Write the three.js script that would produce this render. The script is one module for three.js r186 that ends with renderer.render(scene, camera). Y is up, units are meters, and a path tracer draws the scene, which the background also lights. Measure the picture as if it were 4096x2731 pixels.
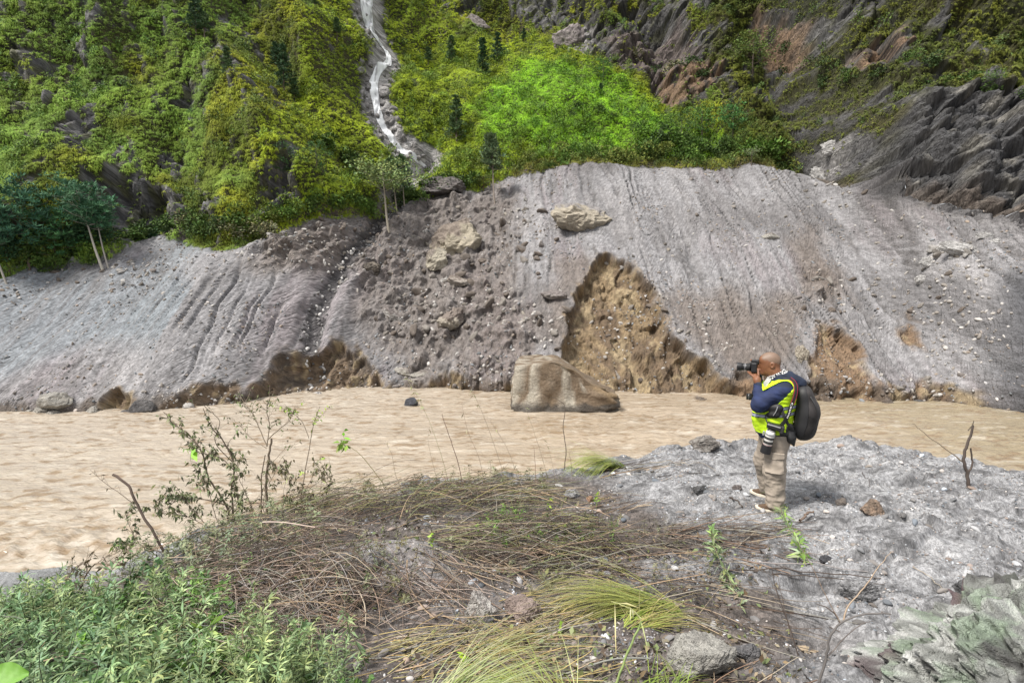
import * as THREE from 'three';
import { ImprovedNoise } from 'three/addons/math/ImprovedNoise.js';
import { mergeGeometries, mergeVertices } from 'three/addons/utils/BufferGeometryUtils.js';
import { RoundedBoxGeometry } from 'three/addons/geometries/RoundedBoxGeometry.js';

// ---------------------------------------------------------------- camera, sky, sun, exposure
const scene = new THREE.Scene();
const EYE = new THREE.Vector3(0, 2.5, 0), PITCH = -5 * Math.PI / 180;
const camera = new THREE.PerspectiveCamera(62, 1024 / 682, 0.05, 600);
camera.position.copy(EYE);
camera.rotation.x = PITCH;
const renderer = new THREE.WebGLRenderer({ antialias: true });
renderer.setSize(1024, 682);
renderer.toneMapping = THREE.LinearToneMapping;
renderer.toneMappingExposure = 4.0;
renderer.shadowMap.enabled = true;
{ // overcast sky: brightest overhead, a little cooler near the horizon, the same all round
  const W = 64, H = 64, d = new Float32Array(W * H * 4);
  for (let j = 0; j < H; j++) for (let i = 0; i < W; i++) {
    const up = Math.sin(((j + 0.5) / H - 0.5) * Math.PI), L = up > 0 ? 0.135 + 0.25 * up : 0.07;
    d.set([L * 0.985, L * 0.995, L * 1.02, 1], (j * W + i) * 4);
  }
  const sky = new THREE.DataTexture(d, W, H, THREE.RGBAFormat, THREE.FloatType);
  sky.mapping = THREE.EquirectangularReflectionMapping;
  sky.magFilter = sky.minFilter = THREE.LinearFilter; sky.needsUpdate = true;
  scene.background = sky; scene.environment = sky;
}
const sun = new THREE.DirectionalLight(0xfff9f0, 1.5);
sun.position.set(-46, 80, -6); sun.target.position.set(0, 0, -40);
sun.castShadow = true; sun.shadow.radius = 26;
sun.shadow.camera.left = -130; sun.shadow.camera.right = 130; sun.shadow.camera.top = 110; sun.shadow.camera.bottom = -110; sun.shadow.camera.far = 260;
sun.shadow.mapSize.set(2048, 2048);
scene.add(sun, sun.target);

// ---------------------------------------------------------------- helpers
let seed = 1;
const reseed = (s) => { seed = s >>> 0; };
const rnd = () => { seed = (seed + 0x6D2B79F5) >>> 0; let t = seed; t = Math.imul(t ^ (t >>> 15), t | 1); t ^= t + Math.imul(t ^ (t >>> 7), t | 61); return ((t ^ (t >>> 14)) >>> 0) / 4294967296; };
const rr = (a, b) => a + (b - a) * rnd();
const pick = (a) => a[Math.floor(rnd() * a.length)];
const PN = new ImprovedNoise();
const noise = (x, y, z = 0) => PN.noise(x + 31.7, y + 17.3, z + 11.9);
const fbm = (x, y, z, o) => { let s = 0, a = 1; for (let i = 0; i < o; i++) { s += a * noise(x, y, z); x = x * 2.03 + 5.1; y = y * 2.03 + 3.7; z = z * 2.03 + 1.3; a *= 0.5; } return s; };
const ridge = (x, y, z, o) => { let s = 0, a = 1; for (let i = 0; i < o; i++) { s += a * (1 - 2 * Math.abs(noise(x, y, z))); x = x * 2.1 + 4.1; y = y * 2.1 + 2.7; z = z * 2.1 + 6.3; a *= 0.5; } return s; };
const clamp = (v, a = 0, b = 1) => v < a ? a : v > b ? b : v;
const lerp = (a, b, t) => a + (b - a) * t;
const hash2 = (i, j, k) => { let h = Math.imul(i | 0, 374761393) + Math.imul(j | 0, 668265263) + Math.imul(k | 0, 2147483647 ^ 0x5bd1e995); h = Math.imul(h ^ (h >>> 13), 1274126177); return ((h ^ (h >>> 16)) >>> 0) / 4294967296; };
// fractured blocks: each cell has its own height and tilt; returns [height -1..1, distance to the nearest joint]
const blocks = (x, y, k) => { const ci = Math.floor(x), cj = Math.floor(y); let d1 = 9, d2 = 9, bi = 0, bj = 0, bx = 0, by = 0; for (let j = cj - 1; j <= cj + 1; j++) for (let i = ci - 1; i <= ci + 1; i++) { const dx = i + hash2(i, j, k) - x, dy = j + hash2(i, j, k + 7) - y, d = dx * dx + dy * dy; if (d < d1) { d2 = d1; d1 = d; bi = i; bj = j; bx = dx; by = dy; } else if (d < d2) d2 = d; } const e = Math.sqrt(d2) - Math.sqrt(d1); return [hash2(bi, bj, k + 3) * 2 - 1 + 1.5 * (hash2(bi, bj, k + 5) - 0.5) * bx + 1.5 * (hash2(bi, bj, k + 6) - 0.65) * by, e]; };
const sstep = (a, b, v) => { const t = clamp((v - a) / (b - a)); return t * t * (3 - 2 * t); };
const mix3 = (a, b, t) => [lerp(a[0], b[0], t), lerp(a[1], b[1], t), lerp(a[2], b[2], t)];
const V = (x, y, z) => new THREE.Vector3(x, y, z);
const table = (pts) => (x) => { // straight lines through [x, y] pairs
  if (x <= pts[0][0]) return pts[0][1];
  for (let i = 1; i < pts.length; i++) if (x <= pts[i][0]) { const [a, b] = pts[i - 1], [c, d] = pts[i]; return b + (d - b) * (x - a) / (c - a || 1e-9); }
  return pts[pts.length - 1][1];
};
const smoothTable = (pts, w) => { const t = table(pts); return (x) => { let s = 0; for (let k = -3; k <= 3; k++) s += t(x + k * w / 3) * (k ? (4 - Math.abs(k)) / 16 : 4 / 16); return s; }; };
const lineDist = (line, x, y) => { // distance to a polyline, and how far along it (0..1)
  let best = 1e9, along = 0;
  for (let i = 1; i < line.length; i++) {
    const ax = line[i - 1][0], ay = line[i - 1][1], dx = line[i][0] - ax, dy = line[i][1] - ay;
    const t = clamp(((x - ax) * dx + (y - ay) * dy) / (dx * dx + dy * dy || 1e-9)), qx = ax + dx * t - x, qy = ay + dy * t - y, d = qx * qx + qy * qy;
    if (d < best) { best = d; along = (i - 1 + t) / (line.length - 1); }
  }
  return [Math.sqrt(best), along];
};
const inside = (poly, x, y) => { // signed distance to a polygon's outline, negative inside
  let c = false;
  for (let i = 0, j = poly.length - 1; i < poly.length; j = i++) { const [xi, yi] = poly[i], [xj, yj] = poly[j]; if ((yi > y) !== (yj > y) && x < (xj - xi) * (y - yi) / (yj - yi) + xi) c = !c; }
  const d = lineDist([...poly, poly[0]], x, y)[0];
  return c ? -d : d;
};
const used = new Map();
const numbered = (n) => { const k = used.get(n) ?? 0; used.set(n, k + 1); return k ? n + '_' + String(k).padStart(3, '0') : n; };
const shade = (o) => { o.castShadow = o.receiveShadow = true; return o; };
const mesh = (name, geo, m, parent) => { const o = shade(new THREE.Mesh(geo, m)); o.name = parent ? name : numbered(name); (parent ?? scene).add(o); return o; };
const tag = (o, label, category, group, kind) => { o.userData.label = label; if (category) o.userData.category = category; if (group) o.userData.group = group; if (kind) o.userData.kind = kind; return o; };
const thing = (name, pos, label, category, group) => { const g = new THREE.Group(); g.name = numbered(name); g.position.set(...pos); scene.add(g); return tag(g, label, category, group); };
const copyOf = (o, pos, label, group) => { const c = o.clone(); c.name = numbered(o.name.replace(/_\d{3}$/, '')); c.userData = { ...o.userData }; scene.add(c); c.position.set(...pos); if (label) c.userData.label = label; if (group) c.userData.group = group; return c; };
const structure = (o, label) => { o.userData.kind = 'structure'; if (label) o.userData.label = label; return o; };
const mat = (rgb, rough = 0.95, extra = {}) => { const m = new THREE.MeshStandardMaterial({ roughness: rough, ...extra }); m.color.setRGB(...rgb); return m; };
const vmat = (rough = 0.95, extra = {}) => new THREE.MeshStandardMaterial({ roughness: rough, vertexColors: true, ...extra });
const leafMat = (rgb, rough = 0.75, tr = 0.3) => { const m = new THREE.MeshPhysicalMaterial({ roughness: rough, transmission: tr, thickness: 0, side: THREE.DoubleSide }); m.color.setRGB(...rgb); return m; };

// seamless grain: value 0..255 from a few octaves of wrapped noise
function grainTexture(size, cells, fn, srgb = true) {
  const d = new Uint8Array(size * size * 4);
  for (let j = 0; j < size; j++) for (let i = 0; i < size; i++) { const v = fn(i / size, j / size); d.set([...v.map((q) => clamp(q) * 255), 255], (j * size + i) * 4); }
  const t = new THREE.DataTexture(d, size, size); t.wrapS = t.wrapT = THREE.RepeatWrapping; t.magFilter = THREE.LinearFilter; t.minFilter = THREE.LinearMipmapLinearFilter; t.generateMipmaps = true;
  if (srgb) t.colorSpace = THREE.SRGBColorSpace; t.needsUpdate = true; return t;
}
const wrapNoise = (u, v, f, z, g = f) => { // noise that wraps on the unit square
  const a = 1 - u, b = 1 - v, x = u * f, y = v * g, k = Math.sqrt(a * a * b * b + u * u * b * b + a * a * v * v + u * u * v * v);
  return (noise(x, y, z) * a * b + noise(x - f, y, z) * u * b + noise(x, y - g, z) * a * v + noise(x - f, y - g, z) * u * v) / k;
};

// camera pixel (of a 1024 x 682 frame) to a ray, used to find where on the built terrain a thing stands
const FOC = 341 / Math.tan(31 * Math.PI / 180), CP = Math.cos(PITCH), SP = Math.sin(PITCH);
const rayOf = (px, py) => { const x = (px - 512) / FOC, y = -(py - 341) / FOC; return V(x, y * CP + SP, y * SP - CP); };
const onPlane = (px, py, h) => { const r = rayOf(px, py), t = (h - EYE.y) / r.y; return V(r.x * t, h, r.z * t); };
const atDepth = (px, py, z) => { const r = rayOf(px, py), t = z / r.z; return V(r.x * t, EYE.y + r.y * t, z); };
// ---------------------------------------------------------------- the far side of the valley: scree bank and mountainside
const WATER = -5.5;
const shorePx = [[-260, 424], [-120, 419], [0, 415], [60, 415], [120, 413], [160, 412], [220, 408], [250, 404], [285, 400], [330, 394], [385, 390], [450, 391], [520, 394], [580, 396], [620, 399], [680, 400], [740, 400], [830, 402], [900, 404], [960, 405], [1000, 409], [1040, 416], [1120, 430], [1300, 445]];
const shoreZ = smoothTable(shorePx.map(([a, b]) => { const p = onPlane(a, b, WATER); return [p.x, p.z]; }), 1.2);
const K_SCREE = 1.24;
const screeBase = (x, y) => shoreZ(x) - K_SCREE * (y - WATER);
const hitSurface = (fn, px, py, near = 20, far = 190) => { // where the pixel's ray meets z = fn(x, y)
  const r = rayOf(px, py); let a = near / -r.z, b = a;
  const behind = (t) => r.z * t < fn(r.x * t, EYE.y + r.y * t);
  while (b < far / -r.z && !behind(b)) { a = b; b += 1.2; }
  for (let i = 0; i < 30; i++) { const m = (a + b) / 2; if (behind(m)) b = m; else a = m; }
  return [r.x * b, EYE.y + r.y * b];
};
const rimPx = [[-300, 300], [-120, 288], [0, 280], [26, 263], [65, 258], [100, 257], [122, 248], [140, 229], [152, 229], [187, 239], [214, 250], [240, 250], [261, 242], [279, 233], [313, 221], [348, 221], [379, 219], [396, 207], [418, 196], [440, 190], [479, 187], [505, 174], [544, 167], [588, 162], [653, 166], [740, 165], [784, 166], [805, 170], [849, 181], [884, 193], [914, 199], [958, 206], [1024, 216], [1150, 235], [1300, 250]];
const rimY = smoothTable(rimPx.map(([a, b]) => hitSurface(screeBase, a, b)).sort((a, b) => a[0] - b[0]), 1.0);
const kHill = smoothTable([[-90, 0.62], [-45, 0.6], [-22, 0.7], [-12, 0.88], [0, 0.95], [20, 0.95], [34, 0.7], [48, 0.5], [90, 0.42]], 6);
const hillBase0 = (x, y) => { const r = rimY(x); return y < r ? screeBase(x, y) : screeBase(x, r) - kHill(x) * (y - r); };
const cliffPx = [[372, -60], [392, 6], [440, 18], [480, 27], [520, 33], [548, 42], [585, 56], [625, 84], [660, 96], [690, 108], [735, 132], [770, 140], [790, 152], [806, 168]];
const cliffLine = cliffPx.map(([a, b]) => hitSurface(hillBase0, a, b));
const cliffY = table([...cliffLine.slice().sort((a, b) => a[0] - b[0]), [40, -10], [120, -10]]);
const hillBase = (x, y) => { const c = Math.max(cliffY(x), rimY(x)), k = kHill(x); return hillBase0(x, y) + Math.max(0, y - c) * Math.max(0, k - 0.42) * sstep(-12, -8, x); };
const spot = (px, py) => hitSurface(hillBase, px, py);          // [x, y] on the far side
const spots = (list) => list.map(([a, b]) => spot(a, b));
// lines and outlines on the wall, in wall coordinates (x along the valley, y up)
const fallLine = spots([[364, -30], [363, 0], [371, 18], [386, 44], [373, 66], [374, 92], [380, 112], [392, 134], [408, 148], [424, 154]]);
const fallFoot = spots([[424, 156], [410, 168], [402, 186], [396, 210]]);
const gullyLine = spots([[396, 208], [372, 232], [348, 256], [332, 280], [318, 304], [309, 330], [307, 352], [308, 372]]);
const ravineLine = spots([[238, -30], [250, 8], [266, 44], [288, 84], [312, 124], [334, 152], [352, 172]]);
const spurLine = spots([[205, -30], [228, 6], [250, 40], [274, 80], [300, 120], [322, 148], [342, 172]]);
const notchLine = spots([[804, -20], [806, 40], [800, 90], [806, 140], [812, 170]]);
const scarPx = [
  [[606, 256], [592, 266], [580, 288], [571, 310], [563, 338], [558, 362], [566, 385], [580, 402], [735, 402], [742, 388], [722, 376], [702, 362], [684, 347], [668, 332], [657, 302], [643, 280], [626, 262]],
  [[238, 412], [250, 388], [258, 372], [276, 356], [300, 347], [318, 346], [336, 343], [358, 350], [372, 374], [392, 388], [394, 396], [330, 402], [280, 408]],
  [[806, 404], [808, 372], [812, 342], [822, 326], [846, 330], [858, 340], [864, 362], [872, 384], [878, 404]],
  [[904, 318], [909, 311], [915, 316], [917, 328], [921, 340], [914, 347], [907, 338], [903, 330]],
  [[98, 416], [104, 398], [118, 392], [130, 399], [136, 414]],
  [[150, 416], [170, 400], [205, 386], [240, 380], [250, 392], [240, 412]],
  [[380, 400], [392, 386], [430, 384], [448, 379], [470, 384], [500, 388], [518, 386], [522, 400]],
  [[725, 404], [720, 384], [740, 376], [790, 384], [880, 388], [940, 384], [980, 394], [985, 408]],
];
const scars = scarPx.map((p) => spots(p));
const scarDepth = [1.9, 1.3, 0.7, 0.5, 0.8, 0.35, 0.5, 0.5], scarTone = [0, 1, 2, 2, 0, 1, 1, 2];
const brownPx = [[[366, 205], [440, 196], [505, 178], [520, 220], [510, 280], [560, 330], [520, 380], [410, 380], [372, 330], [350, 290], [352, 240]], [[560, 255], [545, 300], [556, 356], [580, 300], [590, 262]], [[660, 300], [700, 290], [790, 300], [800, 350], [760, 372], [700, 352], [672, 330]], [[790, 236], [812, 232], [838, 270], [846, 296], [822, 300], [800, 262]], [[795, 275], [835, 268], [830, 300], [800, 304]], [[278, 236], [310, 222], [360, 222], [350, 262], [300, 270], [262, 268], [252, 258]]];
const browns = brownPx.map((p) => spots(p));
const outcrop = spots([[872, 196], [880, 150], [905, 120], [940, 108], [1060, 104], [1100, 230], [1024, 216], [990, 214], [950, 206], [905, 200]]);
const darkWall = spots([[1000, 415], [985, 390], [994, 340], [1004, 300], [1010, 270], [1100, 250], [1140, 430], [1030, 420]]);
const warmRock = [spots([[660, 72], [695, 60], [720, 70], [706, 96], [676, 108], [662, 100]]), spots([[756, 10], [790, 4], [822, 20], [806, 40], [776, 48], [752, 34]]), spots([[868, 30], [905, 22], [910, 40], [876, 48]])];
const plumRock = [spots([[604, 50], [640, 34], [680, 20], [700, 60], [660, 80], [622, 78]])];
const paleSlab = [spots([[553, 62], [575, 40], [592, 28], [596, 56], [580, 66]]), spots([[820, 148], [834, 139], [844, 146], [842, 168], [828, 173], [818, 168]])];
const brightGrass = spots([[470, 120], [520, 70], [560, 66], [612, 82], [650, 112], [700, 128], [780, 158], [700, 162], [560, 158], [490, 150]]);
const meadow = spots([[380, 200], [392, 60], [400, 20], [520, 38], [560, 50], [640, 92], [700, 120], [800, 165], [560, 163], [470, 188], [420, 190]]);
const overhang = [spots([[640, 20], [672, 12], [690, 40], [668, 70], [650, 60]]), spots([[648, 70], [668, 66], [672, 104], [652, 100]]), spots([[92, 186], [120, 178], [168, 196], [170, 226], [120, 236], [96, 232]]), spots([[262, 188], [304, 176], [302, 206], [262, 214]])];

// how far things stand out of the sloping base, in metres along the outward direction
const outcropRelief = (x, y) => { const b = blocks(x * 0.2 + 0.09 * y + 0.3 * noise(x * 0.3, y * 0.3, 5), y * 0.5 - x * 0.06, 21), c = blocks(x * 0.75 + 0.3 * y, y * 1.3 - 0.2 * x, 22); return 0.9 + 0.85 * b[0] - 0.7 * sstep(0.16, 0, b[1]) + 0.28 * c[0] - 0.25 * sstep(0.16, 0, c[1]) + 0.22 * fbm(x * 1.2, y * 1.6, 14, 3); };
const cragRelief = (x, y) => { const u = x * 0.8 + y * 0.6, v = y * 0.8 - x * 0.6, b = blocks(u * 0.22 + 0.3 * noise(x * 0.2, y * 0.2, 5), v * 0.4, 31), c = blocks(u * 0.7, v * 1.15, 32); return (x > 10 ? 1.5 : 1) * (0.75 * b[0] - 0.55 * sstep(0.14, 0, b[1]) + 0.36 * c[0] - 0.22 * sstep(0.14, 0, c[1])) + 0.25 * fbm(x * 1.3, y * 1.3, 19, 3); };
function screeRelief(x, y) {
  let h = 1.3 * fbm(x * 0.075, y * 0.035, 3.1, 2) + 0.55 * noise(x * 0.21 + 0.05 * y, y * 0.05, 17) + 0.32 * noise(x * 0.32, y * 0.2, 7);
  const warp = x + 1.1 * noise(x * 0.12, y * 0.1, 9) + 0.35 * noise(x * 0.5, y * 0.35, 2);
  let rough = 0; for (const b of [browns[0], browns[4], browns[5]]) rough = Math.max(rough, sstep(0.9, -1.2, inside(b, x, y)));
  const flow = x + 0.9 * noise(x * 0.16, y * 0.14, 19) + 0.28 * noise(x * 0.7, y * 0.5, 2) + 0.08 * noise(x * 2.1, y * 1.3, 3);
  const crack = (f, w, z) => Math.max(0, 1 - Math.abs(noise(flow * f, y * 0.035, z)) / w);
  const cut = sstep(-0.2, 0.3, noise(x * 0.1, y * 0.1, 40) + 0.012 * x + 0.3 * noise(x * 0.6, y * 0.22, 47)) * (1 - 0.65 * rough);
  h -= cut * (0.36 * crack(0.62, 0.08, 21) + 0.3 * crack(1.2, 0.1, 51) * sstep(-0.1, 0.25, noise(x * 0.25, y * 0.18, 52))) ;
  h += 0.16 * noise(warp * 0.75, y * 0.07, 27) + 0.055 * noise(warp * 2.2, y * 0.15, 28);   // soft flutes down the fall line
  h += (0.09 + 0.5 * rough) * fbm(x * 0.85, y * 0.8, 5, 4) + 0.06 * noise(x * 3.4, y * 2.6, 15) * (0.7 + 1.1 * rough);
  const slip = noise(x * 0.22 + 0.3 * noise(y, x, 1), y * 0.5, 87); h += 0.2 * sstep(0.18, 0.3, slip) * (0.4 + rough);        // slabs that slipped, with a lip
  if (rough > 0) { const lb = blocks(x * 0.42 + 0.3 * noise(x * 0.5, y * 0.5, 6), y * 0.5, 68), ls = blocks(x * 1.15, y * 1.25, 69); h += rough * (0.9 * Math.max(0, noise(x * 0.42, y * 0.5, 66)) * (1 + noise(x * 1.7, y * 1.7, 67)) + 0.34 * lb[0] * sstep(0, 0.25, lb[1]) + 0.2 * ls[0]); }
  const g = lineDist(gullyLine, x, y); h -= 0.6 * sstep(1.2, 0.1, g[0] + 0.5 * noise(x * 1.1, y * 1.1, 8));
  h += 0.15 * sstep(3.0, 1.4, g[0]) * sstep(0.8, 1.4, g[0]);
  for (let i = 0; i < scars.length; i++) {
    const d = inside(scars[i], x, y) + 0.8 * noise(x * 0.55, y * 0.55, 70 + i) + 0.3 * noise(x * 1.5, y * 1.3, 90 + i);
    if (d < 2) { const t = sstep(0.06, -0.3, d), bk = blocks(x * 0.8 + 0.4 * noise(x, y, 3), y * 0.75, 11), bs = blocks(x * 2.1, y * 1.9, 12); h -= scarDepth[i] * t * (0.75 + 0.25 * sstep(0, -1.6, d)); h += t * (0.3 * bk[0] + 0.13 * bs[0] + 0.3 * fbm(x * 1.1, y * 0.9, 77, 3)); h += 0.1 * sstep(0.8, 0.15, d) * sstep(0.02, 0.12, d); }
  }
  const o = inside(outcrop, x, y); if (o < 0.6) h += sstep(0.6, -1.0, o) * outcropRelief(x, y);
  const w = inside(darkWall, x, y); h += sstep(0.8, -2.4, w) * (1.5 + 0.5 * fbm(x * 0.5, y * 0.6, 34, 3));
  // the foot of the bank is undercut by the river and littered with lumps
  h -= 0.7 * sstep(WATER + 1.3 + 0.6 * noise(x * 0.35, 0, 3), WATER - 0.2, y);
  h += sstep(WATER + 2.4, WATER + 0.4, y) * 0.5 * Math.max(0, noise(x * 0.9, y * 1.1, 29));
  h -= 0.45 * sstep(0.9, -0.1, rimY(x) - y) * (0.5 + noise(x * 0.8, 3, 2));
  return h;
}
const rockAmount = (x, y) => { // 1 where bare rock shows on the mountainside
  let r = 0.4 * noise(x * 0.16, y * 0.13, 61) + 0.42 * noise(x * 0.5 + y * 0.12, y * 0.34, 71) + 0.45 * noise(x * 1.3, y * 0.75, 81) - 0.27;
  const m = inside(meadow, x, y);
  if (x > -14) { const c = y - cliffY(x) + 1.6 * noise(x * 0.3, y * 0.3, 12); r += sstep(-0.5, 2, c) * (x > 24 ? 0.2 : 0.4); }
  if (m < 1.5) r -= 0.9 * sstep(1.5, -1, m);
  if (x > -24 && x < -12 && m > 1.5) r -= 0.25;
  for (const w of [...warmRock, ...plumRock, ...paleSlab, ...overhang]) { const d = inside(w, x, y); if (d < 1) r += 0.9 * sstep(1, -0.6, d); }
  if (x < -20) r += 0.13 + 0.34 * noise(x * 0.9 + 0.4 * y, y * 0.22, 83);
  return sstep(-0.06, 0.16, r);
};
const clumps = (x, y) => noise(x * 0.62 + 0.4 * noise(x * 0.3, y * 0.3, 1), y * 0.5, 141) + 0.55 * noise(x * 1.25, y * 1.0, 142);  // hummocks of grass and the gaps between them
const clumpRelief = (x, y) => 0.3 * sstep(-0.5, 0.5, clumps(x, y)) - 0.15;
function hillRelief(x, y) {
  const up = y - rimY(x);
  let h = sstep(0, 5, up) * (2.2 * fbm(x * 0.055, y * 0.05, 33, 2) + 2.6 * ridge(x * 0.085 + 0.05 * y, y * 0.04, 43, 2) - 1.6);
  h += 0.5 * fbm(x * 0.5, y * 0.45, 53, 3);
  const s = lineDist(spurLine, x, y), v = lineDist(ravineLine, x, y), f = lineDist(fallLine, x, y), f2 = lineDist(fallFoot, x, y), n = lineDist(notchLine, x, y);
  h += 4.2 * sstep(9, 0, s[0]) - 6.0 * sstep(4.6, 0, v[0]) - 2.6 * sstep(6.5, 0.3, f[0]) - 1.6 * sstep(2.4, 0.2, f2[0]) - 2.4 * sstep(3.6, 0, n[0]);
  const r = rockAmount(x, y), m = inside(meadow, x, y);
  const rk = x > 14 ? Math.max(r, 0.75 * sstep(14, 24, x)) : r; if (rk > 0) h += rk * cragRelief(x, y) * sstep(-2, 3, m); h += (1 - r) * clumpRelief(x, y);
  for (const o of overhang) { const d = inside(o, x, y); if (d < 1.5) h -= 2.4 * sstep(0.8, -1.4, d); }
  const o = inside(outcrop, x, y); if (o < 0.6) h += sstep(0.6, -1.0, o) * outcropRelief(x, y);
  return h;
}
const OUT_Y = 0.55, OUT_Z = 0.83; // outward direction, up and towards the river
const wallPoint = (x, y) => { // a point of the finished surface (the relief moves it outwards)
  const r = rimY(x), w = sstep(r - 0.7, r + 0.7, y), h = w <= 0 ? screeRelief(x, y) : w >= 1 ? hillRelief(x, y) : lerp(screeRelief(x, y), hillRelief(x, y), w);
  return V(x, y + h * OUT_Y, hillBase(x, y) + h * OUT_Z);
};
const spread = (y) => 47 + (y + 7) * 1.12;   // half width of the built wall at a height
function wallSheet(nx, ny, yLow, yHigh, paint) {
  const pos = new Float32Array((nx + 1) * (ny + 1) * 3), col = new Float32Array(pos.length), uv = new Float32Array((nx + 1) * (ny + 1) * 2), idx = [];
  let k = 0;
  for (let j = 0; j <= ny; j++) for (let i = 0; i <= nx; i++, k++) {
    const u = 2 * i / nx - 1; let x = u * 70, y = 0;
    for (let q = 0; q < 4; q++) { y = lerp(yLow(x), yHigh(x), j / ny); x = u * spread(y); }
    const p = wallPoint(x, y); pos.set([p.x, p.y, p.z], k * 3); col.set(paint(x, y, p), k * 3); uv.set([(x + 0.6 * p.z) / 14, (y * 1.4 - 0.2 * p.z) / 14], k * 2);
    if (i < nx && j < ny) { const a = k, b = k + 1, c = k + nx + 1, d = c + 1; idx.push(a, b, d, a, d, c); }
  }
  const g = new THREE.BufferGeometry(); g.setAttribute('position', new THREE.BufferAttribute(pos, 3)); g.setAttribute('color', new THREE.BufferAttribute(col, 3)); g.setAttribute('uv', new THREE.BufferAttribute(uv, 2)); g.setIndex(idx); g.computeVertexNormals(); return g;
}
const GREY = [0.325, 0.326, 0.342], GREY2 = [0.205, 0.203, 0.212], PLUM = [0.285, 0.257, 0.274], MUD = [0.195, 0.163, 0.141], BLUE = [0.26, 0.3, 0.335];
const SCAR = [[0.275, 0.205, 0.122], [0.19, 0.14, 0.095], [0.24, 0.165, 0.105]], SCAR2 = [[0.17, 0.122, 0.078], [0.125, 0.1, 0.078], [0.14, 0.108, 0.082]];
function screeColour(x, y) {
  let c = mix3(GREY, GREY2, sstep(-0.1, 0.5, noise(x * 0.09, y * 0.16, 4) + 0.4 * noise(x * 0.9, y * 0.12, 6)));
  c = mix3(c, [0.4, 0.395, 0.405], 0.55 * sstep(0.1, 0.4, noise(x * 0.3 + 8, y * 0.12, 15) + 0.4 * noise(x * 1.1, y * 0.4, 16)));   // dry pale silt
  c = mix3(c, PLUM, 0.8 * sstep(0.0, 0.45, noise(x * 0.13 + 3, y * 0.1, 14) + 0.35 * noise(x * 1.6, y * 0.2, 24)));
  if (x < -26) c = mix3(c, BLUE, 0.8 * sstep(-0.2, 0.35, noise(x * 0.1, y * 0.2, 44) + (-26 - x) * 0.05));
  const streak = noise(x * 2.6 + 0.6 * noise(x * 0.4, y * 0.3, 3), y * 0.13, 64) + 0.6 * noise(x * 6.1, y * 0.22, 65); // stripes of finer, darker wash
  c = mix3(c, GREY2, 0.55 * sstep(0.0, 0.45, streak));
  { // dark wet gravel washed along the rills
    const fw = x + 0.9 * noise(x * 0.16, y * 0.14, 19) + 0.28 * noise(x * 0.7, y * 0.5, 2) + 0.08 * noise(x * 2.1, y * 1.3, 3), ln = (f, w, z) => Math.max(0, 1 - Math.abs(noise(fw * f, y * 0.035, z)) / w), on = sstep(-0.15, 0.3, noise(x * 0.5, y * 0.3, 48) + 0.008 * x);
    c = mix3(c, [0.105, 0.1, 0.1], 0.75 * on * clamp(Math.max(ln(0.62, 0.05, 21), ln(1.2, 0.06, 51)) * (1 + 1.4 * noise(x * 4, y * 3, 49)))); }
  c = mix3(c, [0.17, 0.163, 0.165], 0.5 * sstep(0.12, 0.45, noise(x * 0.17 + 4, y * 0.12, 45) + 0.45 * noise(x * 0.8, y * 0.3, 46)));   // damp patches
  for (let i = 0; i < browns.length; i++) { const d = inside(browns[i], x, y) + 1.6 * noise(x * 0.4, y * 0.3, i) + 0.5 * noise(x * 2.2, y * 1.2, i); if (d < 1.6) c = mix3(c, MUD, (i ? 0.75 : 0.62) * sstep(1.4, -1.4, d)); }
  const foot = y - WATER + 0.9 * noise(x * 0.5, y * 0.5, 55) + 0.4 * noise(x * 1.9, y * 1.9, 56);
  c = mix3(c, SCAR2[1], 0.8 * sstep(1.0, 0.3, foot));
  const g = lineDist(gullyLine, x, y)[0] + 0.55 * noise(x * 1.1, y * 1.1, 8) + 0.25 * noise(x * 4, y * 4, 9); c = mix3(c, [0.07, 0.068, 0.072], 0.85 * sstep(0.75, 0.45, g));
  for (let i = 0; i < scars.length; i++) {
    const d = inside(scars[i], x, y) + 0.8 * noise(x * 0.55, y * 0.55, 70 + i) + 0.3 * noise(x * 1.5, y * 1.3, 90 + i);
    if (d < 0.4) { let s = mix3(SCAR[scarTone[i]], SCAR2[scarTone[i]], sstep(-0.15, 0.3, noise(x * 0.3, y * 0.3, 5) + 0.7 * noise(x * 1.3, y * 1.1, 6))); s = mix3(s, [0.42, 0.34, 0.21], 0.65 * sstep(0.12, 0.4, noise(x * 0.7, y * 0.45, 8) + 0.5 * noise(x * 2.6, y * 2.2, 9))); c = mix3(c, s, sstep(0.4, -0.25, d + 0.35 * noise(x * 2.3, y * 2.3, 99))); }
  }
  const o = inside(outcrop, x, y); if (o < 1) c = mix3(c, mix3([0.1, 0.1, 0.105], [0.24, 0.23, 0.21], sstep(0.05, 0.5, noise(x * 0.8, y * 1.1, 17))), sstep(0.8, -0.8, o));
  const w = inside(darkWall, x, y); if (w < 1) c = mix3(c, [0.1, 0.104, 0.116], 0.9 * sstep(0.8, -0.8, w));
  const q = 0.88 + 0.42 * noise(x * 5.3, y * 4.1, 35) + 0.26 * noise(x * 2.1, y * 1.7, 36);
  return [c[0] * q, c[1] * q, c[2] * q];
}
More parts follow.
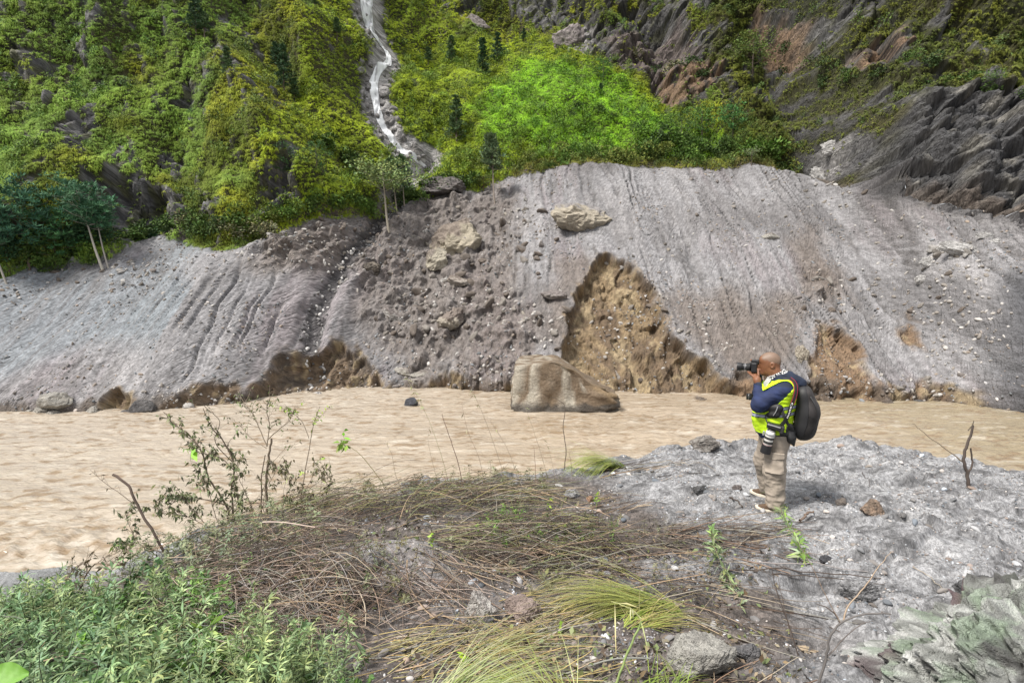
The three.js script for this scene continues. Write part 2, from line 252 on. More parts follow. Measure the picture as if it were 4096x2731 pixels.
function hillColour(x, y) {
  const r = rockAmount(x, y), n1 = noise(x * 0.9, y * 0.9, 37), n2 = noise(x * 0.23, y * 0.2, 38);
  let rock = mix3([0.12, 0.12, 0.128], [0.25, 0.245, 0.245], sstep(-0.3, 0.5, n1 + 0.6 * noise(x * 3, y * 2, 3)));
  rock = mix3(rock, [0.1, 0.105, 0.04], 0.75 * sstep(0.05, 0.3, noise(x * 0.8, y * 1.1, 57) + 0.5 * noise(x * 2.4, y * 2.4, 58)));  // moss and short turf on the ledges
  if (x > 8) { const dk = 0.3 + 0.5 * sstep(-0.2, 0.3, noise(x * 0.12, y * 0.2, 59)); rock = mix3(rock, [0.06, 0.058, 0.055], dk); }
  for (const w of warmRock) { const d = inside(w, x, y) + 0.7 * n1; if (d < 1) rock = mix3(rock, mix3([0.3, 0.2, 0.13], [0.06, 0.05, 0.045], sstep(0.1, 0.3, noise(x * 1.8, y * 0.3, 7))), sstep(0.6, -0.4, d)); }
  for (const w of plumRock) { const d = inside(w, x, y) + n1; if (d < 1) rock = mix3(rock, [0.2, 0.16, 0.15], 0.8 * sstep(0.8, -0.8, d)); }
  for (const w of paleSlab) { const d = inside(w, x, y) + 0.5 * n1; if (d < 1) rock = mix3(rock, [0.4, 0.385, 0.38], 0.9 * sstep(0.4, -0.4, d)); }
  const fl = lineDist(fallLine, x, y), f = Math.min(fl[0] - 0.9 * sstep(0.7, 1, fl[1]), lineDist(fallFoot, x, y)[0]); rock = mix3(rock, mix3([0.62, 0.6, 0.59], [0.36, 0.34, 0.33], sstep(-0.1, 0.4, n1)), 0.9 * sstep(2.1, 1.1, f + 0.7 * n1));
  let soil = mix3([0.05, 0.055, 0.018], [0.085, 0.08, 0.025], sstep(-0.3, 0.4, n2));
  const m = inside(meadow, x, y); if (m < 0) soil = mix3(soil, [0.09, 0.14, 0.02], 0.7);
  let c = mix3(soil, rock, Math.max(r, sstep(2.1, 1.1, f + 0.6 * n1)));
  const o = inside(outcrop, x, y); if (o < 1) c = mix3(c, mix3([0.1, 0.1, 0.105], [0.24, 0.23, 0.21], sstep(0.05, 0.5, noise(x * 0.8, y * 1.1, 17))), sstep(0.8, -0.8, o));
  const b = sstep(1.2, 0.1, y - rimY(x) + 0.7 * n1); if (b > 0) c = mix3(c, MUD, b * (x > -26 ? 0.9 : 0.5));
  const q = 0.85 + 0.35 * noise(x * 4.3, y * 3.7, 35);
  return [c[0] * q, c[1] * q, c[2] * q];
}
const grit = grainTexture(512, 16, (u, v) => { const a = 0.8 + 0.22 * wrapNoise(u, v, 24, 1) + 0.2 * wrapNoise(u, v, 70, 2) + 0.16 * wrapNoise(u, v, 150, 3), s = wrapNoise(u, v, 110, 5) > 0.42 ? 0.18 : 0; return [a + s, a + s, a + s]; });
const gritBump = grainTexture(512, 16, (u, v) => { const a = 0.5 + 0.35 * wrapNoise(u, v, 20, 11) + 0.3 * wrapNoise(u, v, 60, 12) + 0.2 * wrapNoise(u, v, 140, 13); return [a, a, a]; }, false);
const wash = grainTexture(1024, 16, (u, v) => { const w = 0.012 * wrapNoise(u, v, 9, 7), st = wrapNoise(u + w, v, 90, 1, 9), sp = wrapNoise(u, v, 170, 2, 120); let a = 0.86 + 0.07 * st + 0.09 * sp + 0.08 * wrapNoise(u, v, 60, 3, 40); if (sp > 0.46) a += 0.13; if (sp < -0.45) a -= 0.16; return [a, a * 0.99, a * 0.985]; });
const washBump = grainTexture(1024, 16, (u, v) => { const w = 0.012 * wrapNoise(u, v, 9, 7), c = Math.max(0, 1 - 6 * Math.abs(wrapNoise(u + w, v, 44, 21, 3))) * clamp(0.5 + 1.6 * wrapNoise(u, v, 10, 24, 8)); const a = 0.62 + 0.22 * wrapNoise(u, v, 120, 12, 90) + 0.2 * wrapNoise(u, v, 56, 13, 26) + 0.14 * wrapNoise(u, v, 190, 14, 160) - 0.4 * c; return [a, a, a]; }, false);
const screeMat = vmat(0.93, { map: wash, bumpMap: washBump, bumpScale: 0.12 });
const hillMat = vmat(0.97, { map: grit, bumpMap: gritBump, bumpScale: 0.2 });
const scree = structure(mesh('scree_bank', wallSheet(900, 320, () => WATER - 1.2, (x) => rimY(x), screeColour), screeMat), 'steep eroded bank of grey scree and brown earth across the river');
const mountain = structure(mesh('mountainside', wallSheet(800, 300, (x) => rimY(x), () => 78, hillColour), hillMat), 'steep green mountainside with rock faces above the scree');
// ---------------------------------------------------------------- river
const boilPx = [[25, 548, 2.2], [72, 540, 2.6], [8, 505, 1.8], [98, 470, 1.6], [540, 428, 2.2], [575, 421, 1.5], [402, 409, 1.6], [415, 402, 1.2], [150, 424, 2.2], [190, 425, 1.8], [60, 590, 1.4], [560, 432, 2.4]];
const boils = boilPx.map(([a, b, r]) => { const p = onPlane(a, b, WATER); return [p.x, p.z, r]; });
function waterRelief(x, z) {
  const wx = x + 0.9 * noise(x * 0.2, z * 0.2, 1), wz = z + 0.9 * noise(x * 0.2, z * 0.2, 2);
  const big = 0.1 * noise(wx * 0.22, wz * 0.4, 3);
  const chopping = 0.55 + 0.45 * noise(x * 0.09, z * 0.12, 4);
  const a = 1 - Math.abs(noise(wx * 0.62, wz * 1.35, 5)) * 2.2, b = 1 - Math.abs(noise(wx * 1.6 + 3, wz * 3.1, 6)) * 2.2;
  let h = big + chopping * (0.14 * a * Math.abs(a) + 0.06 * b) + 0.02 * noise(wx * 5.2, wz * 6.5, 7);
  for (const [bx, bz, r] of boils) { const d = Math.hypot((x - bx) * 0.6, z - bz); if (d < r) h += sstep(r, 0, d) * (0.06 * (1 - 2 * Math.abs(noise(wx * 1.1, wz * 1.9, 8))) + 0.05 * noise(wx * 4, wz * 5, 9)); }
  return h;
}
function riverGeometry(nx, nz) {
  const pos = [], col = [], uv = [], idx = [];
  for (let j = 0; j <= nz; j++) for (let i = 0; i <= nx; i++) {
    const z = -9 - 40 * Math.pow(j / nz, 1.25), hw = 8 - z * 1.12, x = (2 * i / nx - 1) * hw;
    pos.push(x, WATER + waterRelief(x, z), z); uv.push(x / 7, z / 4);
    const silt = noise(x * 0.07, z * 0.2, 30) + 0.45 * noise(x * 0.4, z * 1.1, 31), froth = noise(x * 0.5 + noise(x, z, 3), z * 1.6, 32) + 0.5 * noise(x * 2.2, z * 4.4, 33);
    let c = mix3([0.35, 0.29, 0.222], [0.305, 0.25, 0.188], sstep(-0.35, 0.35, silt));
    c = mix3(c, [0.37, 0.325, 0.27], 0.75 * sstep(3, -15, x));            // sky reflection along the left reach, painted in as a paler grey
    c = mix3(c, [0.25, 0.21, 0.13], 0.6 * sstep(14, 26, x));
    c = mix3(c, [0.5, 0.46, 0.4], 0.45 * sstep(0.15, 0.6, froth));
    c = mix3(c, [0.21, 0.15, 0.095], 0.8 * sstep(0.24, 0.42, noise(x * 0.8 + 0.7 * noise(x, z, 1), z * 2.2, 37) + 0.6 * noise(x * 2.2, z * 5, 38)));  // dark wave faces that mirror less sky, painted in as short dashes
    let boil = 0; for (const [bx, bz, r] of boils) boil = Math.max(boil, sstep(r, 0.2, Math.hypot((x - bx) * 0.6, z - bz)));
    c = mix3(c, [0.22, 0.15, 0.085], 0.55 * boil * sstep(-0.1, 0.35, noise(x * 2.2, z * 3, 35)));
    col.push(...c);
    if (i < nx && j < nz) { const a = j * (nx + 1) + i, b = a + 1, cc = a + nx + 1, d = cc + 1; idx.push(a, b, d, a, d, cc); }
  }
  const g = new THREE.BufferGeometry(); g.setAttribute('position', new THREE.Float32BufferAttribute(pos, 3)); g.setAttribute('color', new THREE.Float32BufferAttribute(col, 3)); g.setAttribute('uv', new THREE.Float32BufferAttribute(uv, 2)); g.setIndex(idx); g.computeVertexNormals(); return g;
}
const rippleBump = grainTexture(512, 16, (u, v) => { const a = 0.5 + 0.4 * wrapNoise(u, v, 16, 21) + 0.3 * wrapNoise(u, v, 36, 22) + 0.14 * wrapNoise(u, v, 80, 23); return [a, a, a]; }, false);
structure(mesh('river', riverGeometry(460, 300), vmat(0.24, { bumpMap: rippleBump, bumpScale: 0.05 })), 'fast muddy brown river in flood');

// ---------------------------------------------------------------- near bank
const crestPx = [[-700, 900, -0.9], [-200, 680, -0.8], [0, 606, -0.7], [70, 580, -0.6], [130, 548, -0.5], [200, 520, -0.4], [300, 503, -0.3], [400, 490, -0.2], [480, 480, -0.1], [560, 470, 0], [625, 459, 0], [660, 454, 0], [700, 446, 0.03], [722, 447, 0], [745, 451, -0.05], [800, 447, -0.05], [870, 447, -0.1], [930, 455, -0.15], [980, 466, -0.2], [1024, 478, -0.25], [1200, 520, -0.4], [1800, 640, -0.6]];
const crest = crestPx.map(([a, b, h]) => onPlane(a, b, h));
const crestZ = smoothTable(crest.map((p) => [p.x, p.z]).sort((a, b) => a[0] - b[0]), 0.25);
const crestH = smoothTable(crest.map((p) => [p.x, p.y]).sort((a, b) => a[0] - b[0]), 0.4);
const mudMound = onPlane(385, 565, 0.1), mudMound2 = onPlane(430, 480, 0), hollow = onPlane(560, 620, 0);
function bankBase(x, z) {
  const zc = crestZ(x), over = zc - z; // metres past the crest
  let y = 0;
  y = lerp(0, crestH(x), sstep(3.5, 0, -over));
  y += 0.85 * sstep(-4.2, 0.2, z) - 0.35 * sstep(-2, -7, x) * sstep(-1.5, -5, z);
  y += 0.22 * Math.exp(-(((x - mudMound.x) / 0.7) ** 2 + ((z - mudMound.z) / 0.6) ** 2));
  y += 0.13 * Math.exp(-(((x - 2.9) / 2.4) ** 2 + ((z + 6) / 1.3) ** 2));
  if (over > 0) {
    const left = sstep(-3, -6, x), drop = over * lerp(1.5, 0.72, left) - 0.25 * (1 - Math.exp(-over * 3));
    y -= Math.max(0, drop);
    const shelf = -4.95 - 0.1 * Math.max(0, over - 8) + 0.06 * noise(x, z, 2);
    if (left > 0) { const t = left * sstep(-17.2, -15.6, z + 0.7 * noise(x * 0.6, 1, 5)); y = Math.max(y, lerp(-9, shelf, t)); }
  }
  return Math.max(y, -8);
}
const standing = onPlane(764, 503, 0.1);
function bankRelief(x, z) {
  const trodden = 1 - 0.85 * Math.exp(-(((x - standing.x) / 0.55) ** 2 + ((z - standing.z) / 0.7) ** 2));
  const over = crestZ(x) - z, grey = sstep(0.6, 2.2, x + 0.35 * (z + 6));
  let h = 0.07 * fbm(x * 0.9, z * 0.9, 3, 3) + 0.03 * ridge(x * 1.7 + 0.4 * z, z * 3.1, 6, 2);
  const clod = noise(x * 4.5 + 0.5 * noise(x * 2, z * 2, 1), z * 6.5, 8); h += (0.02 + 0.016 * grey) * Math.sign(clod) * Math.pow(Math.abs(clod), 0.6);
  const bk = blocks(x * 3.2 + 0.6 * z + 0.4 * noise(x * 2, z * 2, 9), z * 5.5 - x * 0.8, 61), bs = blocks(x * 9, z * 12, 62); h += (0.007 + 0.011 * grey) * bk[0] - 0.01 * sstep(0.14, 0, bk[1]) + 0.003 * bs[0] - 0.003 * sstep(0.14, 0, bs[1]) + 0.06 * grey * ridge(x * 0.9 + 0.7 * z, z * 1.6 - 0.3 * x, 66, 3); const bb = blocks(x * 1.1 + 0.5 * z + 0.3 * noise(x * 2, z * 2, 4), z * 1.9, 63); h += grey * (0.028 * bb[0] - 0.03 * sstep(0.09, 0, bb[1]));
  h += 0.014 * noise(x * 13, z * 15, 12) + 0.008 * noise(x * 31, z * 34, 13) + 0.04 * Math.max(0, noise(x * 2.6, z * 3.2, 44) - 0.12);
  h -= 0.03 * Math.max(0, 1 - 5 * Math.abs(noise(x * 1.3 + z * 0.4, z * 0.5, 18))) * grey;  // little washed-out channels
  h *= trodden;
  if (over > -0.6 && over < 6) h += 0.14 * noise(x * 2.1, z * 2.1, 19) * sstep(-0.6, 0.1, over) + 0.08 * Math.max(0, noise(x * 4, 1, 4)) * sstep(-0.35, 0, over);
  return h;
}
const bankAt = (x, z) => bankBase(x, z) + bankRelief(x, z);
const stand = (px, py) => { // where a pixel's ray meets the near bank
  const r = rayOf(px, py); let a = 0.8 / -r.z, b = a;
  const below = (t) => EYE.y + r.y * t < bankAt(r.x * t, r.z * t);
  while (b < 40 && !below(b)) { a = b; b += 0.06; }
  for (let i = 0; i < 20; i++) { const m = (a + b) / 2; if (below(m)) b = m; else a = m; }
  const x = r.x * b, z = r.z * b; return V(x, bankAt(x, z), z);
};
const mudPatch = [[[380, 560], 0.9], [[300, 600], 1.5], [[470, 560], 1.3], [[560, 560], 1.0], [[620, 540], 0.8], [[640, 660], 1.0], [[450, 680], 1.0], [[720, 640], 0.8], [[560, 500], 0.9], [[330, 520], 1.5], [[200, 620], 2.4], [[540, 650], 0.8]].map(([p, r]) => { const q = onPlane(p[0], p[1], 0); return [q.x, q.z, r]; });
function bankColour(x, z, y) {
  const over = crestZ(x) - z, n = noise(x * 1.7, z * 2.3, 51), n2 = noise(x * 6, z * 8, 52), n3 = noise(x * 17, z * 21, 53);
  let mud = 0; for (const [mx, mz, r] of mudPatch) mud = Math.max(mud, sstep(r * 1.15, r * 0.55, Math.hypot(x - mx, z - mz) + 0.4 * n + 0.15 * n2));
  let c = mix3([0.41, 0.412, 0.428], [0.29, 0.29, 0.302], sstep(-0.35, 0.4, n + 0.5 * n2));
  c = mix3(c, [0.105, 0.104, 0.108], 0.8 * sstep(0.08, 0.4, 0.8 * n2 + 0.9 * n3 + 0.4 * n));
  c = mix3(c, [0.52, 0.52, 0.53], 0.55 * sstep(0.12, 0.5, noise(x * 0.9, z * 3.2, 57) + 0.6 * noise(x * 9, z * 12, 58)));   // pale dry silt
  { const md = Math.hypot((x - mudMound.x) / 0.62, (z - mudMound.z) / 0.5) + 0.3 * n2; if (md < 1.2) mud *= sstep(0.7, 1.2, md); if (md < 1.1) c = mix3(c, [0.3, 0.27, 0.26], 0.7 * sstep(1.1, 0.7, md)); }
  c = mix3(c, mix3([0.085, 0.067, 0.057], [0.2, 0.168, 0.152], sstep(-0.2, 0.4, n2 + 0.5 * n3)), mud * 0.92);
  if (over > 0.3 && x > -2) c = mix3(c, [0.2, 0.175, 0.15], 0.7 * sstep(0.3, 1, over));
  if (x < -4 && y < -4) c = mix3(c, [0.4, 0.41, 0.42], 0.8);
  const q = 0.88 + 0.34 * n3;
  return [c[0] * q, c[1] * q, c[2] * q];
}
{
  const nx = 540, rows = []; for (let z = 34; z > 1; z -= 1.5) rows.push(z);
  for (let z = 1; z > -1.8; z -= 0.1) rows.push(z); for (let z = -1.8; z > -10.4; z -= 0.0155 + 0.0017 * (-z - 1.8)) rows.push(z); for (let z = -10.4; z > -19; z -= 0.11) rows.push(z);
  const pos = [], col = [], uv = [], idx = [];
  rows.forEach((z, j) => { const hw = z < 0 ? 3.2 - z * 1.02 : 3.2 + z * 2; for (let i = 0; i <= nx; i++) {
    const x = (2 * i / nx - 1) * hw, y = z > 1 ? bankBase(x, z) + 0.1 * fbm(x * 0.5, z * 0.5, 1, 2) : bankAt(x, z); pos.push(x, y, z); uv.push(x / 1.1, z / 1.1); col.push(...bankColour(x, z, y));
    if (i < nx && j < rows.length - 1) { const a = j * (nx + 1) + i, b = a + 1, c = a + nx + 1, d = c + 1; idx.push(a, b, d, a, d, c); }
  } });
  const g = new THREE.BufferGeometry(); g.setAttribute('position', new THREE.Float32BufferAttribute(pos, 3)); g.setAttribute('color', new THREE.Float32BufferAttribute(col, 3)); g.setAttribute('uv', new THREE.Float32BufferAttribute(uv, 2)); g.setIndex(idx); g.computeVertexNormals();
  console.log('bank triangles', idx.length / 3, 'rows', rows.length);
  structure(mesh('near_bank', g, vmat(0.9, { map: grit, bumpMap: gritBump, bumpScale: 0.012 })), 'near riverbank of grey silt and brown mud');
}
// ---------------------------------------------------------------- small geometry builders
class Soup { // collects leaves, blades and tubes into one geometry with vertex colours
  constructor() { this.p = []; this.c = []; this.n = []; this.i = []; }
  get size() { return this.p.length / 3; }
  vert(p, c, n) { this.p.push(p.x, p.y, p.z); this.c.push(c[0], c[1], c[2]); if (n) this.n.push(n.x, n.y, n.z); else this.n.push(0, 1, 0); return this.p.length / 3 - 1; }
  leaf(p, dir, side, len, wid, c, droop = 0.15) { // lance-shaped leaf with a fold along its rib
    const d = dir.clone().normalize(), s = side.clone().addScaledVector(d, -side.dot(d)).normalize(), up = s.clone().cross(d).normalize();
    const at = (t, w, h) => p.clone().addScaledVector(d, len * t).addScaledVector(s, w * wid).addScaledVector(up, h * wid).add(V(0, -droop * len * t * t, 0));
    const a = this.vert(at(0, 0, 0), c, up), l = this.vert(at(0.42, -0.5, 0.14), c, up), m = this.vert(at(0.45, 0, 0), c, up), r = this.vert(at(0.42, 0.5, 0.14), c, up), e = this.vert(at(1, 0, 0), c, up);
    this.i.push(a, m, l, a, r, m, l, m, e, m, r, e);
  }
  flake(p, dir, side, len, wid, c) { // two-triangle leaf for far foliage
    const d = dir.clone().normalize(), s = side.clone().addScaledVector(d, -side.dot(d)).normalize(), up = s.clone().cross(d).normalize();
    const a = this.vert(p, c, up), l = this.vert(p.clone().addScaledVector(d, len * 0.5).addScaledVector(s, -wid / 2), c, up), r = this.vert(p.clone().addScaledVector(d, len * 0.5).addScaledVector(s, wid / 2), c, up), e = this.vert(p.clone().addScaledVector(d, len), c, up);
    this.i.push(a, r, l, l, r, e);
  }
  blade(p, dir, len, wid, bend, c, c2 = c, seg = 4) { // grass blade: starts along dir, bends down
    const d = dir.clone().normalize(), q = p.clone(), s = V(-d.z, 0.001, d.x).normalize(); let pl = -1, pr = -1;
    for (let k = 0; k <= seg; k++) {
      const t = k / seg, w = wid * (1 - t * 0.92) / 2, cc = mix3(c, c2, t), up = s.clone().cross(d).normalize();
      const l = this.vert(q.clone().addScaledVector(s, -w), cc, up), r = this.vert(q.clone().addScaledVector(s, w), cc, up);
      if (k) this.i.push(pl, pr, r, pl, r, l);
      pl = l; pr = r; q.addScaledVector(d, len / seg); d.y -= bend / seg; d.normalize();
    }
  }
  tube(pts, r0, r1, sides, c, c2 = c) {
    const n = pts.length; let prev = -1; const ref = V(0.31, 0.2, 0.93);
    for (let k = 0; k < n; k++) {
      const t = pts[Math.min(k + 1, n - 1)].clone().sub(pts[Math.max(k - 1, 0)]).normalize(), a = ref.clone().cross(t).normalize(), b = t.clone().cross(a), r = lerp(r0, r1, k / (n - 1)), cc = mix3(c, c2, k / (n - 1));
      const first = this.size;
      for (let s = 0; s < sides; s++) { const an = s / sides * Math.PI * 2, nn = a.clone().multiplyScalar(Math.cos(an)).addScaledVector(b, Math.sin(an)); this.vert(pts[k].clone().addScaledVector(nn, r), cc, nn); }
      if (prev >= 0) for (let s = 0; s < sides; s++) { const s2 = (s + 1) % sides; this.i.push(prev + s, prev + s2, first + s2, prev + s, first + s2, first + s); }
      prev = first;
    }
  }
  geo() { const g = new THREE.BufferGeometry(); g.setAttribute('position', new THREE.Float32BufferAttribute(this.p, 3)); g.setAttribute('color', new THREE.Float32BufferAttribute(this.c, 3)); g.setAttribute('normal', new THREE.Float32BufferAttribute(this.n, 3)); g.setIndex(this.i); return g; }
}
const foliageMat = vmat(0.8, { side: THREE.DoubleSide }), leafyMat = new THREE.MeshPhysicalMaterial({ roughness: 0.6, vertexColors: true, transmission: 0.22, thickness: 0, side: THREE.DoubleSide });
const barkMat = vmat(0.92);
const onSphere = () => { const z = rr(-1, 1), a = rr(0, 6.2832), r = Math.sqrt(1 - z * z); return V(r * Math.cos(a), z, r * Math.sin(a)); };
const tint = (c, amt) => { const k = 1 + rr(-amt, amt), h = rr(-amt, amt) * 0.4; return [c[0] * k * (1 + h), c[1] * k, c[2] * k * (1 - h)]; };
const curve = (a, b, sag, n, wob = 0) => { const out = [], w = V(rr(-1, 1), rr(-1, 1), rr(-1, 1)).multiplyScalar(wob); for (let k = 0; k <= n; k++) { const t = k / n, p = a.clone().lerp(b, t); p.y += sag * 4 * t * (1 - t); p.addScaledVector(w, Math.sin(t * 6.0)); out.push(p); } return out; };

// a broken, weathered stone: a fine ball cut by planes, with layered relief
function rockGeometry(s, { detail = 4, size = [1, 1, 1], cuts = 9, rough = 0.06, layers = 0.03, flatBottom = -2, colour, uvScale = 1, crisp = false, facets = 0 }) {
  reseed(s);
  let g = new THREE.IcosahedronGeometry(1, detail); g.deleteAttribute('uv'); g.deleteAttribute('normal'); g = mergeVertices(g, 1e-4);
  const pl = []; for (let k = 0; k < cuts; k++) pl.push([onSphere(), rr(0.55, 0.86)]);
  const p = g.attributes.position, col = new Float32Array(p.count * 3), uv = new Float32Array(p.count * 2), v = V(0, 0, 0), tilt = onSphere();
  for (let k = 0; k < p.count; k++) {
    v.fromBufferAttribute(p, k);
    for (const [n, d] of pl) { const over = v.dot(n) - d; if (over > 0) v.addScaledVector(n, -over * 0.97); }
    const q = v.clone(), o = s * 7.31;
    v.multiplyScalar(1 + rough * fbm(q.x * 2.2 + o, q.y * 2.2, q.z * 2.2, 5) + layers * Math.sign(noise(q.dot(tilt) * 5 + o, q.x, q.z)) * 0.6 + rough * 0.3 * ridge(q.x * 4, q.y * 4 + o, q.z * 4, 3) + rough * 0.16 * noise(q.x * 17, q.y * 17 + o, q.z * 17));
    if (facets) { const b = blocks(q.x * 3.1 + q.z * 1.7 + o, q.y * 3.3 + q.z * 1.2, 77), c = blocks(q.x * 8 + q.z * 5, q.y * 9 - q.z * 4 + o, 78); v.multiplyScalar(1 + facets * (b[0] * 0.6 - 0.8 * sstep(0.1, 0, b[1]) + 0.3 * c[0] - 0.3 * sstep(0.1, 0, c[1]))); }
    if (v.y < flatBottom) v.y = flatBottom;
    v.set(v.x * size[0], v.y * size[1], v.z * size[2]); p.setXYZ(k, v.x, v.y, v.z);
    const c = colour(q, v, o); col.set(c, k * 3); uv.set([(v.x + v.y * 0.4) / uvScale, (v.y + v.z * 0.6) / uvScale], k * 2);
  }
  g.setAttribute('color', new THREE.BufferAttribute(col, 3)); g.setAttribute('uv', new THREE.BufferAttribute(uv, 2)); g.computeVertexNormals(); if (detail > 3 && detail !== 16) { g = boxUv(g, uvScale); if (crisp) g.computeVertexNormals(); } return g;
}
function boxUv(g, scale) { // texture laid on along the axis each face looks to, so that it does not smear
  const b = g.toNonIndexed(), p = b.attributes.position, u = b.attributes.uv, A = V(0, 0, 0), B = V(0, 0, 0), C = V(0, 0, 0);
  for (let k = 0; k < p.count; k += 3) { A.fromBufferAttribute(p, k); B.fromBufferAttribute(p, k + 1).sub(A); C.fromBufferAttribute(p, k + 2).sub(A); B.cross(C); const x = Math.abs(B.x), y = Math.abs(B.y), z = Math.abs(B.z); for (let q = 0; q < 3; q++) { A.fromBufferAttribute(p, k + q); if (y >= x && y >= z) u.setXY(k + q, A.x / scale, A.z / scale); else if (x >= z) u.setXY(k + q, A.z / scale + 0.3, A.y / scale); else u.setXY(k + q, A.x / scale + 0.6, A.y / scale); } }
  return b;
}
const rockGrit = grainTexture(512, 16, (u, v) => { const a = 0.93 + 0.1 * wrapNoise(u, v, 24, 1) + 0.14 * wrapNoise(u, v, 70, 2) + 0.13 * wrapNoise(u, v, 150, 3); return [a, a, a]; });
const rockMat = vmat(0.9, { map: rockGrit, bumpMap: gritBump, bumpScale: 0.09 }), smallRockMat = vmat(0.88, { map: rockGrit, bumpMap: gritBump, bumpScale: 0.016 });
const stoneTone = (a, b, f = 2.5) => (q, v, o) => { const t = sstep(-0.35, 0.35, noise(q.x * f + o, q.y * f, q.z * f) + 0.5 * noise(q.x * f * 3, q.y * f * 3 + o, q.z * f * 3)), c = mix3(a, b, t), k = 0.9 + 0.3 * noise(q.x * 11, q.y * 11 + o, q.z * 11) + 0.35 * noise(q.x * 31, q.y * 31 + o, q.z * 31); return [c[0] * k, c[1] * k, c[2] * k]; };

// ---------------------------------------------------------------- mountainside growth
reseed(101);
const tuftGeo = (n, len, wid, bend, tilt) => { const s = new Soup(); for (let k = 0; k < n; k++) { const d = V(rr(-1, 1) * tilt, rr(0.25, 0.95), rr(0.35, 1.2)), kk = rr(0.72, 1.22), c = [kk, kk, kk * rr(0.8, 1.1)]; s.blade(V(rr(-0.2, 0.2), 0, rr(-0.2, 0.2)), d, len * rr(0.6, 1.2), wid * rr(0.7, 1.3), bend * rr(0.7, 1.4), c, [c[0] * 1.12, c[1] * 1.08, c[2]], 3); } return s.geo(); };
const bushGeo = (n, leaf) => { const s = new Soup(); const blobs = []; for (let k = 0; k < 7; k++) blobs.push([V(rr(-0.42, 0.42), rr(0.2, 0.75), rr(-0.42, 0.42)), rr(0.22, 0.4)]); for (let k = 0; k < n; k++) { const [b, r] = pick(blobs), o = onSphere(), p = b.clone().addScaledVector(o, r * rr(0.6, 1.05)); if (p.y < 0.02) p.y = rr(0.02, 0.2); const d = o.clone().add(V(rr(-0.7, 0.7), rr(-0.5, 0.6), rr(-0.7, 0.7))), kk = rr(0.62, 1.3), w = rr(-0.14, 0.14); s.flake(p, d, onSphere(), leaf * rr(0.7, 1.4), leaf * rr(0.4, 0.65), [kk * (1 + w), kk, kk * (1 - w)]); } return s.geo(); };
function cover(name, geo, list, label) {
  const m = shade(new THREE.InstancedMesh(geo, foliageMat, list.length)); m.name = numbered(name); const M = new THREE.Matrix4(), Q = new THREE.Quaternion(), Q2 = new THREE.Quaternion(), C = new THREE.Color();
  list.forEach(([p, up, s, c, turn], k) => { Q.setFromUnitVectors(V(0, 1, 0), up); Q2.setFromAxisAngle(V(0, 1, 0), turn ?? rr(0, 6.28)); Q.multiply(Q2); M.compose(p, Q, V(s, s * rr(0.8, 1.2), s)); m.setMatrixAt(k, M); m.setColorAt(k, C.setRGB(...c)); });
  scene.add(m); return tag(m, label, undefined, undefined, 'stuff');
}
